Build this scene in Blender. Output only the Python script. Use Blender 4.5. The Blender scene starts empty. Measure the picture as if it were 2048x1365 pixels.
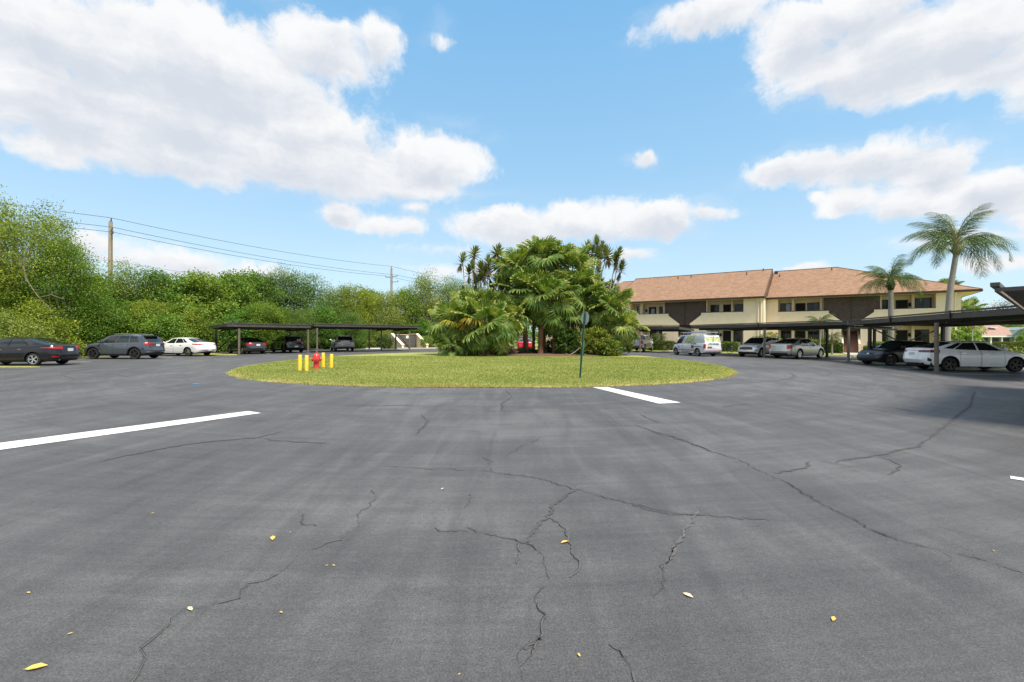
import bpy, math, random
import numpy as np
from mathutils import Vector, Matrix, noise as mnoise

D2R = math.pi / 180
sc = bpy.context.scene
col = sc.collection

# ------------------------------------------------------------------ camera
cam_d = bpy.data.cameras.new('camera')
cam = bpy.data.objects.new('camera', cam_d)
col.objects.link(cam)
cam_d.sensor_width = 36.0
cam_d.lens = 16.0
cam_d.shift_y = -6.5 / 2048
cam_d.clip_start = 0.1
cam_d.clip_end = 3000
cam.location = (0, 0, 1.5)
cam.rotation_euler = (90 * D2R, -0.195 * D2R, 0)
sc.camera = cam

# ------------------------------------------------------------------ view
sc.view_settings.view_transform = 'Standard'
sc.view_settings.look = 'None'
sc.view_settings.gamma = 1
sc.view_settings.exposure = 0.95
sc.view_settings.use_curve_mapping = False
sc.render.engine = 'CYCLES'
sc.cycles.use_denoising = True
sc.cycles.max_bounces = 6
sc.cycles.transparent_max_bounces = 12

# ------------------------------------------------------------------ sun
SUN_AZ, SUN_EL = 142.0, 61.0          # clockwise from +Y, degrees
sv = Vector((math.sin(SUN_AZ * D2R) * math.cos(SUN_EL * D2R), math.cos(SUN_AZ * D2R) * math.cos(SUN_EL * D2R), math.sin(SUN_EL * D2R)))
sun_d = bpy.data.lights.new('sun', 'SUN')
sun_d.energy = 3.6
sun_d.angle = 20 * D2R
sun_d.color = (1.0, 0.90, 0.76)
sun = bpy.data.objects.new('sun', sun_d)
sun.rotation_euler = sv.to_track_quat('Z', 'Y').to_euler()
sun.location = (20, -30, 40)
col.objects.link(sun)


# ------------------------------------------------------------------ world: sky and clouds
def hor(px):
    return 676 + (px - 1024) * 0.0034


def azel(px, py):
    a = math.atan((px - 1024) / 910)
    return a, math.atan((hor(px) - py) / 910 * math.cos(a))


class NT:
    def __init__(s, nt):
        s.nt = nt

    def n(s, t, **kw):
        nd = s.nt.nodes.new(t)
        for k, v in kw.items():
            setattr(nd, k, v)
        return nd

    def l(s, a, b):
        s.nt.links.new(a, b)

    def put(s, sock, v):
        if hasattr(v, 'is_linked') or isinstance(v, bpy.types.NodeSocket):
            s.l(v, sock)
        else:
            sock.default_value = v

    def m(s, op, a, b=None, c=None, clamp=False):
        nd = s.n('ShaderNodeMath', operation=op)
        nd.use_clamp = clamp
        s.put(nd.inputs[0], a)
        if b is not None:
            s.put(nd.inputs[1], b)
        if c is not None:
            s.put(nd.inputs[2], c)
        return nd.outputs[0]

    def vm(s, op, a, b=None, c=None):
        nd = s.n('ShaderNodeVectorMath', operation=op)
        s.put(nd.inputs[0], a)
        if b is not None:
            s.put(nd.inputs[1], b)
        if c is not None:
            s.put(nd.inputs[2], c)
        return nd.outputs['Value'] if op in ('LENGTH', 'DOT_PRODUCT') else nd.outputs[0]

    def noise(s, vec, scale, detail=3, rough=0.5, dist=0.0, col=False):
        nd = s.n('ShaderNodeTexNoise')
        if vec is not None:
            s.l(vec, nd.inputs['Vector'])
        nd.inputs['Scale'].default_value = scale
        nd.inputs['Detail'].default_value = detail
        nd.inputs['Roughness'].default_value = rough
        nd.inputs['Distortion'].default_value = dist
        return nd.outputs['Color' if col else 'Fac']

    def ramp(s, f, stops, interp='LINEAR'):
        nd = s.n('ShaderNodeValToRGB')
        nd.color_ramp.interpolation = interp
        el = nd.color_ramp.elements
        while len(el) < len(stops):
            el.new(0.5)
        for e, (p, c) in zip(el, stops):
            e.position = p
            e.color = (c[0], c[1], c[2], 1) if not isinstance(c, (int, float)) else (c, c, c, 1)
        s.put(nd.inputs[0], f)
        return nd.outputs[0]

    def mix(s, f, a, b, mode='MIX'):
        nd = s.n('ShaderNodeMix', data_type='RGBA', blend_type=mode)
        s.put(nd.inputs[0], f)
        s.put(nd.inputs[6], a if not isinstance(a, tuple) else (*a[:3], 1))
        s.put(nd.inputs[7], b if not isinstance(b, tuple) else (*b[:3], 1))
        return nd.outputs[2]

    def smooth(s, x, a, b):
        nd = s.n('ShaderNodeMapRange', interpolation_type='SMOOTHSTEP')
        s.put(nd.inputs[0], x)
        nd.inputs[1].default_value = a
        nd.inputs[2].default_value = b
        return nd.outputs[0]


world = bpy.data.worlds.new('World')
sc.world = world
world.use_nodes = True
wn = NT(world.node_tree)
for x in list(world.node_tree.nodes):
    world.node_tree.nodes.remove(x)
sky = wn.n('ShaderNodeTexSky', sky_type='NISHITA')
sky.sun_disc = False
sky.sun_elevation = SUN_EL * D2R
sky.sun_rotation = SUN_AZ * D2R
sky.air_density = 1.0
sky.dust_density = 0.6
sky.ozone_density = 1.2
tc = wn.n('ShaderNodeTexCoord')
sep = wn.n('ShaderNodeSeparateXYZ')
wn.l(tc.outputs['Generated'], sep.inputs[0])
az = wn.m('ARCTAN2', sep.outputs[0], sep.outputs[1])
el = wn.m('ARCSINE', sep.outputs[2])
comb = wn.n('ShaderNodeCombineXYZ')
wn.l(az, comb.inputs[0])
wn.l(el, comb.inputs[1])
uv = comb.outputs[0]
# warp of the lookup so cloud borders billow
w1 = wn.noise(uv, 9.0, 6, 0.55, 0.0, True)
w1 = wn.vm('SUBTRACT', w1, (0.5, 0.5, 0.5))
uvw = wn.vm('MULTIPLY_ADD', w1, (0.085, 0.055, 0.0), uv)
w2 = wn.noise(uv, 38.0, 4, 0.6, 0.0, True)
w2 = wn.vm('SUBTRACT', w2, (0.5, 0.5, 0.5))
uvw = wn.vm('MULTIPLY_ADD', w2, (0.016, 0.012, 0.0), uvw)
# cloud banks as they stood that day: centre, half width, half height (photograph pixels -> angles), weight
BANKS = [
    (180, 90, 330, 110, 1.0), (420, 130, 290, 110, 1.0), (640, 105, 130, 75, .85), (755, 85, 45, 55, .75), (120, 210, 260, 90, 1.0),
    (380, 225, 290, 95, 1.0), (600, 250, 190, 80, .9), (330, 300, 330, 60, .95), (620, 325, 300, 62, 1.0), (860, 320, 130, 62, .9),
    (800, 365, 170, 40, .8), (60, 40, 200, 80, .95), (90, 290, 120, 40, .7),
    (875, 72, 34, 26, .45), (1285, 318, 36, 20, .6), (675, 425, 42, 26, .7), (830, 415, 36, 18, .5), (790, 450, 75, 24, .6),
    (1020, 455, 150, 42, .85), (1160, 440, 150, 45, .95), (1310, 440, 120, 40, .85), (1410, 430, 60, 18, .6), (1260, 512, 50, 14, .55),
    (1400, 35, 130, 55, .85), (1600, 70, 120, 80, .9), (1780, 110, 270, 95, 1.0), (1930, 60, 230, 110, 1.0), (1700, 20, 200, 60, .95),
    (1930, 150, 160, 50, .9), (2080, 110, 120, 110, .9),
    (1600, 335, 130, 36, .8), (1740, 320, 150, 46, .95), (1870, 335, 100, 48, .95), (1700, 395, 75, 34, .85), (1800, 405, 110, 40, .9),
    (1960, 390, 130, 50, .95), (2080, 420, 110, 70, .9), (1640, 388, 26, 18, .6),
    (330, 520, 170, 34, .52), (200, 495, 80, 26, .45), (460, 545, 160, 26, .45), (2010, 520, 110, 22, .5), (940, 545, 160, 18, .35),
    (1600, 538, 60, 10, .5), (880, 500, 90, 24, .35), (1900, 470, 180, 24, .35),
    # outside the frame the same sort of sky goes on
    (-500, 150, 500, 130, .9), (2700, 250, 420, 110, .9), (1200, -500, 420, 170, .9), (300, -420, 380, 150, .9), (2300, -350, 300, 160, .85),
]
f0 = None
f1 = None
for (px, py, rx, ry, wgt) in BANKS:
    a, e = azel(px, py)
    ca = math.cos(a)
    ru = rx / 910 * ca * ca * 1.15
    rv = max(ry / 910 * ca * math.cos(e) ** 2, .008) * 1.15
    def blob(ce):
        q = wn.vm('MULTIPLY_ADD', uvw, (1 / ru, 1 / rv, 0.0), (-a / ru, -ce / rv, 0.0))
        r = wn.vm('LENGTH', q)
        return wn.m('MULTIPLY_ADD', r, -wgt, wgt)
    b0 = blob(e)
    b1 = blob(e - rv * .5)
    f0 = b0 if f0 is None else wn.m('SMOOTH_MAX', f0, b0, 0.25)
    f1 = b1 if f1 is None else wn.m('SMOOTH_MAX', f1, b1, 0.25)
n1 = wn.noise(uvw, 7.0, 9, 0.62)
n2 = wn.noise(wn.vm('MULTIPLY', uvw, (1.0, 3.6, 1.0)), 4.2, 7, 0.58)
n5 = wn.noise(uvw, 26.0, 6, 0.65)
nn = wn.m('MULTIPLY_ADD', wn.m('SUBTRACT', n1, 0.5), 1.35, f0)
nn = wn.m('MULTIPLY_ADD', wn.m('SUBTRACT', n5, 0.5), .55, nn)
alpha = wn.smooth(nn, 0.0, 0.40)
alpha = wn.m('MULTIPLY', alpha, 0.97)
wisp = wn.smooth(wn.m('MULTIPLY_ADD', wn.m('SUBTRACT', n2, 0.5), 1.6, wn.m('MULTIPLY', f0, .6)), -0.12, 0.75)
alpha = wn.m('MAXIMUM', alpha, wn.m('MULTIPLY', wisp, 0.4))
# unseen cloud added outside the view as neutral fill light
off = wn.m('MAXIMUM', wn.smooth(wn.m('ABSOLUTE', az), .95, 1.35), wn.smooth(el, .66, .95))
dirn = wn.vm('MULTIPLY', tc.outputs['Generated'], (1.0, 1.0, 1.9))
n3 = wn.noise(dirn, 2.1, 8, .6, .3)
alpha = wn.m('MAXIMUM', alpha, wn.m('MULTIPLY', wn.smooth(n3, .44, .56), off))
# thick, low parts of each bank are greyer
under = wn.m('MULTIPLY_ADD', wn.m('SUBTRACT', n2, 0.5), 1.9, f1)
under = wn.m('MULTIPLY_ADD', wn.m('SUBTRACT', n5, 0.5), .8, under)
shade = wn.smooth(under, -.05, 1.05)
ccol = wn.mix(shade, (.985, .985, .985), (.70, .74, .815))
thin = wn.smooth(nn, 0.0, 0.8)
SKY_K = 0.15
EXPF = 2 ** sc.view_settings.exposure
# Nishita, a little more saturated as the camera saw it
hs = wn.n('ShaderNodeHueSaturation')
wn.l(sky.outputs[0], hs.inputs['Color'])
hs.inputs['Saturation'].default_value = .86
hs.inputs['Value'].default_value = 1.22
CL = 1.03 / EXPF / SKY_K
cs = wn.vm('SCALE', ccol)
cs_node = cs.node
cs_node.inputs['Scale'].default_value = CL * .97
# the clear air between: pale at the horizon, deeper overhead (radiance as the exposure above shows it)
grad = wn.ramp(wn.m('DIVIDE', el, 1.5708), [(0.0, (.52, .71, .83)), (.10, (.44, .66, .82)), (.22, (.29, .57, .82)), (.40, (.18, .485, .81)), (1.0, (.12, .39, .73))])
gs = wn.vm('SCALE', grad)
gs.node.inputs['Scale'].default_value = 1 / EXPF / SKY_K
air = wn.mix(.82, hs.outputs[0], gs)
both = wn.mix(alpha, air, cs)
# below the horizon: plain ground tone
up = wn.smooth(sep.outputs[2], -0.03, 0.0)
both = wn.mix(up, (1.0, 1.05, 1.0), both)
bg = wn.n('ShaderNodeBackground')
wn.l(both, bg.inputs[0])
bg.inputs[1].default_value = SKY_K
wo = wn.n('ShaderNodeOutputWorld')
wn.l(bg.outputs[0], wo.inputs[0])
world.cycles.sampling_method = 'MANUAL'
world.cycles.sample_map_resolution = 512


# ------------------------------------------------------------------ mesh building
class MB:
    def __init__(s):
        s.v, s.f, s.m = [], [], []

    def add(s, vs, fs, m=0):
        o = len(s.v)
        s.v.extend([tuple(p) for p in vs])
        s.f.extend([tuple(i + o for i in f) for f in fs])
        s.m.extend([m] * len(fs))
        return s

    def box(s, x0, x1, y0, y1, z0, z1, m=0, bev=0.0):
        if bev <= 0:
            vs = [(x, y, z) for x in (x0, x1) for y in (y0, y1) for z in (z0, z1)]
            fs = [(0, 1, 3, 2), (4, 6, 7, 5), (0, 4, 5, 1), (2, 3, 7, 6), (0, 2, 6, 4), (1, 5, 7, 3)]
            return s.add(vs, fs, m)
        b = min(bev, (x1 - x0) * .45, (y1 - y0) * .45)
        pts = [(x0 + b, y0), (x1 - b, y0), (x1, y0 + b), (x1, y1 - b), (x1 - b, y1), (x0 + b, y1), (x0, y1 - b), (x0, y0 + b)]
        return s.prism(pts, z0, z1, m)

    def prism(s, pts, z0, z1, m=0):
        n = len(pts)
        vs = [(x, y, z0) for x, y in pts] + [(x, y, z1) for x, y in pts]
        fs = [tuple(range(n - 1, -1, -1)), tuple(range(n, 2 * n))]
        fs += [(i, (i + 1) % n, n + (i + 1) % n, n + i) for i in range(n)]
        return s.add(vs, fs, m)

    def slab(s, pts, vec, m=0):
        """closed polygon of 3D points, thickened along vec"""
        n = len(pts)
        vec = Vector(vec)
        vs = [Vector(p) for p in pts] + [Vector(p) + vec for p in pts]
        fs = [tuple(range(n - 1, -1, -1)), tuple(range(n, 2 * n))]
        fs += [(i, (i + 1) % n, n + (i + 1) % n, n + i) for i in range(n)]
        return s.add(vs, fs, m)

    def beam(s, a, b, w, h, m=0):
        """square bar from a to b"""
        a, b = Vector(a), Vector(b)
        d = (b - a).normalized()
        up = Vector((0, 0, 1)) if abs(d.z) < .9 else Vector((1, 0, 0))
        x = d.cross(up).normalized() * w / 2
        y = x.cross(d).normalized() * h / 2
        vs = [p + sx * x + sy * y for p in (a, b) for sx, sy in ((-1, -1), (1, -1), (1, 1), (-1, 1))]
        return s.add(vs, [(0, 1, 2, 3), (7, 6, 5, 4), (0, 4, 5, 1), (1, 5, 6, 2), (2, 6, 7, 3), (3, 7, 4, 0)], m)

    def tube(s, pts, radii, n=8, m=0, cap=True):
        pts = [Vector(p) for p in pts]
        if isinstance(radii, (int, float)):
            radii = [radii] * len(pts)
        vs, fs = [], []
        ref = None
        for i, p in enumerate(pts):
            d = (pts[min(i + 1, len(pts) - 1)] - pts[max(i - 1, 0)]).normalized()
            if ref is None:
                ref = d.cross(Vector((0, 0, 1)) if abs(d.z) < .9 else Vector((1, 0, 0))).normalized()
            x = (ref - d * ref.dot(d)).normalized()
            ref = x
            y = d.cross(x)
            for k in range(n):
                t = 2 * math.pi * k / n
                vs.append(p + (x * math.cos(t) + y * math.sin(t)) * radii[i])
        for i in range(len(pts) - 1):
            for k in range(n):
                a, b = i * n + k, i * n + (k + 1) % n
                fs.append((a, b, b + n, a + n))
        if cap:
            fs.append(tuple(range(n - 1, -1, -1)))
            fs.append(tuple(range((len(pts) - 1) * n, len(pts) * n)))
        return s.add(vs, fs, m)

    def lathe(s, prof, n=24, axis='z', c=(0, 0, 0), m=0):
        vs, fs = [], []
        for r, h in prof:
            for k in range(n):
                t = 2 * math.pi * k / n
                a, b = r * math.cos(t), r * math.sin(t)
                vs.append({'z': (a, b, h), 'y': (a, h, b), 'x': (h, a, b)}[axis])
        vs = [(x + c[0], y + c[1], z + c[2]) for x, y, z in vs]
        for i in range(len(prof) - 1):
            for k in range(n):
                a, b = i * n + k, i * n + (k + 1) % n
                fs.append((a, b, b + n, a + n))
        return s.add(vs, fs, m)

    def build(s, name, mats, parent=None, smooth=0, loc=None):
        me = bpy.data.meshes.new(name)
        me.from_pydata([tuple(p) for p in s.v], [], s.f)
        if not isinstance(mats, (list, tuple)):
            mats = [mats]
        for mt in mats:
            me.materials.append(mt)
        if len(mats) > 1:
            me.polygons.foreach_set('material_index', s.m)
        if smooth:
            me.polygons.foreach_set('use_smooth', [True] * len(me.polygons))
            if smooth < 180:
                me.set_sharp_from_angle(angle=smooth * D2R)
        me.update()
        return link(name, me, parent, loc)


def link(name, me, parent=None, loc=None):
    o = bpy.data.objects.new(name, me)
    col.objects.link(o)
    if parent is not None:
        o.parent = parent
    if loc is not None:
        o.location = loc
    return o


def tag(o, label=None, cat=None, group=None, kind=None):
    if label:
        o['label'] = label
    if cat:
        o['category'] = cat
    if group:
        o['group'] = group
    if kind:
        o['kind'] = kind
    return o


def thing(name, label, cat, loc=(0, 0, 0), rotz=0.0, group=None):
    o = bpy.data.objects.new(name, None)
    o.empty_display_size = .3
    col.objects.link(o)
    o.location = loc
    o.rotation_euler = (0, 0, rotz)
    return tag(o, label, cat, group)


def copy_tree(o, parent=None):
    c = o.copy()
    col.objects.link(c)
    c.parent = parent
    for ch in list(o.children):
        copy_tree(ch, c)
    return c


def np_mesh(name, verts, quads, mats, tint=None, smooth=False, tris=False, midx=None):
    """quads: (n,4) or (n,3) index array"""
    me = bpy.data.meshes.new(name)
    k = quads.shape[1]
    me.vertices.add(len(verts))
    me.vertices.foreach_set('co', np.asarray(verts, dtype=np.float32).ravel())
    me.loops.add(quads.size)
    me.loops.foreach_set('vertex_index', quads.astype(np.int32).ravel())
    me.polygons.add(len(quads))
    me.polygons.foreach_set('loop_start', np.arange(0, quads.size, k, dtype=np.int32))
    me.polygons.foreach_set('loop_total', np.full(len(quads), k, dtype=np.int32))
    for mt in (mats if isinstance(mats, (list, tuple)) else [mats]):
        me.materials.append(mt)
    if midx is not None:
        me.polygons.foreach_set('material_index', midx.astype(np.int32))
    me.update(calc_edges=True)
    if smooth:
        me.polygons.foreach_set('use_smooth', np.ones(len(quads), dtype=bool))
    if tint is not None:
        at = me.attributes.new('tint', 'FLOAT', 'FACE')
        at.data.foreach_set('value', np.asarray(tint, dtype=np.float32))
    return me


# ------------------------------------------------------------------ materials
def new_mat(name):
    mt = bpy.data.materials.new(name)
    mt.use_nodes = True
    t = NT(mt.node_tree)
    return mt, t, mt.node_tree.nodes['Principled BSDF']


def plain(name, c, rough=.6, metal=0.0, var=0.0, vscale=8.0, bump=0.0, bscale=60.0, coat=0.0, spec=None, stretch=None):
    mt, t, p = new_mat(name)
    p.inputs['Roughness'].default_value = rough
    p.inputs['Metallic'].default_value = metal
    if coat:
        p.inputs['Coat Weight'].default_value = coat
        p.inputs['Coat Roughness'].default_value = .03
    if spec is not None:
        p.inputs['Specular IOR Level'].default_value = spec
    if var or bump:
        tcn = t.n('ShaderNodeTexCoord').outputs['Object']
        if stretch:
            tcn = t.vm('MULTIPLY', tcn, stretch)
    if var:
        f = t.noise(tcn, vscale, 6, .6)
        a = tuple(min(1, x * (1 + var)) for x in c)
        b = tuple(x * (1 - var) for x in c)
        t.l(t.ramp(f, [(.3, b), (.7, a)]), p.inputs['Base Color'])
    else:
        p.inputs['Base Color'].default_value = (*c, 1)
    if bump:
        bn = t.n('ShaderNodeBump')
        bn.inputs['Strength'].default_value = bump
        bn.inputs['Distance'].default_value = .02
        t.l(t.noise(tcn, bscale, 4, .6), bn.inputs['Height'])
        t.l(bn.outputs[0], p.inputs['Normal'])
    return mt


def leafmat(name, dark, mid, light, trans=.35, rough=.5, objvar=.25, accent=None):
    mt, t, p = new_mat(name)
    at = t.n('ShaderNodeAttribute', attribute_name='tint')
    oi = t.n('ShaderNodeObjectInfo')
    f = at.outputs['Fac']
    stops = [(0, dark), (.45, mid), (.85, light)]
    if accent:
        stops.append((.97, accent))
    c = t.ramp(f, stops)
    hsv = t.n('ShaderNodeHueSaturation')
    t.l(c, hsv.inputs['Color'])
    t.l(t.m('MULTIPLY_ADD', oi.outputs['Random'], objvar * 1.2, 1 - objvar * .6), hsv.inputs['Value'])
    t.l(t.m('MULTIPLY_ADD', oi.outputs['Random'], -.05, .522), hsv.inputs['Hue'])
    t.l(hsv.outputs[0], p.inputs['Base Color'])
    p.inputs['Roughness'].default_value = rough
    p.inputs['Specular IOR Level'].default_value = .28
    tr = t.n('ShaderNodeBsdfTranslucent')
    t.l(t.mix(1.0, hsv.outputs[0], (1.25, 1.25, .55), 'MULTIPLY'), tr.inputs[0])
    mx = t.n('ShaderNodeMixShader')
    mx.inputs[0].default_value = trans
    t.l(p.outputs[0], mx.inputs[1])
    t.l(tr.outputs[0], mx.inputs[2])
    t.l(mx.outputs[0], mt.node_tree.nodes['Material Output'].inputs[0])
    return mt


M = {}
M['cream'] = plain('cream_stucco', (.76, .635, .465), .85, var=.05, vscale=1.5, bump=.25, bscale=30)
M['cream_trim'] = plain('cream_trim', (.80, .70, .53), .7, var=.04)
M['soffit'] = plain('soffit_paint', (.62, .52, .34), .8, var=.04)
M['brown'] = plain('dark_brown_wood', (.010, .007, .006), .6, var=.25, vscale=5)
M['brown2'] = plain('dark_brown_plank', (.075, .050, .040), .7, var=.3, vscale=3)
M['fascia'] = plain('brown_fascia', (.050, .030, .021), .6, var=.2, vscale=3)
M['lintel'] = plain('tan_lintel', (.20, .12, .07), .7, var=.1)
M['glass'] = plain('window_glass', (.008, .009, .011), .05, spec=.32)
M['glass_light'] = plain('window_curtain_glass', (.16, .19, .24), .08, var=.3, vscale=3, spec=.7)
M['glass_grey'] = plain('window_blind_glass', (.045, .048, .05), .08, var=.5, vscale=6, spec=.3, stretch=(1, 1, 6))
M['bronze'] = plain('bronze_frame', (.018, .014, .012), .45)
M['door'] = plain('dark_door', (.012, .009, .008), .6, spec=.2)
M['white'] = plain('white_paint', (.75, .75, .72), .5, var=.05)
M['steel'] = plain('grey_painted_steel', (.062, .058, .055), .5, var=.25, vscale=3)
M['steel_post'] = plain('weathered_post', (.15, .125, .105), .55, var=.2, vscale=4)
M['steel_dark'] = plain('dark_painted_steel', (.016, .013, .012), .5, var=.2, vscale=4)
M['concrete'] = plain('pale_concrete', (.44, .40, .36), .9, var=.12, vscale=4, bump=.2)
M['block'] = plain('painted_wheel_stop', (.62, .58, .54), .8, var=.12, vscale=6)
M['stair'] = plain('red_brick_stair', (.30, .165, .125), .85, var=.22, vscale=9)
M['tyre'] = plain('tyre_rubber', (.012, .012, .012), .85)
M['under'] = plain('black_plastic', (.01, .01, .011), .6)
M['well'] = plain('wheel_well', (.004, .004, .004), .9)
M['rim'] = plain('alloy_rim', (.62, .62, .62), .25, metal=.85)
M['rim_dark'] = plain('dark_rim', (.05, .048, .045), .35, metal=.6)
M['carglass'] = plain('car_glass', (.010, .015, .015), .03, spec=.8)
M['tail'] = plain('red_lamp_lens', (.36, .008, .012), .3, coat=.1)
M['tail_dark'] = plain('dark_red_lens', (.17, .006, .01), .12, coat=.6)
M['lamp_clear'] = plain('clear_lamp_lens', (.38, .40, .42), .1, metal=.3, coat=.8)
M['plate'] = plain('licence_plate', (.62, .64, .66), .4)
M['chrome'] = plain('chrome_trim', (.65, .65, .66), .12, metal=1.0)
M['amber'] = plain('amber_lens', (.6, .22, .03), .2)
M['yellow'] = plain('yellow_bollard_paint', (.78, .52, .035), .42, var=.08, vscale=9)
M['red'] = plain('red_hydrant_paint', (.52, .035, .03), .38, var=.14, vscale=12, coat=.2)
M['sign_green'] = plain('green_sign_post', (.025, .11, .075), .45, var=.15, vscale=10)
M['alu'] = plain('bare_sign_back', (.42, .44, .42), .45, metal=.35, var=.08)
M['wood_pole'] = plain('weathered_pole', (.33, .27, .20), .85, var=.2, vscale=2, stretch=(6, 6, .6))
M['bark'] = plain('grey_bark', (.19, .16, .12), .9, var=.35, vscale=3)
M['bark_pale'] = plain('pale_bark', (.46, .42, .34), .85, var=.25, vscale=4)
M['palm_bark'] = plain('reddish_palm_bark', (.22, .115, .065), .9, var=.4, vscale=14, bump=.6, bscale=24)
M['wire'] = plain('dark_cable', (.05, .05, .052), .6)
M['gate'] = plain('grey_gate_board', (.085, .085, .082), .6, var=.15, vscale=3)
M['mulch'] = plain('brown_mulch', (.115, .062, .042), .95, var=.6, vscale=14, bump=1.0, bscale=26)
M['terracotta'] = plain('dark_pot', (.05, .03, .025), .7)
M['leaf_dry'] = plain('dry_leaf', (.62, .42, .09), .6, var=.2, vscale=30)
M['leaf_pale'] = plain('pale_dead_leaf', (.70, .62, .40), .6, var=.2, vscale=30)
M['blue_plastic'] = plain('blue_litter', (.05, .25, .5), .4)
M['house_wall'] = plain('blue_grey_siding', (.20, .24, .25), .8, var=.06)
M['house_roof'] = plain('pinkish_shingle', (.30, .20, .165), .9, var=.12, vscale=2.5)
M['teal'] = plain('teal_gable', (.17, .26, .25), .8)
M['print_green'] = plain('green_window_print', (.46, .52, .26), .2, var=.5, vscale=5)
M['print_dark'] = plain('dark_lettering', (.03, .045, .09), .5)
M['print_red'] = plain('red_lettering', (.42, .04, .06), .5)
M['print_brown'] = plain('brown_picture_print', (.16, .09, .06), .4, var=.7, vscale=16)
M['lining'] = plain('peeling_pale_paint', (.42, .33, .30), .8, var=.5, vscale=9)
M['lamp_dark'] = plain('smoked_lamp_lens', (.06, .065, .075), .15, coat=.4)


# ------------------------------------------------------------------ ground plane positions from the photograph
def G(px, py, z=0.0):
    Z = 910 * (1.5 - z) / (py - hor(px))
    return Vector(((px - 1024) / 910 * Z, Z, z))


CEN = Vector((-1.15, 26.5))


# asphalt material: sealcoated, worn in arcs round the island
def asphalt_mat():
    mt, t, p = new_mat('sealcoated_asphalt')
    tcn = t.n('ShaderNodeTexCoord').outputs['Object']
    sp = t.n('ShaderNodeSeparateXYZ')
    t.l(t.vm('SUBTRACT', tcn, (CEN.x, 29.0, 0)), sp.inputs[0])
    ang = t.m('ARCTAN2', sp.outputs[1], sp.outputs[0])
    rad = t.vm('LENGTH', t.vm('MULTIPLY', t.vm('SUBTRACT', tcn, (CEN.x, 29.0, 0)), (1, .85, 0)))
    cb = t.n('ShaderNodeCombineXYZ')
    t.l(t.m('MULTIPLY', ang, 5.0), cb.inputs[0])
    t.l(t.m('MULTIPLY', rad, 1.5), cb.inputs[1])
    arcs = t.noise(cb.outputs[0], 1.0, 5, .62, .6)
    cb2 = t.n('ShaderNodeCombineXYZ')
    t.l(t.m('MULTIPLY', ang, 16.0), cb2.inputs[0])
    t.l(t.m('MULTIPLY', rad, 9.0), cb2.inputs[1])
    arcs2 = t.noise(cb2.outputs[0], 1.0, 4, .7, .4)
    # straight squeegee strokes coming towards the entrance
    st = t.noise(t.vm('MULTIPLY', tcn, (2.4, .32, 1)), 1.0, 5, .6, 1.1)
    big = t.noise(tcn, .16, 5, .55, .8)
    med = t.noise(tcn, .9, 6, .62, .5)
    grain = t.noise(tcn, 95.0, 2, .8)
    grain2 = t.noise(tcn, 26.0, 3, .75)
    s = t.m('MULTIPLY', arcs, .18)
    s = t.m('MULTIPLY_ADD', arcs2, .12, s)
    s = t.m('MULTIPLY_ADD', st, .22, s)
    s = t.m('MULTIPLY_ADD', big, .28, s)
    s = t.m('MULTIPLY_ADD', med, .20, s)
    base = t.ramp(s, [(.41, (.050, .0505, .054)), (.495, (.073, .0735, .077)), (.57, (.106, .106, .109))])
    g = t.m('MULTIPLY_ADD', t.m('SUBTRACT', grain, .5), 2.2, 1.0)
    g = t.m('MULTIPLY', g, t.m('MULTIPLY_ADD', t.m('SUBTRACT', grain2, .5), .9, 1.0))
    gv = t.n('ShaderNodeCombineXYZ')
    for i in range(3):
        t.l(g, gv.inputs[i])
    base = t.mix(1.0, base, gv.outputs[0], 'MULTIPLY')
    # light mineral specks
    vo = t.n('ShaderNodeTexVoronoi')
    vo.inputs['Scale'].default_value = 28
    t.l(tcn, vo.inputs['Vector'])
    spk = t.m('MULTIPLY', t.m('LESS_THAN', vo.outputs['Distance'], .07), t.m('GREATER_THAN', t.noise(tcn, 11, 2), .60))
    base = t.mix(t.m('MULTIPLY', spk, .6), base, (.22, .21, .19))
    # brownish, polished wear at the right where cars turn
    wear = t.smooth(t.noise(tcn, .32, 5, .65, .5), .56, .74)
    base = t.mix(t.m('MULTIPLY', wear, .35), base, (.066, .064, .062))
    t.l(base, p.inputs['Base Color'])
    t.l(t.m('MULTIPLY_ADD', s, -.25, .72), p.inputs['Roughness'])
    p.inputs['Specular IOR Level'].default_value = .42
    b = t.n('ShaderNodeBump')
    b.inputs['Strength'].default_value = .55
    b.inputs['Distance'].default_value = .006
    t.l(t.m('MULTIPLY_ADD', grain2, .6, grain), b.inputs['Height'])
    b2 = t.n('ShaderNodeBump')
    b2.inputs['Strength'].default_value = .35
    b2.inputs['Distance'].default_value = .05
    t.l(t.m('MULTIPLY_ADD', arcs2, .4, med), b2.inputs['Height'])
    t.l(b.outputs[0], b2.inputs['Normal'])
    t.l(b2.outputs[0], p.inputs['Normal'])
    return mt


def grass_mat(name, dry=.0):
    mt, t, p = new_mat(name)
    tcn = t.n('ShaderNodeTexCoord').outputs['Object']
    a = t.noise(tcn, .35, 5, .6, .4)
    b = t.noise(tcn, 2.6, 6, .7)
    c = t.noise(tcn, 22, 3, .8)
    s = t.m('ADD', t.m('MULTIPLY', a, .35), t.m('ADD', t.m('MULTIPLY', b, .3), t.m('MULTIPLY', c, .4)))
    s = t.m('ADD', s, dry)
    t.l(t.ramp(s, [(.38, (.115, .165, .035)), (.48, (.21, .25, .06)), (.57, (.33, .33, .11)), (.70, (.44, .36, .17))]), p.inputs['Base Color'])
    p.inputs['Roughness'].default_value = .8
    p.inputs['Specular IOR Level'].default_value = .2
    bn = t.n('ShaderNodeBump')
    bn.inputs['Strength'].default_value = .8
    bn.inputs['Distance'].default_value = .05
    t.l(t.noise(tcn, 30, 4, .7), bn.inputs['Height'])
    t.l(bn.outputs[0], p.inputs['Normal'])
    return mt


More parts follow.
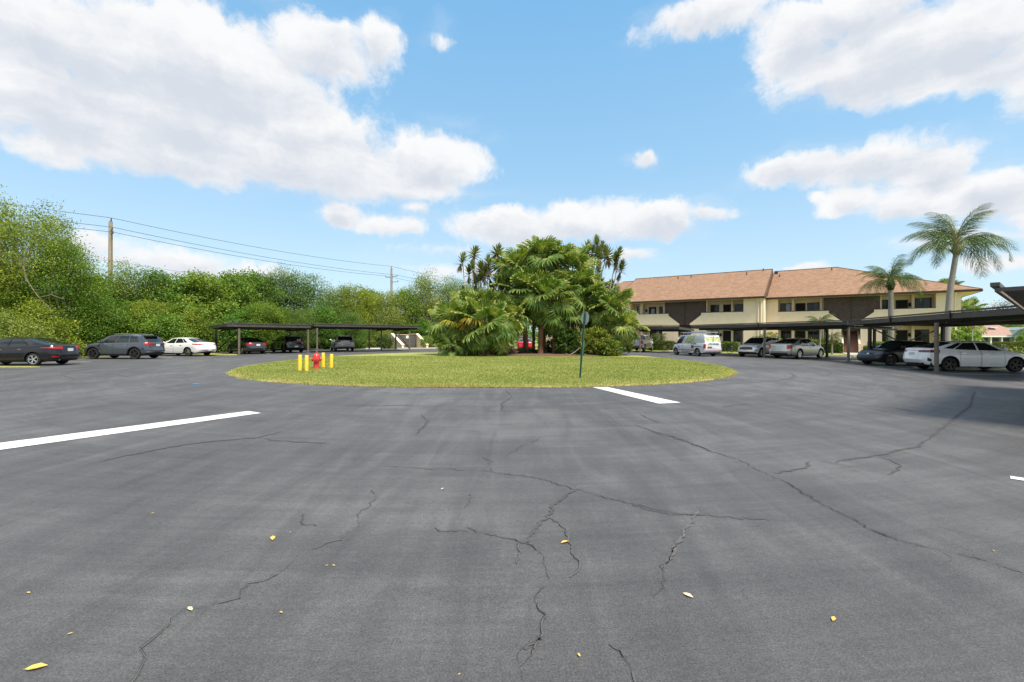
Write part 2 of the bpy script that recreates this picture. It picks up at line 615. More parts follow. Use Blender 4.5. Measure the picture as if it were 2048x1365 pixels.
M['asphalt'] = asphalt_mat()
M['lawn'] = grass_mat('dry_lawn')
M['lawn_rim'] = grass_mat('dry_lawn_rim', .085)
M['verge'] = grass_mat('verge_grass', -.03)
M['crack'] = plain('dark_crack', (.017, .017, .018), .9)  # dark line colour of the cracks
M['sealer'] = plain('crack_sealer', (.057, .055, .056), .75, var=.2, vscale=12)
M['trowel_and_highlight'] = plain('trowelled_patch_and_highlight', (.085, .086, .088), .8, var=.25, vscale=18, bump=.4)


def paint_mat():
    mt, t, p = new_mat('worn_line_paint')
    tcn = t.n('ShaderNodeTexCoord').outputs['Object']
    n = t.noise(tcn, 7, 6, .7)
    g = t.noise(tcn, 60, 2, .7)
    f = t.m('MULTIPLY_ADD', g, .35, n)
    t.l(t.ramp(f, [(.44, (.14, .14, .15)), (.54, (.50, .51, .52)), (.66, (.64, .65, .66)), (.9, (.74, .74, .74))]), p.inputs['Base Color'])
    p.inputs['Roughness'].default_value = .6
    return mt


M['paint'] = paint_mat()

# ------------------------------------------------------------------ ground sheets
mb = MB()
mb.add([(-900, -300, -.02), (900, -300, -.02), (900, 1500, -.02), (-900, 1500, -.02)], [(0, 1, 2, 3)])
tag(mb.build('ground', M['verge']), kind='structure')

RT = [(-34, 30), (-20, 29.5), (-10, 29.5), (0, 30), (10, 30.5), (22, 31.2), (40, 31), (55, 30), (70, 30.5), (90, 32.5), (105, 36), (120, 37.5), (130, 36),
      (140, 33), (150, 31.5), (160, 30.5), (170, 30), (182, 29.5), (193, 29)]
pts = []
for a in np.arange(-34, 193.5, 1.5):
    r = float(np.interp(a, [q[0] for q in RT], [q[1] for q in RT]))
    pts.append((CEN.x + r * math.cos(a * D2R), CEN.y + r * math.sin(a * D2R)))
pts += [(-90, 20.0), (-90, -25), (70, -25), (70, 9.7)]
mb = MB()
mb.add([(x, y, 0) for x, y in pts], [tuple(range(len(pts)))])
tag(mb.build('asphalt', M['asphalt']), kind='structure')


# island lawn: a long rounded oval, a few centimetres proud of the asphalt
def island(t, grow=0.0):
    c, s = math.cos(t), math.sin(t)
    k = 2 / 2.45
    return (-1.25 + (12.85 + grow) * math.copysign(abs(c) ** k, c), 30.1 + (16.45 + grow) * math.copysign(abs(s) ** k, s))


NI = 150
rng = np.random.default_rng(5)
wob = [rng.uniform(-.09, .06) for _ in range(NI)]
mb = MB()
rings = [(0.0, -.01), (-.04, .035), (-.6, .06), (-3, .10), (-7, .13)]
vs = []
for gi, (gr, z) in enumerate(rings):
    for i in range(NI):
        x, y = island(2 * math.pi * i / NI, gr + (wob[i] if gi < 2 else 0))
        vs.append((x, y, z))
fs = []
for r in range(len(rings) - 1):
    for i in range(NI):
        j = (i + 1) % NI
        fs.append((r * NI + i, r * NI + j, (r + 1) * NI + j, (r + 1) * NI + i))
fs.append(tuple(range((len(rings) - 1) * NI, len(rings) * NI)))
mb.add(vs, fs)
mb.m = [1 if i < 2 * NI and i >= 0 else 0 for i in range(len(mb.f))]
tag(mb.build('island_lawn', [M['lawn'], M['lawn_rim']], smooth=180), kind='structure')


def in_island(x, y, grow):
    dx = abs(x + 1.25) / (12.85 + grow)
    dy = abs(y - 30.1) / (16.45 + grow)
    return dx ** 2.45 + dy ** 2.45 < 1


def lawn_z(x, y):
    # height of the lawn sheet, by the same rings
    for (g0, z0), (g1, z1) in zip(rings, rings[1:]):
        if in_island(x, y, g0) and not in_island(x, y, g1):
            lo, hi = g0, g1
            for _ in range(8):
                md = (lo + hi) / 2
                if in_island(x, y, md):
                    lo = md
                else:
                    hi = md
            return z0 + (z1 - z0) * (g0 - lo) / (g0 - g1)
    return rings[-1][1]


# mulch bed under the palms
mb = MB()
bed = []
for i in range(64):
    t = 2 * math.pi * i / 64
    r = 1 + .05 * math.sin(5 * t) + .03 * math.sin(11 * t + 1)
    bed.append((1.9 + 7.6 * r * math.cos(t), 38.4 + 4.6 * r * math.sin(t)))
mb.add([(x, y, .135) for x, y in bed] + [(1.9 + (x - 1.9) * .8, 38.4 + (y - 38.4) * .8, .22) for x, y in bed],
       [(i, (i + 1) % 64, 64 + (i + 1) % 64, 64 + i) for i in range(64)] + [tuple(range(64, 128))])
tag(mb.build('mulch_bed', M['mulch'], smooth=180), kind='structure')

# blades on the part of the lawn near enough for its tufts to show
nb = 240000
bx, by = [], []
rr = np.random.default_rng(11)
cand = np.stack([rr.uniform(-14.6, 12.7, nb * 2), 13.6 + (rr.random(nb * 2) ** 1.7) * 20], 1)
dx = np.abs(cand[:, 0] + 1.25) / 12.93
dy = np.abs(cand[:, 1] - 30.1) / 16.53
ok = dx ** 2.45 + dy ** 2.45 < 1
bedm = ((cand[:, 0] - 1.9) / 7.6) ** 2 + ((cand[:, 1] - 38.4) / 4.6) ** 2 < 1
cand = cand[ok & ~bedm][:nb]
n = len(cand)
dxx = np.abs(cand[:, 0] + .95)
q = (dx[ok & ~bedm][:nb] ** 2.45 + dy[ok & ~bedm][:nb] ** 2.45)
zb = np.interp(q, [.3, .62, .9, .97, 1.0], [.13, .10, .06, .04, .0])
h = rr.uniform(.015, .048, n)
w = rr.uniform(.004, .010, n) * (1 + cand[:, 1] / 20)
an = rr.uniform(0, np.pi, n)
lx, ly = rr.normal(0, .03, n), rr.normal(0, .03, n)
P = np.zeros((n, 3, 3), dtype=np.float32)
P[:, 0] = np.stack([cand[:, 0] - np.cos(an) * w, cand[:, 1] - np.sin(an) * w, zb - .005], 1)
P[:, 1] = np.stack([cand[:, 0] + np.cos(an) * w, cand[:, 1] + np.sin(an) * w, zb - .005], 1)
P[:, 2] = np.stack([cand[:, 0] + lx, cand[:, 1] + ly, zb + h], 1)
patch = .5 + .5 * np.sin(cand[:, 0] * .9 + np.sin(cand[:, 1] * .7) * 2) * np.sin(cand[:, 1] * 1.3 + cand[:, 0] * .4)
rimq = np.clip((q - .93) / .07, 0, 1)
tint = np.clip(rr.random(n) * .62 + patch * .22 + rimq * .38 + .12 * np.sin(cand[:, 0] * 2.3) * rimq, 0, 1)
M['blade'] = leafmat('grass_blade', (.125, .185, .038), (.235, .295, .075), (.40, .41, .16), trans=.3, objvar=0, accent=(.42, .30, .12))
me = np_mesh('lawn_grass', P.reshape(-1, 3), np.arange(3 * n).reshape(n, 3), M['blade'], tint)
tag(link('lawn_grass', me), 'short yellow green grass blades covering the island lawn', 'grass', kind='stuff')


# grass wedges between the parking bays, with a flat edge
def wedge(name, poly, mat, z=.05):
    m_ = MB()
    m_.prism(poly, -.005, z)
    return tag(m_.build(name, mat), kind='structure')


wedge('grass_strip', [(-42, 21.0), (-26, 21.15), (-23.2, 21.55), (-22.6, 21.8), (-23.1, 22.05), (-26, 22.15), (-42, 22.2)], M['lawn'])
wedge('grass_strip', [(-31, 41.0), (-24.3, 36.6), (-22.9, 36.3), (-22.3, 37.0), (-23.4, 38.6), (-29.5, 43.5)], M['lawn'])
wedge('grass_strip', [(23.2, 28.9), (31, 28.2), (31, 31.3), (23.4, 29.6)], M['lawn'])
wedge('grass_strip', [(21.0, 23.5), (29, 22.9), (29, 24.0), (21.2, 24.05)], M['lawn'], .03)

# painted lines: each its own strip
LINE_N = [0]


def line(pts_, lab, z=.006, grp=None):
    m_ = MB()
    m_.add([(p[0], p[1], z) for p in pts_], [tuple(range(len(pts_)))])
    return tag(m_.build('painted_line', M['paint']), kind='structure')


a0 = Vector((-9.8, 1.6))
# left stop line, running on past the frame
p1, p2, p3, p4 = G(0, 887), G(0, 901), G(523, 827), G(497, 823)
d1 = (p1 - p4) * .9
d2 = (p2 - p3) * .9
line([p4, p1 + d1, p2 + d2, p3], '')
line([G(1185, 775), G(1318, 808), G(1362, 806), G(1215, 775)], '')
q1, q2 = G(2021, 953), G(2022, 958.5)
dr = Vector((.50, -.86, 0))
line([q1, q1 + dr * 4.5 + Vector((.6, .9, 0)), q2 + dr * 4.5 + Vector((.6, .9, 0)), q2], '')


def stall(a, b, w=.10):
    a, b = Vector((*a, 0)), Vector((*b, 0))
    d = (b - a).normalized()
    n_ = Vector((-d.y, d.x, 0)) * w / 2
    line([a + n_, b + n_, b - n_, a - n_], '')


# stall lines at the right
stall((18.6, 16.6), (24.2, 15.8))
stall((18.9, 19.6), (24.6, 18.9))
stall((19.5, 22.9), (25.5, 22.4))
stall((20.1, 25.0), (26, 24.7))
stall((21.6, 30.0), (26.4, 31.2))
stall((20.7, 32.6), (25.6, 34.9))
stall((19.3, 35.3), (24.4, 37.6))
stall((17.9, 40.6), (22.3, 42.4))
# and at the left
stall((-24.6, 26.6), (-30, 26.2))
stall((-24.3, 32.6), (-29.6, 33.6))
stall((-21.2, 39.9), (-25.6, 43.8))
stall((-19.9, 44.9), (-22.9, 49.2))
stall((-16.7, 46.4), (-19.6, 50.9))
stall((-14.2, 48.6), (-17.0, 53.2))
stall((-11.3, 50.6), (-13.5, 54.6))
stall((-18.5, 43.2), (-16.6, 45.0))


# cracks: traced, then given small kinks of their own
CRACKS = [
    # (origin x, y, scale), points, width m, material
    ((1250, 740, 2.566), [(735, 540), (830, 580), (920, 640), (1040, 705), (1130, 750), (1270, 825), (1400, 875), (1560, 915), (1700, 945)], .026, 'crack'),
    ((1250, 740, 2.566), [(1700, 945), (1850, 980), (2040, 1040)], .010, 'crack'),
    ((1250, 740, 2.566), [(130, 318), (240, 345), (350, 385), (460, 425), (575, 458)], .030, 'sealer'),
    ((1250, 740, 2.566), [(575, 458), (660, 500), (735, 540)], .012, 'sealer'),
    ((1250, 740, 2.566), [(760, 530), (860, 515), (930, 505), (945, 470)], .032, 'sealer'),
    ((1250, 740, 2.566), [(1085, 480), (1130, 462), (1240, 450), (1340, 432), (1410, 412), (1500, 398), (1550, 360)], .045, 'sealer'),
    ((1250, 740, 2.566), [(1550, 360), (1640, 290), (1700, 240), (1770, 190), (1795, 110)], .05, 'sealer'),
    ((1250, 740, 2.566), [(985, 466), (1100, 488), (1220, 508)], .010, 'crack'),
    ((1250, 740, 2.566), [(1300, 450), (1370, 465), (1415, 490), (1380, 525), (1340, 538)], .035, 'sealer'),
    ((1250, 740, 2.566), [(0, 688), (100, 715), (240, 745), (360, 745), (430, 745), (560, 762), (700, 768), (860, 780)], .008, 'crack'),
    ((1250, 740, 2.566), [(495, 195), (560, 182), (650, 175)], .05, 'sealer'),
    ((1250, 740, 2.566), [(1200, 182), (1380, 195), (1480, 212)], .04, 'sealer'),
    ((1250, 740, 2.566), [(75, 228), (130, 255), (180, 275)], .035, 'sealer'),
    ((1250, 740, 2.566), [(390, 708), (372, 745), (340, 790), (300, 830), (262, 900), (235, 960), (205, 1020)], .03, 'trowel_and_highlight'),
    ((1250, 740, 2.566), [(262, 880), (235, 960), (190, 1050), (160, 1180)], .008, 'sealer'),
    ((400, 760, 2.0), [(1150, 365), (1280, 385), (1400, 405), (1500, 440), (1620, 475), (1740, 500), (1840, 525), (1980, 542)], .010, 'crack'),
    ((400, 760, 2.0), [(1510, 438), (1470, 455), (1430, 490), (1400, 530), (1350, 590), (1325, 625), (1308, 652)], .045, 'sealer'),
    ((400, 760, 2.0), [(1390, 550), (1440, 580), (1475, 630), (1485, 690), (1520, 730), (1520, 755), (1480, 790)], .006, 'crack'),
    ((400, 760, 2.0), [(1070, 590), (1120, 615), (1180, 625), (1260, 640), (1320, 660), (1380, 705), (1385, 760), (1398, 800), (1350, 860), (1340, 890),
                      (1390, 945), (1365, 990), (1365, 1020), (1340, 1060), (1330, 1110), (1285, 1155), (1295, 1230)], .0075, 'crack'),
    ((400, 760, 2.0), [(1365, 1030), (1280, 1090), (1285, 1155)], .005, 'crack'),
    ((400, 760, 2.0), [(1275, 650), (1280, 690), (1268, 735)], .005, 'crack'),
    ((400, 760, 2.0), [(740, 345), (850, 352), (940, 357), (1150, 365)], .006, 'crack'),
    ((400, 760, 2.0), [(1125, 310), (1165, 325), (1170, 365)], .008, 'crack'),
    ((400, 760, 2.0), [(1220, 310), (1290, 265), (1370, 230)], .007, 'crack'),
    ((400, 760, 2.0), [(560, 105), (700, 103), (860, 103)], .045, 'sealer'),
    ((400, 760, 2.0), [(1222, 40), (1250, 68), (1205, 98), (1212, 125)], .035, 'sealer'),
    ((400, 760, 2.0), [(885, 140), (915, 165), (865, 220)], .035, 'sealer'),
    ((0, 760, 2.257), [(450, 372), (560, 345), (700, 318), (840, 292), (1000, 275), (1170, 262), (1275, 233)], .05, 'sealer'),
    ((400, 760, 2.0), [(240, 235), (320, 245), (400, 250), (520, 253)], .03, 'sealer'),
    ((400, 760, 2.0), [(1740, 182), (1850, 215), (1950, 245), (2048, 285)], .03, 'sealer'),
    ((0, 760, 2.257), [(595, 1375), (640, 1310), (670, 1250), (640, 1215), (700, 1170), (735, 1140), (775, 1085), (830, 1040), (990, 1010), (1090, 985),
                       (1120, 920), (1180, 910), (1260, 875), (1300, 850), (1354, 790)], .007, 'crack'),
    ((400, 760, 2.0), [(1640, 1055), (1695, 1105), (1725, 1150), (1740, 1210)], .006, 'crack'),
    ((400, 760, 2.0), [(940, 590), (960, 605), (1070, 605)], .005, 'crack'),
    ((400, 760, 2.0), [(415, 535), (412, 578), (480, 585)], .005, 'crack'),
    ((400, 760, 2.0), [(690, 440), (700, 480), (640, 540), (630, 600), (560, 640), (420, 700)], .004, 'crack'),
    ((400, 760, 2.0), [(1085, 450), (1080, 480), (1062, 510)], .005, 'crack'),
    ((1250, 740, 2.566), [(1600, 680), (1700, 705), (1780, 720)], .006, 'trowel_and_highlight'),
    ((1250, 740, 2.566), [(1600, 920), (1680, 965), (1640, 990)], .006, 'trowel_and_highlight'),
    ((1250, 740, 2.566), [(1600, 800), (1750, 840), (1900, 880)], .005, 'trowel_and_highlight'),
]
rk = random.Random(4)
M['tyremark'] = plain('rubbed_tyre_mark', (.064, .064, .067), .8, var=.3, vscale=6)
cm = {'tyre': MB(), 'crack': MB(), 'sealer': MB(), 'trowel_and_highlight': MB()}
for (ox, oy, s_), pts_, wd, kind_ in CRACKS:
    P3 = [G(ox + x / s_, oy + y / s_) for x, y in pts_]
    fine = []
    for a, b in zip(P3, P3[1:]):
        L = (b - a).length
        k = max(2, min(60, int(L / .028)))
        nrm = Vector((-(b - a).y, (b - a).x, 0)).normalized()
        for i in range(k):
            u = i / k
            amp = min(.028, L * .10)
            jit = (mnoise.noise(Vector(((a.x + u * L) * 5, a.y * 5, u * L * 6))) * 1.6 + rk.uniform(-.6, .6)) * amp
            fine.append(a.lerp(b, u) + nrm * jit * math.sin(math.pi * min(1, max(0.05, u))) ** .3)
    fine.append(P3[-1])
    if kind_ == 'crack' and wd < .012:  # pale dusty edge, offset as a painted highlight beside thin cracks
        sh = Vector((.004, -.005, .0065))
        vs = []
        for i, p in enumerate(fine):
            d = fine[min(i + 1, len(fine) - 1)] - fine[max(i - 1, 0)]
            d = d.normalized() if d.length > 1e-6 else Vector((1, 0, 0))
            nn_ = Vector((-d.y, d.x, 0)) * (.006 + .006 * rk.random()) / 2
            vs += [p + nn_ + sh, p - nn_ + sh]
        cm['trowel_and_highlight'].add(vs, [(2 * i, 2 * i + 1, 2 * i + 3, 2 * i + 2) for i in range(len(fine) - 1) if mnoise.noise(fine[i] * 3.1) > -.15])
    zz = {'crack': .0095, 'sealer': .0055, 'trowel_and_highlight': .0055}[kind_]
    vs = []
    for i, p in enumerate(fine):
        d = fine[min(i + 1, len(fine) - 1)] - fine[max(i - 1, 0)]
        if d.length < 1e-6:
            d = Vector((1, 0, 0))
        d.normalize()
        end = min(1, .25 + min(i, len(fine) - 1 - i) / max(3, len(fine) * .15))
        ww = wd * (.40 if kind_ == 'crack' else .75) * end * (.45 + 1.1 * abs(mnoise.noise(p * 7.3)) + rk.uniform(0, .5))
        nn_ = Vector((-d.y, d.x, 0)) * ww / 2
        vs += [p + nn_ + Vector((0, 0, zz)), p - nn_ + Vector((0, 0, zz))]
    cm[kind_].add(vs, [(2 * i, 2 * i + 1, 2 * i + 3, 2 * i + 2) for i in range(len(fine) - 1) if kind_ != 'crack' or wd > .02 or mnoise.noise(fine[i] * 2.3) > -.62])
# faint tyre marks curling round the island at the right
for (r_, a0_, a1_, w_) in ((17.3, -38, -4, .16), (18.9, -34, -8, .15), (20.2, -50, -22, .14), (16.1, -60, -30, .12), (21.6, -30, -12, .12), (17.9, 196, 226, .15), (19.5, 200, 222, .13)):
    vs = []
    for i in range(41):
        a = (a0_ + (a1_ - a0_) * i / 40) * D2R
        rr_ = r_ + .5 * math.sin(i * .09)
        ww = w_ * 1.7 * (1 - abs(i - 20) / 21) / 2
        vs += [(CEN.x + (rr_ + ww) * math.cos(a), CEN.y + 2.5 + (rr_ + ww) * math.sin(a), .0035), (CEN.x + (rr_ - ww) * math.cos(a), CEN.y + 2.5 + (rr_ - ww) * math.sin(a), .0035)]
    cm['tyre'].add(vs, [(2 * i, 2 * i + 1, 2 * i + 3, 2 * i + 2) for i in range(40)])
tag(cm['tyre'].build('asphalt_tyre_marks', M['tyremark']), kind='structure')
tag(cm['crack'].build('asphalt_cracks', M['crack']), kind='structure')
tag(cm['sealer'].build('asphalt_crack_sealer', M['sealer']), kind='structure')
tag(cm['trowel_and_highlight'].build('asphalt_trowel_and_highlights', M['trowel_and_highlight']), kind='structure')


# ------------------------------------------------------------------ apartment building
BA = math.atan2(-.564, .826)
bld = thing('apartment_building', 'two storey cream apartment building with brown shingle roof and open stairs, behind the right carports', 'building',
            (32.88, 48.16, 0), BA)


def shingle_mat():
    mt, t, p = new_mat('tan_shingles')
    tcn = t.n('ShaderNodeTexCoord').outputs['Object']
    br = t.n('ShaderNodeTexBrick')
    # courses run along local x; use x and slope distance (y + z)
    sp = t.n('ShaderNodeSeparateXYZ')
    t.l(tcn, sp.inputs[0])
    cb = t.n('ShaderNodeCombineXYZ')
    t.l(sp.outputs[0], cb.inputs[0])
    t.l(t.m('MULTIPLY', sp.outputs[2], 2.55), cb.inputs[1])
    t.l(cb.outputs[0], br.inputs['Vector'])
    br.inputs['Scale'].default_value = 1.0
    br.inputs['Brick Width'].default_value = .34
    br.inputs['Row Height'].default_value = .26
    br.inputs['Mortar Size'].default_value = .02
    br.inputs['Color1'].default_value = (.19, .105, .062, 1)
    br.inputs['Color2'].default_value = (.30, .185, .115, 1)
    br.inputs['Mortar'].default_value = (.13, .065, .04, 1)
    br.inputs['Bias'].default_value = 0
    n = t.noise(tcn, 1.1, 5, .6)
    n2 = t.noise(cb.outputs[0], 5.5, 4, .8)
    v = t.m('MULTIPLY', t.m('MULTIPLY_ADD', n, .5, .75), t.m('MULTIPLY_ADD', n2, .9, .58))
    cv = t.n('ShaderNodeCombineXYZ')
    for i in range(3):
        t.l(v, cv.inputs[i])
    t.l(t.mix(1.0, t.mix(.35, br.outputs['Color'], (.235, .14, .087)), cv.outputs[0], 'MULTIPLY'), p.inputs['Base Color'])
    p.inputs['Roughness'].default_value = .9
    b = t.n('ShaderNodeBump')
    b.inputs['Strength'].default_value = .5
    b.inputs['Distance'].default_value = .03
    t.l(br.outputs['Fac'], b.inputs['Height'])
    b.invert = True
    t.l(b.outputs[0], p.inputs['Normal'])
    return mt


M['shingle'] = shingle_mat()


def bbox(name, x0, x1, y0, y1, z0, z1, mat, par=None, label=None):
    m_ = MB()
    m_.box(min(x0, x1), max(x0, x1), min(y0, y1), max(y0, y1), z0, z1)
    o = m_.build(name, mat, par or bld)
    if label:
        o['label'] = label
    return o


def window(s0, s1, z0, z1, y, kind='glass', split=True, name='window', par=None):
    """frame standing proud of a wall whose face is at y (the wall faces -y); panes behind the bars"""
    par = par or bld
    fr = MB()
    t_ = .07
    fr.box(s0, s1, y - .06, y - .002, z1 - t_, z1)
    fr.box(s0, s1, y - .06, y - .002, z0, z0 + t_)
    fr.box(s0, s0 + t_, y - .06, y - .002, z0 + t_, z1 - t_)
    fr.box(s1 - t_, s1, y - .06, y - .002, z0 + t_, z1 - t_)
    if split:
        c = (s0 + s1) / 2
        fr.box(c - .03, c + .03, y - .055, y - .002, z0 + t_, z1 - t_)
    f = fr.build(name, M['bronze'], par)
    halves = [(s0 + t_, (s0 + s1) / 2 - .03), ((s0 + s1) / 2 + .03, s1 - t_)] if split else [(s0 + t_, s1 - t_)]
    kinds = kind if isinstance(kind, (list, tuple)) else [kind] * 2
    for (a, b), k in zip(halves, kinds):
        g = MB()
        g.box(a, b, y - .03, y - .004, z0 + t_, z1 - t_)
        g.build('pane', M[k], f)
    return f


def door(s0, s1, z0, z1, y, glaze=None, par=None):
    par = par or bld
    m_ = MB()
    m_.box(s0, s0 + .07, y - .07, y - .002, z0, z1)
    m_.box(s1 - .07, s1, y - .07, y - .002, z0, z1)
    m_.box(s0 + .07, s1 - .07, y - .07, y - .002, z1 - .07, z1)
    d_ = m_.build('door', M['bronze'], par)
    l_ = MB()
    l_.box(s0 + .07, s1 - .07, y - .03, y - .003, z0, z1 - .07)
    l_.build('door_leaf', M['door'], d_)
    if glaze:
        g = MB()
        g.box(s0 + .28, s1 - .2, y - .045, y - .031, z0 + .9, z1 - .22)
        g.build('pane', M[glaze], d_)
    k = MB()
    k.lathe([(0, -.06), (.03, -.055), (.03, -.035), (.015, -.03)], 8, 'y', (s1 - .16, y, z0 + 1.0))
    k.build('handle', M['chrome'], d_)
    return d_


def lamp(s_, z_, y):
    m_ = MB()
    m_.box(s_ - .07, s_ + .07, y - .05, y - .002, z_ - .08, z_ + .08)
    m_.prism([(s_ - .11, y - .27), (s_ + .11, y - .27), (s_ + .11, y - .052), (s_ - .11, y - .052)], z_ + .12, z_ + .16)
    m_.box(s_ - .09, s_ + .09, y - .25, y - .06, z_ - .18, z_ + .12)
    return m_.build('wall_lamp', M['door'], bld)


EZ = 6.05       # eave soffit height
PZ = 4.58       # parapet top
CZ = 3.27       # parapet bottom
WD = 1.6        # depth of the recesses
TH = .18


def stairwell(c, y):
    """the V of dark planks over an open stair, stair and its flanks; c = centre in s, y = facade plane"""
    # plank field, mitred down the middle
    hw, hb, zt, zm, zb_ = 2.45, .62, EZ - .03, 4.35, 3.12
    body = MB()
    body.slab([(c - hw, y + .30, zt), (c - hw, y + .30, 4.25), (c - hb, y + .30, zb_), (c + hb, y + .30, zb_), (c + hw, y + .30, 4.25), (c + hw, y + .30, zt)], (0, .1, 0))
    sp_ = body.build('siding_panel', M['brown'], bld)

    def hx(z):
        return hw if z > 4.25 else hb + (hw - hb) * (z - zb_) / (4.25 - zb_)
    pitch = .25
    # slanted boards: go down towards the middle at 30 degrees; clip by sampling ends
    tn = math.tan(32 * D2R)
    k = 0
    z0 = zb_ - .0
    while True:
        zi = z0 + k * pitch            # height at the centre line
        if zi > zt:
            break
        for sg in (-1, 1):
            # board from centre outwards, rising
            def edge(zc):
                ptsx = []
                for i in range(0, 60):
                    x = .02 + i * (hw - .02) / 59
                    z = zc + x * tn
                    if z >= zt or x >= hx(z):
                        break
                    ptsx.append((x, z))
                return ptsx
            e = edge(zi + .03)
            e2 = edge(zi + pitch - .03)
            if len(e) < 2 or len(e2) < 2:
                if len(e) < 2:
                    continue
                e2 = [(e[0][0], min(zt, e[0][1] + pitch * .8)), (e[-1][0] * .8, min(zt, e[-1][1]))]
            b_ = MB()
            q_ = [(e[0][0], e[0][1]), (e[-1][0], e[-1][1]), (e2[-1][0], e2[-1][1]), (e2[0][0], e2[0][1])]
            q3 = [(c + sg * x, y + .298, z) for x, z in q_]
            b_.slab(q3 if sg < 0 else q3[::-1], (0, -.022 - .006 * ((k * 7 + (sg > 0)) % 3), 0))
            b_.build('plank', M['brown2'], sp_)
        k += 1
    # boards that start off the centre line, filling the two upper corners' lower part
    k = 1
    while True:
        zi = z0 - k * pitch
        if zi + hw * tn < zb_:
            break
        for sg in (-1, 1):
            def edge2(zc):
                r_ = []
                for i in range(0, 80):
                    x = .02 + i * (hw - .02) / 79
                    z = zc + x * tn
                    if zb_ + .02 < z < zt and x < hx(z) - .01:
                        r_.append((x, z))
                return r_
            e, e2 = edge2(zi + .03), edge2(zi + pitch - .03)
            if len(e) < 2 or len(e2) < 2:
                continue
            b_ = MB()
            q_ = [e[0], e[-1], e2[-1], e2[0]]
            q3 = [(c + sg * x, y + .298, z) for x, z in q_]
            b_.slab(q3 if sg < 0 else q3[::-1], (0, -.022 - .006 * (k % 3), 0))
            b_.build('plank', M['brown2'], sp_)
        k += 1
    bbox('cover_strip', c - .03, c + .03, y + .245, y + .27, zb_, zt, M['brown'], sp_)
    # shadowed landing behind and above the stair
    bbox('landing', c - 2.4, c + 2.4, y + 3.9, y + 5.2, 2.95, 3.1, M['concrete'])
    bbox('wall', c - 2.5, c + 2.5, y + 5.2, y + 5.35, 0, EZ, M['cream'])
    bbox('shade_panel', c - .64, c + .64, y + .42, y + .6, 2.34, 3.1, M['brown'])  # dark brown panel, also standing in for shade above the stair opening
    # stair
    st_ = bbox('stair', c - .62, c + .62, y + 3.45, y + 4.0, 0, 2.9, M['stair'])
    for i in range(13):
        z1 = .2 + i * .2
        y0_ = y - .15 + i * .28
        m_ = MB()
        m_.box(c - .62, c + .62, y0_, y0_ + .30, max(0, z1 - .2), z1 - .035)
        m_.box(c - .62, c + .62, y0_ - .03, y0_ + .30, z1 - .033, z1)
        m_.build('step', M['stair'], st_)
    for sg in (-1, 1):
        x0, x1 = sorted((c + sg * .64, c + sg * .80))
        f_ = MB()
        f_.slab([(x0, y - .4, 0), (x0, y + 3.9, 0), (x0, y + 3.9, 3.9), (x0, y - .05, 1.25), (x0, y - .4, 1.0)], (x1 - x0, 0, 0))
        fl = f_.build('stair_wall', M['cream_trim'], bld)
        h_ = MB()
        xh = c + sg * .57
        h_.tube([(xh, y - .25, 1.1), (xh, y + 3.6, 3.75)], .022, 6)
        h_.tube([(xh, y - .25, 1.1), (xh, y - .25, .9), (c + sg * .64, y - .25, .88)], .016, 6)
        h_.build('handrail', M['door'], fl)


def parapet(xa, xb, y, notch_side=None, c=None):
    """balcony wall from xa to xb; on notch_side it steps down and slopes to the stair at c"""
    m_ = MB()
    if notch_side is None:
        m_.box(xa, xb, y, y + TH, CZ, PZ)
    else:
        sg = 1 if notch_side == 'r' else -1
        e = c - sg * .63
        n_ = c - sg * 1.95
        far = xa if sg > 0 else xb
        pr = [(far, CZ), (e, CZ - .12), (e, CZ + .02), (n_, PZ - .24), (n_, PZ), (far, PZ)]
        q_ = [(x, y, z) for x, z in pr]
        m_.slab(q_ if sg < 0 else q_[::-1], (0, TH, 0))
    o = m_.build('balcony_wall', M['cream'], bld)
    a_, b_ = (xa, xb) if notch_side is None else ((xa, c - 1.95) if notch_side == 'r' else (c + 1.95, xb))
    r_ = MB()
    r_.box(a_, b_, y + .02, y + .11, PZ + .002, PZ + .075)
    r_.build('railing', M['bronze'], o)
    # gallery floor and boxed beam under it
    bbox('balcony_floor', xa if notch_side != 'l' else c + .66, xb if notch_side != 'r' else c - .66, y + TH + .005, y + WD - .005, 3.05, 3.24, M['soffit'])
    return o


# --- module A (nearest): s -23.4 .. -5.5, facade at y = 0
yA = 0.0
cA = -14.1
bbox('wall', -7.55, -5.5, yA, yA + 2.4, 0, EZ, M['cream'])                       # blank pier at the joint
bbox('wall', -23.4, -20.95, yA, yA + 2.4, 0, EZ, M['cream'])
bbox('wall', -20.95, -16.45, yA + WD, yA + WD + .2, 0, EZ, M['cream'])          # recess backs
bbox('wall', -11.55, -7.55, yA + WD, yA + WD + .2, 0, EZ, M['cream'])
bbox('wall', -16.82, -15.55, yA + .20, yA + .38, 0, CZ + .05, M['cream'])        # ground floor walls beside the stair
bbox('wall', -14.9 - .64, -14.9, yA + .20, yA + .38, 0, CZ - .1, M['cream'])
bbox('wall', -13.3, -11.64, yA + .20, yA + .38, 0, CZ + .05, M['cream'])
for xx in (-16.45, -11.65):
    bbox('wall', xx, xx + .1, yA + .42, yA + WD + .2, 0, EZ, M['cream'])
bbox('pillar', -19.98, -19.6, yA + .9, yA + 1.58, 0, EZ, M['cream'])
bbox('pillar', -16.95, -16.7, yA + .9, yA + 1.58, 0, EZ, M['cream'])
bbox('pillar', -9.02, -8.8, yA + 1.15, yA + 1.58, 0, EZ, M['cream'])
parapet(-20.95, cA, yA + .02, 'r', cA)
parapet(cA, -7.55, yA + .02, 'l', cA)
bbox('lintel_board', -20.9, -16.84, yA + .22, yA + .27, 2.84, CZ - .02, M['lintel'])
bbox('lintel_board', -11.62, -7.57, yA + .22, yA + .27, 2.84, CZ - .02, M['lintel'])
stairwell(cA, yA)
yw = yA + WD
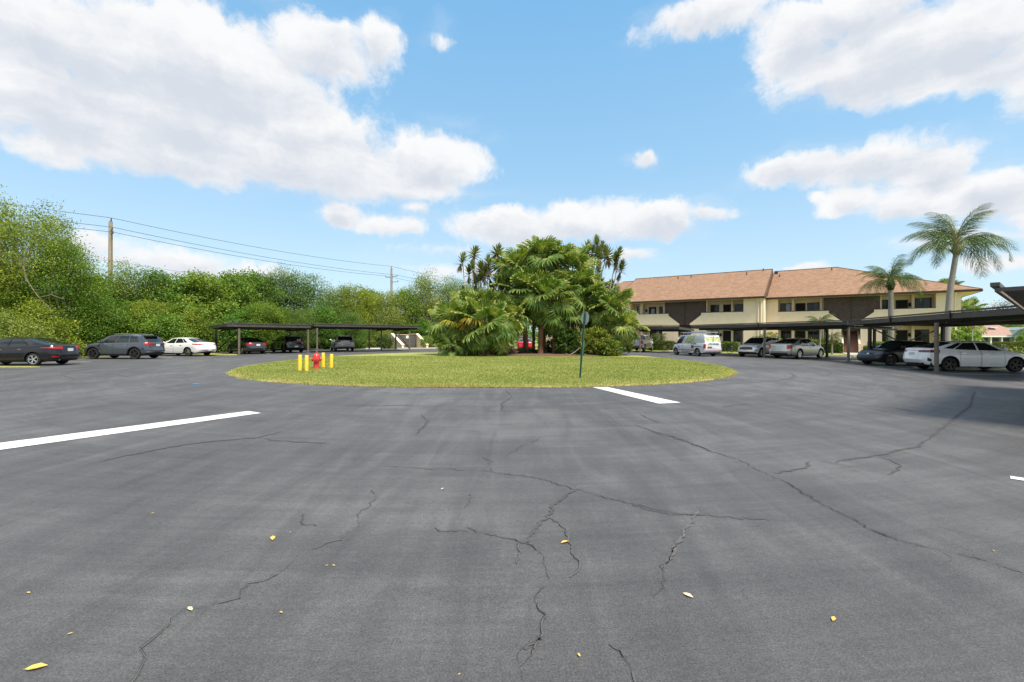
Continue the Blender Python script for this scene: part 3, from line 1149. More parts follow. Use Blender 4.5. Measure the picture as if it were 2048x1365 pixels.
window(-20.6, -20.1, 3.9, 5.75, yw, 'glass_light', False)
door(-18.97, -18.04, 3.25, 5.6, yw, 'glass_light')
window(-17.65, -17.07, 3.9, 5.62, yw, 'glass', False)
lamp(-19.3, 5.15, yw)
window(-11.38, -10.41, 3.5, 5.62, yw, ('glass', 'glass_grey'))
door(-9.95, -9.08, 3.25, 5.6, yw)
window(-8.70, -7.80, 3.9, 5.60, yw, 'glass', False)
door(-18.83, -18.05, .08, 2.45, yw)
window(-17.65, -17.05, .5, 2.46, yw, 'glass', False)
lamp(-19.3, 1.95, yw)
window(-11.38, -10.41, .9, 2.44, yw, 'glass_grey')
door(-9.97, -9.03, .08, 2.44, yw)
window(-8.76, -7.84, 1.1, 2.44, yw, ('glass', 'glass_grey'))
lamp(-10.2, 1.95, yw)

# --- module B: s -5.5 .. 11.04, facade at y = 2.5
yB = 2.5
cB = 2.5
bbox('wall', -5.498, -4.28, yB, yB + 2.4, 0, EZ, M['cream'])
bbox('wall', 9.25, 11.04, yB, yB + 18.0, 0, EZ, M['cream'])
bbox('wall', -4.28, .06, yB + WD, yB + WD + .2, 0, EZ, M['cream'])
bbox('wall', 4.95, 9.25, yB + WD, yB + WD + .2, 0, EZ, M['cream'])
bbox('wall', .40, 1.68, yB + .20, yB + .38, 0, CZ + .05, M['cream'])
bbox('wall', 3.32, 5.1, yB + .20, yB + .38, 0, CZ + .05, M['cream'])
for xx in (.0, 4.95):
    bbox('wall', xx, xx + .1, yB + .42, yB + WD + .2, 0, EZ, M['cream'])
bbox('pillar', -2.98, -2.72, yB + 1.0, yB + 1.58, 0, EZ, M['cream'])
bbox('pillar', -.28, -.05, yB + .9, yB + 1.58, 0, EZ, M['cream'])
bbox('pillar', 7.55, 7.78, yB + 1.1, yB + 1.58, 0, EZ, M['cream'])
bbox('pillar', 5.0, 5.15, yB + .9, yB + 1.58, 0, EZ, M['cream'])
parapet(-4.28, cB, yB + .02, 'r', cB)
parapet(cB, 9.25, yB + .02, 'l', cB)
bbox('lintel_board', -4.26, .38, yB + .22, yB + .27, 2.84, CZ - .02, M['lintel'])
bbox('lintel_board', 5.12, 9.23, yB + .22, yB + .27, 2.84, CZ - .02, M['lintel'])
stairwell(cB, yB)
yw = yB + WD
window(-4.17, -3.05, 3.9, 5.65, yw, ('glass', 'glass_light'))
door(-2.62, -1.64, 3.25, 5.62, yw)
window(-1.49, -.3, 3.4, 5.64, yw, ('glass', 'glass_grey'))
window(-4.1, -3.05, .9, 2.5, yw, ('glass', 'glass'))
door(-2.66, -1.64, .08, 2.46, yw)
window(-1.42, -.32, .12, 2.54, yw, ('glass', 'glass'))
window(5.2, 5.95, 3.5, 5.68, yw, 'glass', False)
door(6.33, 7.32, 3.25, 5.60, yw)
window(7.85, 9.15, 3.5, 5.72, yw, ('glass', 'glass_grey'))
bbox('door_panel', 5.25, 5.62, yw - .06, yw - .004, .08, 2.75, M['brown'])
window(5.7, 6.1, .5, 2.5, yw, 'glass_light', False)
door(6.32, 7.3, .08, 2.45, yw)
window(7.81, 8.97, .5, 2.48, yw, ('glass', 'glass_grey'))
lamp(7.45, 5.1, yw)
lamp(7.43, 1.95, yw)
lamp(-2.85, 5.1, yw)
lamp(-2.87, 1.95, yw)
# mailbox shelf and planter boxes at the foot of the wall
bbox('planter_box', .2, 1.2, yB - .35, yB + .0, .72, 1.0, M['terracotta'])
bbox('wall', -5.5, 9.25, yB + 17.8, yB + 18, 0, EZ, M['cream'])
# --- module C (furthest left), mostly behind the palms
yC = 2.5
bbox('wall', -36, -23.402, yC + WD, yC + WD + .2, 0, EZ, M['cream'])
bbox('wall', -36, -33, yC, yC + WD - .005, 0, EZ, M['cream'])
bbox('wall', -26, -23.402, yC, yC + WD - .005, 0, EZ, M['cream'])
bbox('balcony_wall', -33, -26, yC + .02, yC + .2, CZ, PZ, M['cream'])
bbox('wall', -36, -35.8, yC + WD + .205, yC + 18, 0, EZ, M['cream'])
for a_, b_ in ((-32.4, -31.3), (-29, -28.1), (-27.6, -26.5)):
    window(a_, b_, 3.6, 5.6, yC + WD)
    window(a_, b_, .8, 2.45, yC + WD)


# --- roofs
def roof(x0, x1, ye, hipl, hipr, name='roof'):
    """eave at y=ye, z 6.25; ridge 10 m further back; pitch .43"""
    H0, yr, H1 = 6.25, ye + 10.0, 10.5
    ye2 = ye + 20.0
    r0 = x0 + (11.0 if hipl else 0)
    r1 = x1 - (11.0 if hipr else 0)
    v_ = [(x0, ye, H0), (x1, ye, H0), (x1, ye2, H0), (x0, ye2, H0), (r0, yr, H1), (r1, yr, H1)]
    f_ = [(0, 1, 5, 4), (2, 3, 4, 5), (1, 2, 5), (3, 0, 4)]
    m_ = MB()
    m_.add(v_, f_)
    th = .06
    m_.add([(x, y, z - th) for x, y, z in v_], [tuple(reversed(q)) for q in f_])
    o = m_.build(name, M['shingle'], bld)
    # fascia boards and soffit
    fb = MB()
    fb.box(x0 + .03, x1 - .03, ye + .02, ye + .06, EZ - .02, H0 - .07)
    if hipr:
        fb.box(x1 - .06, x1 - .02, ye + .062, ye2 - .05, EZ - .02, H0 - .07)
    if hipl:
        fb.box(x0 + .02, x0 + .06, ye + .062, ye2 - .05, EZ - .02, H0 - .07)
    fb.build('fascia', M['fascia'], o)
    so = MB()
    so.box(x0 + .07, x1 - .07, ye + .07, ye2 - .07, EZ + .005, EZ + .03)
    so.build('soffit', M['soffit'], o)
    rc = MB()
    rc.beam((r0, yr, H1 + .01), (r1, yr, H1 + .01), .26, .05)
    if hipr:
        rc.beam((r1, yr, H1 + .01), (x1 - .1, ye + .1, H0 + .04), .2, .05)
        rc.beam((r1, yr, H1 + .01), (x1 - .1, ye2 - .1, H0 + .04), .2, .05)
    rc.build('ridge_cap', M['shingle'], o)
    return o


rA = roof(-23.5, -5.35, -.62, False, False)
rB = roof(-5.34, 12.45, 1.88, False, True)
rC = roof(-37.4, -23.51, 1.88, True, False)
for x0_ in (-23.46, -5.42):                    # gable ends of the forward roof
    g_ = MB()
    g_.slab([(x0_, -.5, 6.2), (x0_, 19.2, 6.2), (x0_, 9.38, 10.38)], (.06, 0, 0))
    g_.build('gable', M['brown'], bld)
    for sg in (-1, 1):
        e_ = MB()
        e_.beam((x0_ + .03, -.62 if sg < 0 else 19.38, 6.16), (x0_ + .03, 9.38, 10.42), .05, .22)
        e_.build('barge_board', M['fascia'], bld)
for s_, y_, big in ((-16.9, 8.0, 0), (-15.2, 8.3, 1), (-8.2, 7.8, 1), (-6.4, 8.9, 0), (-4.6, 9.4, 1), (.9, 10.8, 1)):
    base = 6.25 + (y_ - (-.62 if s_ < -5.35 else 1.88)) * .425
    m_ = MB()
    m_.tube([(s_, y_, base - .1), (s_, y_, base + .32)], .06, 8)
    m_.tube([(s_, y_, base - .02), (s_, y_, base + .06)], [.14, .08], 8)
    m_.build('vent_pipe', M['fascia'], rA if s_ < -5.35 else rB)
v_ = MB()
v_.box(-5.3, -4.9, 10.6, 11.1, 9.9, 10.35)
v_.build('roof_vent', M['fascia'], rB)
# downspouts
for s_, y_ in ((-6.05, -.07), (-5.75, -.07), (10.62, 2.43)):
    d_ = MB()
    d_.tube([(s_, y_ - .4, EZ - .03), (s_, y_ - .35, EZ - .18), (s_, y_, EZ - .5), (s_, y_, .1)], .055, 8)
    d_.build('downspout', M['cream_trim'], bld)
bbox('corner_board', -5.62, -5.49, -.012, -.002, 0, EZ - .03, M['cream_trim'])

# paths in front of the building
def bl(s_, y_, z_=0.0):
    return Vector((32.88 + .826 * s_ + .564 * y_, 48.16 - .564 * s_ + .826 * y_, z_))


def pave(name, pts_, z=.03, mat='concrete'):
    m_ = MB()
    m_.prism([(p.x, p.y) for p in pts_][::1], -.01, z)
    return tag(m_.build(name, M[mat]), kind='structure')


pave('path', [bl(cA - .9, -.42), bl(cA - 1.0, -8.2), bl(cA + .5, -8.2), bl(cA + .9, -.42)])
pave('path', [bl(cB - .9, yB - .42), bl(cB - .5, -5.5), bl(cB + 1.1, -5.5), bl(cB + .9, yB - .42)])


# ------------------------------------------------------------------ small house far behind at the right
hs_ = thing('house', 'low blue grey house with pinkish shingle roof seen far off under the right carport', 'house', (108.5, 102, 0), -14 * D2R)
def hb_(name, *a, mat='house_wall', par=None):
    m_ = MB()
    m_.box(*a)
    return m_.build(name, M[mat], par or hs_)


hb_('wall', -5.5, 6.2, 0, 9, -.0, 2.2)
w_ = MB()
w_.slab([(-7, -.8, 2.3), (5.4, -.8, 2.3), (3.4, 5.5, 5.0), (-5.2, 5.5, 5.0)], (0, 0, .12))
w_.slab([(-7, 11, 2.3), (5.4, 11, 2.3), (3.4, 5.5, 5.0), (-5.2, 5.5, 5.0)], (0, 0, .12))
hr = w_.build('roof', M['house_roof'], hs_)
w_ = MB()
w_.box(-7, 6, -.9, -.8, 2.02, 2.36)
w_.build('fascia', M['white'], hs_)
w_ = MB()
w_.slab([(2.2, -1.4, 2.0), (8.6, -1.4, 2.0), (8.6, -1.4, 3.4), (5.4, -1.4, 4.3), (3.6, -1.4, 3.6)], (0, 7, 0))
w_.build('wing', M['teal'], hs_)
w_ = MB()
w_.beam((2.0, -1.5, 3.5), (5.8, -1.5, 4.35), 1.0, .16)
w_.beam((5.6, -1.5, 4.35), (9.2, -1.5, 3.5), 1.0, .16)
w_.build('roof', M['house_wall'], hs_)
hb_('skylight', .3, 1.6, 2.0, 3.2, 4.1, 4.25, mat='white')
for x in (-3.4, -1.4, .6, 3.0):
    hb_('porch_post', x, x + .25, -.6, -.4, 0, 2.0, mat='white')
for x in (-2.9, -.9, 1.1):
    hb_('window', x, x + 1.3, -.06, -.01, .7, 1.8, mat='glass')


# ------------------------------------------------------------------ carports
def carport(label, P0, P1, out, depth, zf=2.45, slope=-.02, posts=(), rear=(), braces=(), fasc=.30, seam=None, post_w=.13, deckmat='steel', ppw=None, lining=False):
    """front edge P0->P1, roof runs back along out; corrugated deck on beams and posts"""
    P0, P1 = Vector((*P0, 0)), Vector((*P1, 0))
    u = (P1 - P0)
    L = u.length
    u.normalize()
    o = Vector((*out, 0)).normalized()
    root = thing('carport', label, 'carport', tuple(P0))
    R = lambda a, b, z: u * a + o * b + Vector((0, 0, z))
    zr = zf + fasc
    # ribbed deck: each panel is a part
    npan = max(1, round(L / 1.22))
    for i in range(npan):
        a, b = i * L / npan + .004, (i + 1) * L / npan - .004
        m_ = MB()
        prof = []
        k = 4
        for j in range(k):
            t0 = a + (b - a) * j / k
            t1 = a + (b - a) * (j + 1) / k
            prof += [(t0, 0), (t0 + (t1 - t0) * .6, 0), (t0 + (t1 - t0) * .68, .045), (t0 + (t1 - t0) * .92, .045)]
        prof.append((b, 0))
        vs = []
        for (x, dz) in prof:
            for (q, zz) in ((.10, 0), (depth - .05, slope * depth)):
                vs.append(R(x, q, zr - .10 + dz + zz))
        for (x, dz) in prof:
            for (q, zz) in ((.10, 0), (depth - .05, slope * depth)):
                vs.append(R(x, q, zr - .115 + dz + zz))
        n = len(prof)
        fs = [(2 * i_, 2 * i_ + 2, 2 * i_ + 3, 2 * i_ + 1) for i_ in range(n - 1)]
        fs += [(2 * n + 2 * i_, 2 * n + 2 * i_ + 1, 2 * n + 2 * i_ + 3, 2 * n + 2 * i_ + 2) for i_ in range(n - 1)]
        m_.add(vs, fs)
        m_.build('roof_panel', M[deckmat], root)
    f_ = MB()
    f_.beam(R(-.02, .04, zr - .03 - fasc / 2 + .0), R(L + .02, .04, zr - .03 - fasc / 2), .05, fasc - .06)
    f_.build('fascia', M['steel'], root)
    f_ = MB()
    f_.beam(R(-.05, .02, zr + .0), R(L + .05, .02, zr + .0), .12, .07)
    f_.build('gutter_cap', M['steel'], root)
    for a in (0.0, L):
        f_ = MB()
        f_.beam(R(a, .08, zr - .03 - fasc / 2), R(a, depth, zr - .03 - fasc / 2 + slope * depth), .05, fasc - .06)
        f_.build('end_fascia', M['steel'], root)
    f_ = MB()
    f_.beam(R(0, depth - .02, zr - fasc / 2 + slope * depth), R(L, depth - .02, zr - fasc / 2 + slope * depth), .05, fasc * .7)
    f_.build('rear_fascia', M['steel_dark'], root)
    if lining:
        f_ = MB()
        f_.beam(R(.05, .075, zr - .03 - fasc / 2), R(L - .05, .075, zr - .03 - fasc / 2), .012, fasc - .05)
        f_.build('fascia_lining', M['lining'], root)
    for q in (.9, depth - 1.0):
        f_ = MB()
        f_.beam(R(.05, q, zf - .06), R(L - .05, q, zf - .06), .10, .20)
        f_.build('long_beam', M['steel_dark'], root)
    if seam:
        for s_ in seam:
            f_ = MB()
            f_.beam(R(s_ - .02, -.02, zf + .0), R(s_ - .02, -.02, zr + .06), .04, .05)
            f_.build('joint_cover', M['steel_dark'], root)

    def post(p, w, mat, top=zf - .16):
        q = Vector((*p, 0)) - P0
        m_ = MB()
        m_.box(q.x - w / 2, q.x + w / 2, q.y - w / 2, q.y + w / 2, 0.0, top, bev=.015)
        b_ = m_.build('post', M[mat], root)
        m_ = MB()
        m_.box(q.x - w * .95, q.x + w * .95, q.y - w * .95, q.y + w * .95, 0.001, .03)
        m_.build('base_plate', M['steel_post'], b_)
        return q
    for p in posts:
        q = post(p, ppw or post_w, 'steel_post')
        # cross beam from this post to the back
        a = q.dot(u)
        f_ = MB()
        f_.beam(R(a, .3, zf - .15), R(a, depth - .3, zf - .15 + slope * depth * .8), .10, .12)
        f_.build('cross_beam', M['steel_dark'], root)
    for p in rear:
        post(p, post_w * 1.2, 'steel_dark')
    for (a, za), (b, zb_) in braces:
        f_ = MB()
        A, B_ = Vector((*a, 0)) - P0, Vector((*b, 0)) - P0
        f_.beam(A + Vector((0, 0, za)), B_ + Vector((0, 0, zb_)), .06, .06)
        f_.build('brace', M['steel_dark'], root)
    return root


# right: section beside the camera, two long ones in a row, one further off
carport('nearest grey steel carport cut by the right edge of the view, roof only', (8.62, 8.15), (15.6, 13.9), (.53, -.85), 5.6, zf=2.35, fasc=.13,
        posts=[(15.4, 13.2)], rear=[(17.8, 9.4)], slope=.0, lining=True)
carport('dark steel carport over the black and white sedans at the right edge', (18.1, 15.4), (22.0, 29.8), (.975, -.22), 6.0, zf=2.42,
        posts=[(19.5, 20.9)], rear=[(21.62, 27.5), (26.5, 28.0), (24.6, 18.6)],
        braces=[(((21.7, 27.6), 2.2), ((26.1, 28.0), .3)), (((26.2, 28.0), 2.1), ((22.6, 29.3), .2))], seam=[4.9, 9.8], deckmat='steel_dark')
carport('dark steel carport over the silver sedan and white sport utility car', (22.05, 30.0), (16.8, 42.6), (.926, .377), 6.0, zf=2.42,
        posts=[(22.4, 30.3), (19.75, 35.6)], rear=[(22.9, 45.4), (26.6, 33.4), (25.2, 36.4)],
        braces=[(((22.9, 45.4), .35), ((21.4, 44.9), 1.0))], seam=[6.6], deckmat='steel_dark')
carport('far dark steel carport above the white pickup, in front of the stairs', (16.6, 45.3), (13.0, 47.8), (.58, .82), 6.0, zf=2.40,
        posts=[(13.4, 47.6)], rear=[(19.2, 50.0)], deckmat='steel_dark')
# left pair
c1 = carport('grey steel carport on pale posts over the dark green sedan and black sport utility car', (-23.3, 37.2), (-18.75, 42.4), (-.72, .69), 5.6, zf=2.34,
        posts=[(-22.75, 37.95), (-18.85, 42.1)], rear=[(-27.3, 42.0), (-22.6, 46.4)],
        braces=[(((-22.9, 38.3), 2.1), ((-27.0, 41.8), .3)), (((-22.6, 46.2), 2.1), ((-19.3, 42.9), .35))])
carport('grey steel carport over the pale sport utility car by the refuse enclosure', (-18.65, 42.9), (-9.9, 49.4), (-.56, .83), 5.8, zf=2.52,
        posts=[(-18.5, 43.2), (-14.35, 50.0), (-11.0, 48.9)], rear=[(-18.0, 57.4), (-14.7, 57.6)],
        braces=[(((-14.5, 57.2), 2.3), ((-11.3, 50.0), .3))], fasc=.26)

# wheel stops
wsp = [(-24.0, 55.4, 35), (-17.9, 58.6, 30), (-20.9, 56.6, 33), (26.2, 36.6, 115), (28.0, 38.6, 118)]
labs = ['pale concrete wheel stop in front of the pale sport utility car, left one', 'pale concrete wheel stop left of the refuse enclosure',
        'pale concrete wheel stop between the pale sport utility car and the refuse enclosure', 'white concrete wheel stop in front of the silver sedan',
        'white concrete wheel stop beyond the grass behind the silver sedan']
ws0 = None
for (x, y, a), lb in zip(wsp, labs):
    if ws0 is None:
        m_ = MB()
        L_ = .95
        prof = [(-.08, .0), (-.075, .09), (-.05, .13), (.05, .13), (.075, .09), (.08, 0)]
        vs = [(xx, yy, zz) for xx in (-L_, -L_ + .05, L_ - .05, L_) for yy, zz in [(q[0] * (.8 if abs(xx) == L_ else 1), q[1] * (.8 if abs(xx) == L_ else 1)) for q in prof]]
        fs = [(i * 6 + j, i * 6 + j + 1, i * 6 + 6 + j + 1, i * 6 + 6 + j) for i in range(3) for j in range(5)] + [(0, 1, 2, 3, 4, 5), (23, 22, 21, 20, 19, 18)]
        m_.add(vs, fs)
        ws = ws0 = m_.build('wheel_stop', M['block'])
    else:
        ws = ws0.copy()
        col.objects.link(ws)
    ws.location = (x, y, .002)
    ws.rotation_euler = (0, 0, a * D2R)
    tag(ws, lb, 'wheel stop', 'concrete wheel stops in the bays')

# refuse enclosure with slanted wing walls and a board gate
en = thing('refuse_enclosure', 'cream refuse enclosure with slanted wing walls and grey board gate', 'enclosure', (-15.2, 64.6, 0), 31 * D2R)
en.scale = (1.12, 1.05, 1.05)
for sx, y0_ in ((-1.62, -4.6), (1.62, -3.9)):
    m_ = MB()
    m_.slab([(sx - .13, y0_, 0), (sx - .13, 3.0, 0), (sx - .13, 3.0, 1.85), (sx - .13, 0, 1.85), (sx - .13, y0_, .42)], (.26, 0, 0))
    wl = m_.build('wing_wall', M['cream'], en)
    m_ = MB()
    m_.beam((sx, y0_ - .05, .47), (sx, .02, 1.91), .34, .09)
    m_.beam((sx, 0, 1.92), (sx, 3.0, 1.92), .34, .09)
    m_.build('coping', M['cream_trim'], wl)
m_ = MB()
m_.box(-1.48, 1.48, 2.8, 3.0, 0, 1.85)
m_.build('back_wall', M['cream'], en)
for k, (xa, xb) in enumerate(((-1.46, -.02), (.02, 1.46))):
    m_ = MB()
    m_.box(xa, xa + .06, -.1, -.04, .1, 1.78)
    m_.box(xb - .06, xb, -.1, -.04, .1, 1.78)
    m_.box(xa + .06, xb - .06, -.1, -.04, 1.72, 1.78)
    m_.box(xa + .06, xb - .06, -.1, -.04, .1, .16)
    gt = m_.build('gate', M['bronze'], en)
    b_ = MB()
    b_.box(xa + .06, xb - .06, -.10, -.085, .16, 1.72)
    b_.build('backing_sheet', M['bronze'], gt)
    nb_ = 9
    for i in range(nb_):
        z0_ = .17 + i * (1.54 / nb_)
        b_ = MB()
        b_.box(xa + .07, xb - .07, -.15, -.105, z0_, z0_ + 1.54 / nb_ - .02)
        b_.build('board', M['gate'], gt)
m_ = MB()
m_.box(.10, .42, -.175, -.155, 1.30, 1.68)
m_.build('notice', M['white'], en)
m_ = MB()
m_.tube([(-.15, -.2, .1), (-.15, -.2, .9), (-.02, -.2, 1.1), (.1, -.2, 1.05)], .02, 6)
m_.build('latch_rod', M['steel_post'], en)
m_ = MB()
m_.box(-2.6, 2.6, -5.6, -4.7, 0.0, .12)
m_.build('apron', M['concrete'], en)

# white bent pipe left of the palms
pp = thing('standpipe', 'thin white bent pipe standing on the far grass left of the palms', 'pipe', tuple(G(878, 697.5)))
m_ = MB()
m_.tube([(0, 0, 0), (0, 0, .75), (.05, 0, .8), (.32, 0, .8), (.37, 0, .75), (.37, 0, .0)], .035, 8)
m_.build('pipe', M['white'], pp)

# ------------------------------------------------------------------ hydrant and bollards
hy0 = G(633, 742)
hyd = thing('fire_hydrant', 'red fire hydrant standing on the lawn between yellow bollards', 'fire hydrant', (hy0.x, hy0.y, .07), 20 * D2R)
m_ = MB()
m_.lathe([(0, 0), (.17, 0), (.17, .035), (.125, .04), (.12, .06), (.115, .40), (.12, .42), (.135, .43), (.135, .47), (.165, .475), (.165, .515), (.15, .52)], 28)
m_.build('barrel', M['red'], hyd, smooth=35)
m_ = MB()
m_.lathe([(.15, .52), (.152, .54), (.145, .60), (.12, .66), (.075, .70), (.05, .712), (.05, .735), (.035, .74), (.035, .79), (0, .79)], 28)
m_.build('bonnet', M['red'], hyd, smooth=40)
m_ = MB()
m_.lathe([(.118, -.05), (.118, -.11), (.13, -.12), (.13, -.15), (.105, -.17), (.105, -.20), (.04, -.205), (.04, -.25), (0, -.25)][::-1], 20, 'y', (0, .02, .44))
m_.build('pumper_nozzle', M['red'], hyd, smooth=40)
for sg in (-1, 1):
    m_ = MB()
    pr = [(.075, .05), (.075, .15), (.088, .16), (.088, .19), (.07, .2), (.03, .205), (.03, .235), (0, .235)]
    m_.lathe([(r, sg * h) for r, h in pr], 16, 'x', (0, 0, .44))
    m_.build('hose_nozzle', M['red'], hyd, smooth=40)
for ring_z, nn_, rr_ in ((.495, 8, .152), (.02, 6, .148)):
    for i in range(nn_):
        t = 2 * math.pi * (i + .5) / nn_
        m_ = MB()
        m_.lathe([(0, -.03), (.014, -.03), (.014, .032), (0, .032)], 6, 'z', (rr_ * math.cos(t), rr_ * math.sin(t), ring_z))
        m_.build('bolt', M['red'], hyd)
m_ = MB()
m_.prism([(-.42, -.18), (.5, -.02), (1.25, .35), (1.15, .62), (.4, .3), (-.45, .15)], -.06, .0)
m_.build('bare_soil', M['mulch'], hyd)

bl0 = None
for (px, py, hh, lb) in ((600.2, 746, .70, 'yellow painted bollard, leftmost of the four round the hydrant'), (613.2, 747, .69, 'yellow painted bollard next to the leftmost, just left of the hydrant'),
                         (646.6, 740.4, .73, 'taller looking yellow bollard just right of the red hydrant'), (662.8, 740.8, .68, 'yellow painted bollard, rightmost of the four')):
    p = G(px, py)
    if bl0 is None:
        bl0 = thing('bollard', lb, 'bollard', (p.x, p.y, .05))
        m_ = MB()
        m_.lathe([(.072, -.1), (.072, .685), (.066, .698), (.05, .708), (0, .712)], 24)
        m_.build('pipe', M['yellow'], bl0, smooth=50)
        m_ = MB()
        m_.lathe([(.0735, .0), (.0745, .035), (.0735, .05)], 24)
        m_.build('worn_foot', M['cream_trim'], bl0, smooth=60)
        b = bl0
    else:
        b = copy_tree(bl0)
    b.location = (p.x, p.y, .045)
    b.scale = (1, 1, hh / .70)
    b.rotation_euler = (random.Random(px).uniform(-.02, .02), random.Random(py).uniform(-.025, .02), px)
    tag(b, lb, 'bollard', 'yellow bollards round the hydrant')

# ------------------------------------------------------------------ stop sign seen from behind
sp0 = G(1160, 762)
sg_ = thing('road_sign', 'octagonal road sign seen from behind on a leaning green post', 'road sign', (sp0.x, sp0.y, .02), 0)
sg_.rotation_euler = (0, 3.6 * D2R, 0)
rz = -68 * D2R


def rot2(x, y):
    return x * math.cos(rz) - y * math.sin(rz), x * math.sin(rz) + y * math.cos(rz)


def uchannel(z0, z1, off, name, par):
    m_ = MB()
    pr = [(-.045, 0), (-.03, 0), (-.02, .03), (.02, .03), (.03, 0), (.045, 0), (.045, .006), (.034, .006), (.024, .037), (-.024, .037), (-.034, .006), (-.045, .006)]
    pts_ = [rot2(x, y + off) for x, y in pr]
    m_.prism(pts_, z0, z1)
    return m_.build(name, M['sign_green'], par)


uchannel(.55, 2.42, 0, 'post', sg_)
uchannel(-.1, 1.05, -.010, 'base_post', sg_)
oct_ = [(.27 * math.cos((k + .5) * math.pi / 4), .25 * math.sin((k + .5) * math.pi / 4)) for k in range(8)]
m_ = MB()
vs = []
for off in (.042, .045):
    for x, z in oct_:
        X, Y = rot2(x, off)
        vs.append((X, Y, 2.18 + z))
m_.add(vs, [tuple(range(8)), tuple(range(15, 7, -1))] + [(i, i + 8, (i + 1) % 8 + 8, (i + 1) % 8) for i in range(8)])
m_.build('sign_plate', M['alu'], sg_)
m_ = MB()
vs = []
for x, z in oct_:
    X, Y = rot2(x * .985, .047)
    vs.append((X, Y, 2.18 + z * .985))
m_.add(vs, [tuple(range(7, -1, -1))])
m_.build('sign_face', M['red'], sg_)
for z_ in (1.98, 2.38):
    m_ = MB()
    X, Y = rot2(0, .026)
    m_.lathe([(0, -.004), (.013, -.004), (.013, .006), (0, .006)], 6, 'y', (X, Y - .01, z_))
    m_.build('bolt', M['alu'], sg_)

# small brown diamond sign by the round shrub at the far right
ds = thing('road_sign', 'small brown diamond sign on a pale pole beyond the round shrub', 'road sign', (34.3, 33.9, 0), -30 * D2R)
m_ = MB()
m_.tube([(0, 0, 0), (0, 0, 2.2)], .035, 8)
m_.build('post', M['alu'], ds)
m_ = MB()
m_.slab([(-.16, -.05, 2.4), (0, -.05, 2.2), (.16, -.05, 2.4), (0, -.05, 2.62)], (0, .02, 0))
m_.build('sign_plate', M['lintel'], ds)

# ------------------------------------------------------------------ utility poles and cables
def pole(label, x, y, h, arms):
    t_ = thing('utility_pole', label, 'utility pole', (x, y, 0))
    m_ = MB()
    m_.tube([(0, 0, -.2), (0, 0, h * .5), (0, 0, h)], [.24, .20, .16], 12)
    m_.build('shaft', M['wood_pole'], t_, smooth=50)
    for (dx, dy, z) in arms:
        m_ = MB()
        m_.beam((0, 0, z), (dx, dy, z + .1), .09, .09)
        b = m_.build('bracket', M['steel_post'], t_)
        m_ = MB()
        m_.lathe([(.03, .1), (.075, .14), (.04, .18), (.075, .22), (.04, .26), (.07, .30), (.02, .36), (0, .36)], 10, 'z', (dx, dy, z))
        m_.build('insulator', M['steel_post'], b, smooth=40)
    m_ = MB()
    m_.tube([(.2, -.15, h * .35), (.2, -.15, h - 1.0)], .02, 5)
    m_.build('conduit', M['steel_post'], t_)
    return t_


PA = Vector((-39.9, 45.2))
PB = Vector((-19.9, 75.0))
dd = (PB - PA)
PC = PB + dd
PD = PA - dd
hA, hB = 12.5, 12.2
pole('tall weathered utility pole rising behind the trees at the left', PA.x, PA.y, 12.9, [(.15, -.1, 12.9), (.35, -.2, 12.0), (.45, -.25, 11.6)])
pole('distant utility pole with side arms above the tree line left of the palms', PB.x, PB.y, 12.9, [(0, 0, 12.9), (-.9, -.2, 11.3), (.9, .2, 11.5), (1.0, .25, 10.6)])
ws_ = [((.15, -.1, 13.25), (0, 0, 13.2), (0, 0, 13.2)), ((.35, -.2, 12.3), (.9, .2, 11.8), (.9, .2, 11.8)), ((.45, -.25, 11.8), (-.9, -.2, 11.6), (-.9, -.2, 11.6)), ((.2, 0, 9.0), (0, 0, 8.6), (0, 0, 8.6))]
wl = ['topmost dark cable strung along the utility poles', 'second dark cable below the topmost one on the utility poles', 'third dark cable, lower of the close pair on the utility poles',
      'thin lowest cable hanging well below the others on the utility poles']
for (oa, ob, oc), lb in zip(ws_, wl):
    m_ = MB()
    cp = [PD, PA, PB, PC]
    of = [oa, oa, ob, oc]
    path = []
    for k in range(3):
        A = Vector((cp[k].x + of[k][0], cp[k].y + of[k][1], of[k][2]))
        B_ = Vector((cp[k + 1].x + of[k + 1][0], cp[k + 1].y + of[k + 1][1], of[k + 1][2]))
        for i in range(12):
            u = i / 12
            p = A.lerp(B_, u)
            p.z -= .55 * 4 * u * (1 - u)
            path.append(p)
    path.append(B_)
    m_.tube(path, .021 if oa[2] > 10 else .012, 4)
    tag(m_.build('power_cable', M['wire']), lb, 'cable', 'cables on the utility poles')

# ------------------------------------------------------------------ fallen leaves and a scrap of litter
LV = [(75, 1338, .085, 'leaf_dry', 'largest yellow fallen leaf, lying alone in the lower left corner'), (547, 1078, .08, 'leaf_dry', 'yellow green fallen leaf on asphalt left of the middle'),
      (1131, 1086, .075, 'leaf_dry', 'yellow fallen leaf beside the thin crack right of the middle'), (1378, 1193, .065, 'leaf_pale', 'cream coloured fallen leaf right of the trowelled patch'),
      (1669, 1240, .05, 'leaf_dry', 'small orange leaf on asphalt below the long dark crack'), (382, 1220, .055, 'leaf_pale', 'pale withered sprig lying on the left crack'),
      (886, 979, .05, 'leaf_pale', 'tiny pale leaf on asphalt above the middle of the picture')]
TL = [(398, 1022), (101, 988), (582, 1066), (307, 1028), (573, 902), (539, 929), (740, 926), (655, 1133), (669, 1133), (1160, 1313), (921, 1350), (134, 894), (95, 868), (91, 848),
      (1349, 866), (1452, 862), (1880, 938), (1988, 1103), (142, 1270), (59, 1188), (420, 811), (640, 864), (30, 798), (564, 1227), (1320, 850), (58, 820)]
lf0 = None


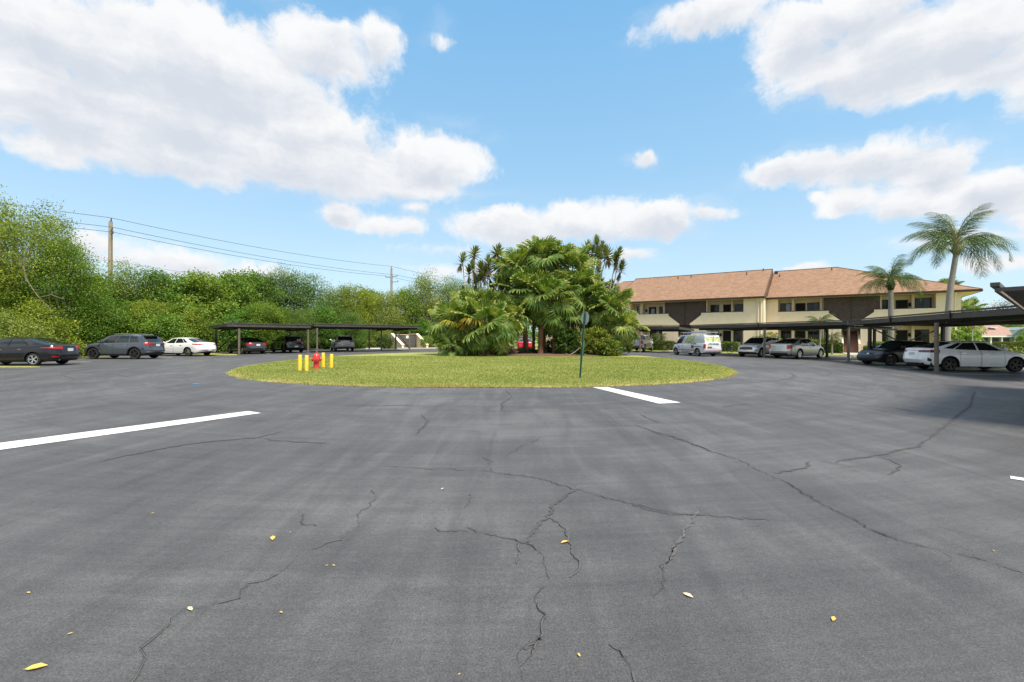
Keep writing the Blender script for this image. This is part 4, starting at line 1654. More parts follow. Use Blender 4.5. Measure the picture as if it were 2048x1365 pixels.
def leaf_mesh(nm, L, mt):
    m_ = MB()
    ps = [(-.5, 0, .004), (-.25, .17, .02), (.1, .2, .026), (.5, 0, .008), (.1, -.2, .02), (-.25, -.17, .012)]
    m_.add([(x * L, y * L, z * L * 4 + .006) for x, y, z in ps] + [(-.62 * L, .03 * L, .01), (-.5 * L, .012 * L, .008), (.1 * L, 0, .008), (-.25 * L, 0, .007)],
           [(0, 9, 1), (1, 9, 8, 2), (2, 8, 3), (3, 8, 4), (4, 8, 9, 5), (5, 9, 0), (6, 7, 0)])
    return m_.build(nm, M[mt])


for i, (px, py, L, mt, lb) in enumerate(LV):
    p = G(px, py)
    o = leaf_mesh('fallen_leaf', L, mt)
    o.location = (p.x, p.y, 0)
    o.rotation_euler = (0, 0, i * 1.7 + .3)
    tag(o, lb, 'leaf')
lf0 = None
for i, (px, py) in enumerate(TL):
    p = G(px, py)
    if lf0 is None:
        o = lf0 = leaf_mesh('fallen_leaf', .022, 'leaf_dry')
    else:
        o = lf0.copy()
        col.objects.link(o)
    o.location = (p.x, p.y, 0)
    o.rotation_euler = (0, 0, i * 2.3)
    o.scale = (.7 + (i % 5) * .15,) * 3
    tag(o, 'tiny yellow leaf scattered on the asphalt', 'leaf', 'tiny leaves scattered on the asphalt')
p = G(392, 769)
m_ = MB()
m_.prism([(-.11, -.05), (.1, -.06), (.14, .03), (-.05, .07)], .004, .018)
o = m_.build('litter', M['blue_plastic'], loc=(p.x, p.y, 0))
tag(o, 'small flat blue scrap on asphalt left of the lawn', 'litter')

# ------------------------------------------------------------------ bicycle behind the van
bk = thing('bicycle', 'black bicycle leaning against a hedge behind the white van', 'bicycle', (21.45, 45.9, 0), 118 * D2R)
bk.rotation_euler = (7 * D2R, 0, 128 * D2R)


def wheel_b(x):
    m_ = MB()
    vs = [(x + .33 * math.cos(t), 0, .34 + .33 * math.sin(t)) for t in [2 * math.pi * i / 24 for i in range(25)]]
    m_.tube(vs, .022, 6, cap=False)
    w = m_.build('wheel', M['tyre'], bk, smooth=180)
    m_ = MB()
    for i in range(10):
        t = 2 * math.pi * i / 10
        m_.tube([(x, 0, .34), (x + .31 * math.cos(t), 0, .34 + .31 * math.sin(t))], .004, 3)
    m_.build('spokes', M['chrome'], w)


wheel_b(-.52)
wheel_b(.52)
m_ = MB()
for a, b in (((-.52, 0, .34), (-.1, 0, .32)), ((-.52, 0, .34), (-.22, 0, .80)), ((-.1, 0, .32), (-.25, 0, .86)), ((-.1, 0, .32), (.36, 0, .80)), ((-.22, 0, .80), (.36, 0, .86)), ((.36, 0, .80), (.52, 0, .34)),
             ((.36, 0, .80), (.33, 0, 1.0))):
    m_.tube([a, b], .018, 6)
m_.build('frame', M['bronze'], bk)
m_ = MB()
m_.tube([(.30, -.28, 1.03), (.35, -.12, 1.02), (.35, .12, 1.02), (.30, .28, 1.03)], .014, 6)
m_.build('handlebar', M['chrome'], bk)
m_ = MB()
m_.prism([(-.40, -.07), (-.36, -.09), (-.12, -.02), (-.12, .02), (-.36, .09), (-.40, .07)], .88, .93)
m_.build('saddle', M['under'], bk)
m_ = MB()
m_.lathe([(.08, -.03), (.08, -.04)], 14, 'y', (-.1, 0, .32))
m_.beam((-.1, -.06, .32), (-.02, -.06, .18), .02, .02)
m_.build('crank', M['chrome'], bk)


# ------------------------------------------------------------------ vehicles
def ip(tbl, x):
    return float(np.interp(x, [q[0] for q in tbl], [q[1] for q in tbl]))


def smooth_tbl(tbl, n=60, k=3):
    xs = np.linspace(tbl[0][0], tbl[-1][0], n)
    ys = np.interp(xs, [q[0] for q in tbl], [q[1] for q in tbl])
    for _ in range(k):
        y2 = ys.copy()
        y2[1:-1] = (ys[:-2] + 2 * ys[1:-1] + ys[2:]) / 4
        ys = y2
    return list(zip(xs, ys))


def spoked_wheel(parent, x, y, r, side, rimmat, nsp=5, wid=.21):
    """tyre (the wheel) with its rim as a sub-part; side = +1 outer face towards +y"""
    m_ = MB()
    rr_ = r * .70
    h = wid / 2
    m_.lathe([(rr_, -h * .9), (rr_ + .02, -h), (r - .03, -h), (r - .008, -h * .75), (r, -h * .4), (r, h * .4), (r - .008, h * .75), (r - .03, h), (rr_ + .02, h), (rr_, h * .9)], 28, 'y')
    w = m_.build('wheel', M['tyre'], parent, smooth=40, loc=(x, y, r))
    m_ = MB()
    s_ = side
    m_.lathe([(0, s_ * h * .35), (rr_ * .96, s_ * h * .30)], 28, 'y', m=1)
    m_.lathe([(rr_ * .90, s_ * h * .32), (rr_ * .92, s_ * h * .93), (rr_ * 1.0, s_ * h * .95), (rr_ * 1.0, s_ * h * .5)], 28, 'y')
    m_.lathe([(0, s_ * h * .82), (.055, s_ * h * .80), (.06, s_ * h * .4)], 14, 'y')
    for k in range(nsp * 2):
        pair = k % 2
        t = 2 * math.pi * (k // 2) / nsp + (.16 if pair else -.16)
        t0 = 2 * math.pi * (k // 2) / nsp + (.35 if pair else -.35) * .25
        a = (.05 * math.cos(t0), s_ * h * .74, .05 * math.sin(t0))
        b = (rr_ * .94 * math.cos(t), s_ * h * .86, rr_ * .94 * math.sin(t))
        m_.beam(a, b, .030, .03)
    m_.build('rim', [M[rimmat], M['well']], w)
    return w


def vehicle(name, label, cat, near, which, heading, sp):
    """sp: the model's measurements; near = where tyre `which` (RL RR FL FR, outer face) stands"""
    W, H, wb, ro, fo, r = sp['W'], sp['H'], sp['wb'], sp['ro'], sp['fo'], sp['r']
    th = heading * D2R
    fw = Vector((math.cos(th), math.sin(th)))
    lf = Vector((-math.sin(th), math.cos(th)))
    c = Vector(near[:2])
    if which != 'C':
        c = c - lf * (W / 2 - .04) * (1 if which[1] == 'L' else -1) - fw * (wb / 2) * (1 if which[0] == 'F' else -1)
    root = thing(name, label, cat, (c.x, c.y, .005), th)
    if sp.get('group'):
        root['group'] = sp['group']
    x0, x1 = -wb / 2 - ro, wb / 2 + fo
    top = smooth_tbl(sp['top'], 90, sp.get('tsm', 6))
    Hh = W / 2
    pR, pF = sp.get('pR', 3.6), sp.get('pF', 2.9)
    cR, cF = sp.get('cR', .75), sp.get('cF', 1.0)
    paint = sp['paint']
    clad = 1 if sp.get('clad') else 0
    zb = sp.get('zb', .19)

    def wid(x):
        taper = 1.0
        if x > x1 - cF:
            q = min(1, (x - (x1 - cF)) / cF)
            return Hh * taper * max(0.0, 1 - q ** pF) ** (1 / pF)
        if x < x0 + cR:
            q = min(1, ((x0 + cR) - x) / cR)
            return Hh * max(0.0, 1 - q ** pR) ** (1 / pR)
        return Hh

    GF = [(0, .93), (.06, .965), (.16, .985), (.34, 1.0), (.55, 1.0), (.72, .988), (.86, .965), (.95, .935), (1.0, .90)]

    def zlow(x):
        z = zb
        if x > x1 - .8:
            z += .06 * ((x - x1 + .8) / .8) ** 2
        if x < x0 + .8:
            z += sp.get('rlift', .10) * ((x0 + .8 - x) / .8) ** 2
        return z

    def lean(x, f):
        d = 0
        if x > x1 - cF:
            e = ((x - (x1 - cF)) / cF) ** 2
            d -= e * (sp.get('noseT', .30) * max(0, (f - .45) / .55) ** 2 + .10 * max(0, (.25 - f) / .25) ** 1.5)
        if x < x0 + cR:
            e = (((x0 + cR) - x) / cR) ** 2
            d += e * (sp.get('tailT', .10) * max(0, (f - .5) / .5) ** 1.6 + .12 * max(0, (.3 - f) / .3) ** 1.5)
            d -= e * sp.get('bump', .05) * math.exp(-((f - .36) / .16) ** 2)
        return d

    def surf(x, f, zl=None):
        zl = zlow(x) if zl is None else zl
        zt = ip(top, x)
        z = zl + (zt - zl) * f
        f_abs = f
        # a crease along the flank
        y = wid(x) * ip(GF, f) + sp.get('crease', .008) * math.exp(-((f - .62) / .06) ** 2) * (1 if wid(x) > Hh * .97 else 0)
        return x + lean(x, f_abs), y, z

    ra = r + sp.get('gap', .06)
    stations = set()
    for k in range(0, 11):
        t = k / 10 * math.pi / 2
        stations.add(round(x1 - cF + cF * math.sin(t) ** (2 / pF), 4))
        stations.add(round(x0 + cR - cR * math.sin(t) ** (2 / pR), 4))
    for ax in (-wb / 2, wb / 2):
        for k in range(0, 15):
            stations.add(round(ax + ra * math.cos(math.pi * k / 14), 4))
    x = x0 + cR
    while x < x1 - cF:
        if all(abs(x - s) > .07 for s in stations):
            stations.add(round(x, 4))
        x += .16
    dlines = sp.get('doors', [])
    for a, b in dlines:
        for e in (a, b):
            stations = {s for s in stations if abs(s - e) > .02 or any(abs(abs(s - ax) - ra) < .01 for ax in (-wb / 2, wb / 2))}
            stations.add(round(e - .005, 4))
            stations.add(round(e + .005, 4))
    xs = sorted(stations)

    def arch(x):
        for ax in (-wb / 2, wb / 2):
            if abs(x - ax) <= ra + 1e-4:
                return max(zlow(x), r + math.sqrt(max(0, ra * ra - (x - ax) ** 2)) * 1.0)
        return zlow(x)

    fr = [0, .06, .16, .34, .55, .62, .72, .86, .95, 1.0]
    nr = len(fr)
    inner = .30
    bodyM = MB()
    # vertex grids for each side
    door_cells = {}
    for sg in (1, -1):
        grid = []
        for x in xs:
            za = arch(x)
            zt = ip(top, x)
            f0_ = (za - zlow(x)) / max(.01, zt - zlow(x))
            row = []
            for f in fr:
                ff = max(f, f0_) if f0_ > 0 else f
                if f0_ > 0:
                    ff = f0_ + (1 - f0_) * f
                X, Y, Z = surf(x, ff)
                row.append((X, sg * Y, Z))
            # hood / deck surface to the centre
            X, Y, Z = surf(x, 1.0)
            cr = sp.get('crown', .035)
            for q in (.8, .5, .0):
                row.append((X + (.0), sg * Y * q, Z + cr * (1 - q * q)))
            yi = max(0.0, surf(x, min(1, max(0, f0_)))[1] - inner)
            low = [(surf(x, 0)[0] if f0_ <= 0 else x, 0, zlow(x) - .01), (x if f0_ > 0 else surf(x, 0)[0], sg * yi, zlow(x) - .01), (row[0][0], sg * yi, row[0][2])]
            grid.append(low + row)
        nc = len(grid[0])
        base = len(bodyM.v)
        for rw in grid:
            bodyM.v.extend(rw)
        for i in range(len(xs) - 1):
            xm = (xs[i] + xs[i + 1]) / 2
            for j in range(nc - 1):
                q = (base + i * nc + j, base + (i + 1) * nc + j, base + (i + 1) * nc + j + 1, base + i * nc + j + 1)
                if sg < 0:
                    q = q[::-1]
                m = 0
                jj = j - 3
                if j < 3:
                    m = 1
                elif clad and jj < (2 if clad else 1):
                    m = 1
                elif jj < 1 and sp.get('skirt', True):
                    m = 1
                elif 0 <= jj < nr - 1 and any(abs(xm - e) < .004 for ab in dlines for e in ab) and jj >= 1:
                    m = 1
                dk = None
                for di, (a, b) in enumerate(dlines):
                    if a + .004 < xm < b - .004 and 1 <= jj < nr - 1:
                        dk = di
                if dk is not None and m == 0:
                    door_cells.setdefault((dk, sg), []).append(q)
                    continue
                bodyM.f.append(q)
                bodyM.m.append(m)
    # ---------------- greenhouse
    g = sp['cab']
    xa, xb, xc, xd = g['xa'], g['xb'], g['xc'], g['xd']
    zf_, zr_ = g.get('zf', H - .06), g.get('zr', H - .08)
    wr = g.get('wr', .74) * Hh
    T = lambda t: (xb + (xc - xb) * t, zf_ + (zr_ - zf_) * t + 4 * (H - max(zf_, zr_) - .02) * t * (1 - t))

    def side_pt(t, v, sg, off=0.0):
        bx_ = xa + (xd - xa) * t
        bw = max(.3, min(wid(bx_), Hh)) * .895
        bz = ip(top, bx_) - .012
        tx, tz = T(t)
        tz -= .035
        pin = 1 - .05 * abs(2 * t - 1) ** 3
        tw = wr * pin
        bul = math.sin(math.pi * v) * .03
        return (bx_ + (tx - bx_) * v, sg * (bw + (tw - bw) * v + bul + off), bz + (tz - bz) * v)
    wins = g['wins']
    tb = sorted(set([0, 1] + [a for w_ in wins for a in w_[:2]] + [i / 16 for i in range(1, 16)]))
    tb2 = [tb[0]]
    keyt = set([0, 1] + [a for w_ in wins for a in w_[:2]])
    for t in tb[1:]:
        if t in keyt:
            if t - tb2[-1] < .012 and tb2[-1] not in keyt:
                tb2.pop()
            tb2.append(t)
        elif t - tb2[-1] > .02:
            tb2.append(t)
    tb = tb2
    vb = [0, .07, .3, .6, .90, 1.0]
    winM = {}
    for sg in (1, -1):
        for i in range(len(tb) - 1):
            tm = (tb[i] + tb[i + 1]) / 2
            wi = next((k for k, w_ in enumerate(wins) if w_[0] < tm < w_[1]), None)
            for j in range(len(vb) - 1):
                vm_ = (vb[j] + vb[j + 1]) / 2
                isw = wi is not None and .07 < vm_ < .90 and (len(wins[wi]) < 4 or sg in wins[wi][3])
                off = -.012 if isw else 0
                q = [side_pt(tb[i], vb[j], sg, off), side_pt(tb[i + 1], vb[j], sg, off), side_pt(tb[i + 1], vb[j + 1], sg, off), side_pt(tb[i], vb[j + 1], sg, off)]
                if sg > 0:
                    q = q[::-1]
                if isw:
                    winM.setdefault((wi, sg), MB()).add(q, [(0, 1, 2, 3)])
                else:
                    bodyM.add(q, [(0, 1, 2, 3)], 2 if (wi is None and sp.get('blackpillar') and 0 < i < len(tb) - 2 and tm < .9 and .07 < vm_ < .9) else 0)
    # roof
    ny = 8
    nt_ = 12
    rg = []
    for i in range(nt_ + 1):
        t = i / nt_
        row = []
        for k in range(ny + 1):
            a = -1 + 2 * k / ny
            p0 = side_pt(t, 1, 1)
            e = (1 - abs(a) ** 2.6)
            fx = (1 - a * a) * (.10 * (1 - t) ** 6 - .08 * t ** 6)
            row.append((p0[0] + fx, a * p0[1], p0[2] + .035 * (1 - a ** 4) * 1.0 + .02 * e))
        rg.append(row)
    base = len(bodyM.v)
    for rw in rg:
        bodyM.v.extend(rw)
    for i in range(nt_):
        for k in range(ny):
            bodyM.f.append((base + i * (ny + 1) + k, base + i * (ny + 1) + k + 1, base + (i + 1) * (ny + 1) + k + 1, base + (i + 1) * (ny + 1) + k))
            bodyM.m.append(0)
    # windscreen and rear window
    for (t, nm, sgx, bul) in ((0, 'windscreen', 1, g.get('bf', .16)), (1, 'rear_window', -1, g.get('br', .10))):
        nv, na = 6, 10
        vv = [0, .04, .3, .6, .93 if t == 0 else .90, 1.0]
        if t == 1 and 'rv' in g:
            vv = [0, g['rv'][0], g['rv'][0] + .1, (g['rv'][0] + g['rv'][1]) / 2 + .1, g['rv'][1], 1.0]
        aa = [-1, -.93, -.7, -.4, 0, .4, .7, .93, 1]
        wM = MB()
        for j in range(5):
            for k in range(8):
                isw = 1 <= j <= 3 and 1 <= k <= 6

                def P(v, a):
                    p0 = side_pt(t, v, 1)
                    rise = (.035 * (1 - a ** 4) + .02 * (1 - abs(a) ** 2.6)) * v
                    q0 = sp.get('crown', .035) * (1 - a * a) * (1 - v)
                    return (p0[0] + sgx * bul * (1 - a * a) * (1 - v * .45) - sgx * (.012 if isw else 0), a * p0[1], p0[2] + rise + q0)
                q = [P(vv[j], aa[k]), P(vv[j], aa[k + 1]), P(vv[j + 1], aa[k + 1]), P(vv[j + 1], aa[k])]
                if sgx < 0:
                    q = q[::-1]
                (wM if isw else bodyM).add(q, [(0, 1, 2, 3)], 0)
        wM.build(nm, M[sp.get('rearglass', 'carglass') if t == 1 else 'carglass'], root, smooth=180)
    body = bodyM.build('body', [paint, M['under'], M['carglass']], root, smooth=32)
    # weld duplicate seam vertices so shading flows
    import bmesh
    bm = bmesh.new()
    bm.from_mesh(body.data)
    bmesh.ops.remove_doubles(bm, verts=bm.verts, dist=.0008)
    bmesh.ops.recalc_face_normals(bm, faces=bm.faces)
    bm.to_mesh(body.data)
    bm.free()
    body.data.set_sharp_from_angle(angle=32 * D2R)
    for (wi, sg), m_ in winM.items():
        mt_ = wins[wi][2] if len(wins[wi]) > 2 and wins[wi][2] else 'carglass'
        m_.build('side_window', M[mt_], root, smooth=180)
    for (dk, sg), cells in door_cells.items():
        used = sorted({i for q in cells for i in q})
        mp = {v: i for i, v in enumerate(used)}
        m_ = MB()
        m_.v = [bodyM.v[i] for i in used]
        m_.f = [tuple(mp[i] for i in q) for q in cells]
        m_.m = [0] * len(cells)
        d_ = m_.build('door', paint, root, smooth=40)
        a, b = dlines[dk]
        xh = a + .17
        X, Y, Z = surf(xh, .80)
        h_ = MB()
        h_.beam((X - .09, sg * (Y + .012), Z), (X + .09, sg * (Y + .012), Z), .025, .025)
        h_.build('handle', M[sp.get('handle', 'chrome')] if sp.get('handle') != 'paint' else paint, d_)

    # patches that follow the ends of the car
    out_ = []
    for sgn in (-1, 1):
        pts_ = []
        xe = x1 if sgn > 0 else x0
        cc = cF if sgn > 0 else cR
        pp_ = pF if sgn > 0 else pR
        for k in range(0, 41):
            t = (1 - k / 40) * math.pi / 2
            pts_.append((xe - sgn * cc + sgn * cc * math.sin(t) ** (2 / pp_), Hh * max(0, math.cos(t)) ** (2 / pp_)))
        xx = xe - sgn * cc
        for k in range(1, 12):
            pts_.append((xx - sgn * k * .1, Hh))
        s_ = [0]
        for a, b in zip(pts_, pts_[1:]):
            s_.append(s_[-1] + math.hypot(a[0] - b[0], a[1] - b[1]))
        out_.append((pts_, s_))

    def endpt(sgn, s, z, push=.01):
        pts_, ss = out_[0 if sgn < 0 else 1]
        a = abs(s)
        x = float(np.interp(a, ss, [q[0] for q in pts_]))
        w = float(np.interp(a, ss, [q[1] for q in pts_]))
        x_2 = float(np.interp(a + .03, ss, [q[0] for q in pts_]))
        w_2 = float(np.interp(a + .03, ss, [q[1] for q in pts_]))
        zt, zl = ip(top, x), zlow(x)
        f = min(1, max(0, (z - zl) / max(.05, zt - zl)))
        tx, tw = x_2 - x, w_2 - w
        L = math.hypot(tx, tw) or 1
        nx, nw = -sgn * -tw / L * 1.0, 0
        nx = sgn * abs(tw) / L
        nw = abs(tx) / L
        y = w * ip(GF, f)
        X = x + lean(x, f)
        sg = 1 if s >= 0 else -1
        return (X + nx * push, sg * (y + nw * push), z)

    def patch(nm, mat, sgn, s0, s1, z0a, z1a, z0b, z1b, push=.012, nx_=8, nz_=3, depth=.03, par=None):
        """from s0 (heights z0a..z1a) to s1 (z0b..z1b)"""
        m_ = MB()
        rows = []
        for i in range(nx_ + 1):
            u = i / nx_
            s = s0 + (s1 - s0) * u
            for j in range(nz_ + 1):
                v = j / nz_
                za_, zb2 = z0a + (z0b - z0a) * u, z1a + (z1b - z1a) * u
                e = push if (0 < i < nx_ and 0 < j < nz_) else push * .45
                rows.append(endpt(sgn, s, za_ + (zb2 - za_) * v, e))
        base_n = len(rows)
        fs = []
        for i in range(nx_):
            for j in range(nz_):
                a = i * (nz_ + 1) + j
                fs.append((a, a + 1, a + nz_ + 2, a + nz_ + 1))
        # back faces, to give the lens a thickness
        rows2 = []
        for i in range(nx_ + 1):
            u = i / nx_
            s = s0 + (s1 - s0) * u
            for j in (0, nz_):
                v = j / nz_
                za_, zb2 = z0a + (z0b - z0a) * u, z1a + (z1b - z1a) * u
                rows2.append(endpt(sgn, s, za_ + (zb2 - za_) * v, -.02))
        for i in range(nx_):
            a, b = i * (nz_ + 1), (i + 1) * (nz_ + 1)
            fs.append((a, b, base_n + (i + 1) * 2, base_n + i * 2))
            fs.append((a + nz_, base_n + i * 2 + 1, base_n + (i + 1) * 2 + 1, b + nz_))
        fs.append((0, base_n, base_n + 1, nz_))
        m_.add(rows + rows2, fs)
        return m_.build(nm, mat if not isinstance(mat, str) else M[mat], par or root, smooth=40)

    for q in sp.get('patches', []):
        nm, mt_, sgn, s0, s1, a0_, a1_, b0_, b1_ = q[:9]
        sym = q[9] if len(q) > 9 else True
        patch(nm, mt_, sgn, s0, s1, a0_, a1_, b0_, b1_)
        if sym:
            patch(nm, mt_, sgn, -s0, -s1, a0_, a1_, b0_, b1_)
    # plate
    for sgn, z in sp.get('plates', [(-1, .82)]):
        p = endpt(sgn, .0, z, .02)
        m_ = MB()
        m_.box(p[0] - .012, p[0] + .012, -.155, .155, z - .075, z + .075)
        pl = m_.build('licence_plate', M['plate'], root)
    # mirrors
    for sg in (1, -1):
        mx_ = xa - .32 + sp.get('mirx', 0)
        bz = ip(top, mx_) + .06
        m_ = MB()
        m_.lathe([(0, -.10), (.05, -.095), (.07, -.05), (.075, .02), (.065, .08), (0, .10)], 10, 'y', (mx_, sg * (Hh + .06), bz + .03))
        m_.beam((mx_, sg * (Hh * .87), bz - .04), (mx_, sg * (Hh + .02), bz), .06, .04)
        m_.build('mirror', sp.get('mirror', paint), root, smooth=50)
    for ax in (-wb / 2, wb / 2):
        for sg in (1, -1):
            spoked_wheel(root, ax, sg * (Hh - .13), r, sg, sp.get('rim', 'rim'), sp.get('nsp', 5))
    if sp.get('rails'):
        for sg in (1, -1):
            m_ = MB()
            pts_ = []
            for t in (.12, .16, .5, .84, .88):
                p = side_pt(t, 1, sg)
                pts_.append((p[0], p[1] * .93, p[2] + (.03 if t in (.12, .88) else .085)))
            m_.tube(pts_, .018, 6)
            m_.build('roof_rail', M[sp['rails']], root)
    if sp.get('spoiler'):
        p = side_pt(1, 1, 1)
        m_ = MB()
        m_.prism([(p[0] - .26, -p[1] * .85), (p[0] + .12, -p[1] * .95), (p[0] + .12, p[1] * .95), (p[0] - .26, p[1] * .85)], p[2] + .0, p[2] + .05)
        m_.build('spoiler', M[sp['spoiler']] if isinstance(sp['spoiler'], str) else paint, root)
    if sp.get('exhaust'):
        for sg in sp['exhaust']:
            p = endpt(-1, .55 * sg, zb + .10, -.02)
            m_ = MB()
            m_.tube([(p[0] + .1, p[1], p[2]), (p[0] - .03, p[1], p[2])], .035, 10)
            m_.build('exhaust_tip', M['chrome'], root)
    return root, side_pt, endpt, surf


def carpaint(name, c, rough=.28, metal=.0, coat=1.0):
    mt, t, p = new_mat(name)
    tcn = t.n('ShaderNodeTexCoord').outputs['Object']
    n_ = t.noise(tcn, 3.0, 4, .6)
    a = tuple(x * .94 for x in c)
    t.l(t.ramp(n_, [(.35, a), (.65, c)]), p.inputs['Base Color'])
    p.inputs['Metallic'].default_value = metal
    p.inputs['Roughness'].default_value = rough
    p.inputs['Coat Weight'].default_value = coat
    p.inputs['Coat Roughness'].default_value = .04
    return mt


def lights_sedan(z=.86, w=.55, h=.15, front=.68):
    return []


SEDAN = dict(W=1.83, H=1.46, wb=2.70, ro=1.05, fo=.92, r=.325,
             top=[(-2.5, .96), (-2.2, 1.04), (-1.7, 1.055), (-.9, 1.00), (0, .965), (.85, .95), (1.25, .92), (1.8, .82), (2.15, .70), (2.3, .64)],
             cab=dict(xa=1.10, xb=.28, xc=-.95, xd=-1.85, wins=[(.10, .40), (.43, .72), (.74, .84)], zf=1.40, zr=1.38, wr=.68),
             doors=[(-.93, -.08), (-.07 + .02, .88)], exhaust=[], plates=[(-1, .80)])
SUV = dict(W=1.86, H=1.65, wb=2.70, ro=.88, fo=.90, r=.36, zb=.22, tsm=4,
           top=[(-2.35, 1.03), (-2.1, 1.10), (-1.5, 1.09), (0, 1.05), (.9, 1.05), (1.3, 1.03), (1.8, .96), (2.15, .86), (2.3, .80)],
           cab=dict(xa=1.18, xb=.45, xc=-1.72, xd=-2.10, wins=[(.09, .36), (.385, .64), (.67, .86)], zf=1.58, zr=1.54, wr=.75, br=.06),
           doors=[(-.93, -.03), (.0 + .02, .92)], clad=1, noseT=.18, tailT=.03, cR=.6, bump=.06, plates=[(-1, .92)])


def mk(base, **kw):
    d = dict(base)
    cab = kw.pop('cab', None)
    d.update(kw)
    if cab:
        c = dict(base['cab'])
        c.update(cab)
        d['cab'] = c
    return d


GRP = 'cars parked round the island'
V = {}
V['black'] = vehicle('sedan', 'glossy black sedan cut off by the left edge of the view', 'car', (-24.1, 22.9), 'RL', 186, mk(
    SEDAN, paint=carpaint('gloss_black_paint', (.004, .004, .005), .2, coat=.4), cab=dict(xd=-1.98, xc=-.9, wins=[(.10, .38), (.42, .70), (.73, .90)]), patches=[
        ('taillight', 'tail', -1, .42, 1.42, .84, .97, .90, .93), ('trunk_trim', 'under', -1, -.44, .44, .46, .58, .46, .58, False), ('reflector', 'tail', -1, .62, .92, .42, .47, .42, .48),
        ('headlight', 'lamp_clear', 1, .55, 1.2, .60, .72, .62, .74), ('grille', 'under', 1, -.5, .5, .40, .58, .40, .58, False)], exhaust=[1], group=GRP))
V['taos'] = vehicle('sport_utility_car', 'slate grey sport utility car with dark wheels beside the black sedan', 'car', (-24.9, 30.0), 'RL', 181, mk(
    SUV, paint=carpaint('slate_grey_paint', (.052, .066, .085), .25, .3), rim='rim_dark', rails='chrome', spoiler='under', rearglass='carglass', gap=.08, patches=[
        ('taillight', 'tail', -1, .50, 1.05, .92, 1.08, .98, 1.10), ('taillight_band', 'tail_dark', -1, .36, .50, .96, 1.06, .94, 1.07), ('tailgate_trim', 'chrome', -1, .30, .85, .44, .48, .44, .52),
        ('bumper_trim', 'under', -1, -.8, .8, .28, .42, .28, .42, False), ('headlight', 'lamp_clear', 1, .5, 1.1, .74, .88, .78, .9), ('grille', 'under', 1, -.5, .5, .5, .8, .5, .8, False)], group=GRP))
V['mazda'] = vehicle('sedan', 'white sedan with rounded tail between the slate sport utility car and the left carport', 'car', (-24.8, 34.8), 'RL', 167, mk(
    SEDAN, paint=carpaint('white_paint_gloss', (.72, .72, .70), .3), W=1.84, wb=2.8, ro=1.08, fo=.98, rim='chrome', nsp=7, patches=[
        ('taillight', 'tail', -1, .68, 1.35, .84, .97, .90, .97), ('taillight_lens', 'lamp_clear', -1, .45, .68, .86, .95, .85, .96), ('bumper_trim', 'under', -1, -.35, .35, .28, .36, .28, .36, False),
        ('headlight', 'lamp_clear', 1, .5, 1.1, .6, .72, .66, .78)], plates=[(-1, .50)], group=GRP))
V['sonata'] = vehicle('sedan', 'dark grey green sedan under the left carport, first from its left post', 'car', (-23.4, 39.5), 'RL', 142, mk(
    SEDAN, paint=carpaint('grey_green_paint', (.030, .040, .042), .3, .4), rim='rim', nsp=6, H=1.47, patches=[
        ('taillight', 'tail', -1, .42, 1.15, .80, .97, .82, .97), ('headlight', 'lamp_clear', 1, .5, 1.1, .6, .72, .66, .78)], group=GRP))
V['tucson'] = vehicle('sport_utility_car', 'black sport utility car parked in the middle of the left carport', 'car', (-21.8, 43.3), 'RL', 136, mk(
    SUV, paint=carpaint('black_paint', (.006, .006, .008), .2), rim='rim_dark', spoiler='under', patches=[
        ('taillight', 'tail_dark', -1, .60, 1.05, .86, 1.0, .95, 1.08), ('taillight_band', 'tail_dark', -1, -.6, .6, 1.0, 1.04, 1.0, 1.04, False), ('bumper_trim', 'chrome', -1, -.75, .75, .50, .54, .50, .54, False),
        ('tailgate_reflection', 'rim_dark', -1, -.6, .6, .66, .80, .66, .80, False)], plates=[(-1, .60)], group=GRP))  # grey strip across the tailgate stands in for a reflection
V['q7'] = vehicle('sport_utility_car', 'pale silver sport utility car with roof rails under the second left carport', 'car', (-19.0, 48.8), 'RL', 119, mk(
    SUV, paint=carpaint('pale_silver_paint', (.62, .60, .56), .35, .1), W=1.97, H=1.74, wb=2.99, ro=1.0, fo=.93, r=.38, rails='rim_dark', spoiler=True,
    top=[(-2.5, 1.10), (-2.2, 1.18), (-1.5, 1.16), (0, 1.10), (.9, 1.10), (1.3, 1.08), (1.8, 1.0), (2.3, .9), (2.5, .82)],
    cab=dict(xa=1.3, xb=.55, xc=-1.95, xd=-2.32, zf=1.66, zr=1.63), doors=[(-1.0, -.08), (-.04, .95)], patches=[
        ('taillight', 'tail', -1, .50, 1.12, .98, 1.12, 1.0, 1.10), ('bumper_trim', 'under', -1, -.8, .8, .26, .36, .26, .36, False), ('tailgate_trim', 'chrome', -1, -.5, .5, .70, .73, .70, .73, False)],
    plates=[(-1, .86)], group=GRP))
V['red'] = vehicle('sedan', 'red car seen through the gap under the island palms', 'car', (1.45, 52.6), 'C', 92, mk(
    SEDAN, paint=carpaint('bright_red_paint', (.50, .018, .025), .25), patches=[
        ('taillight', 'tail', -1, .45, 1.2, .82, .94, .84, .95), ('bumper_trim', 'under', -1, -.5, .5, .30, .40, .30, .40, False)], plates=[(-1, .84)], group=GRP))
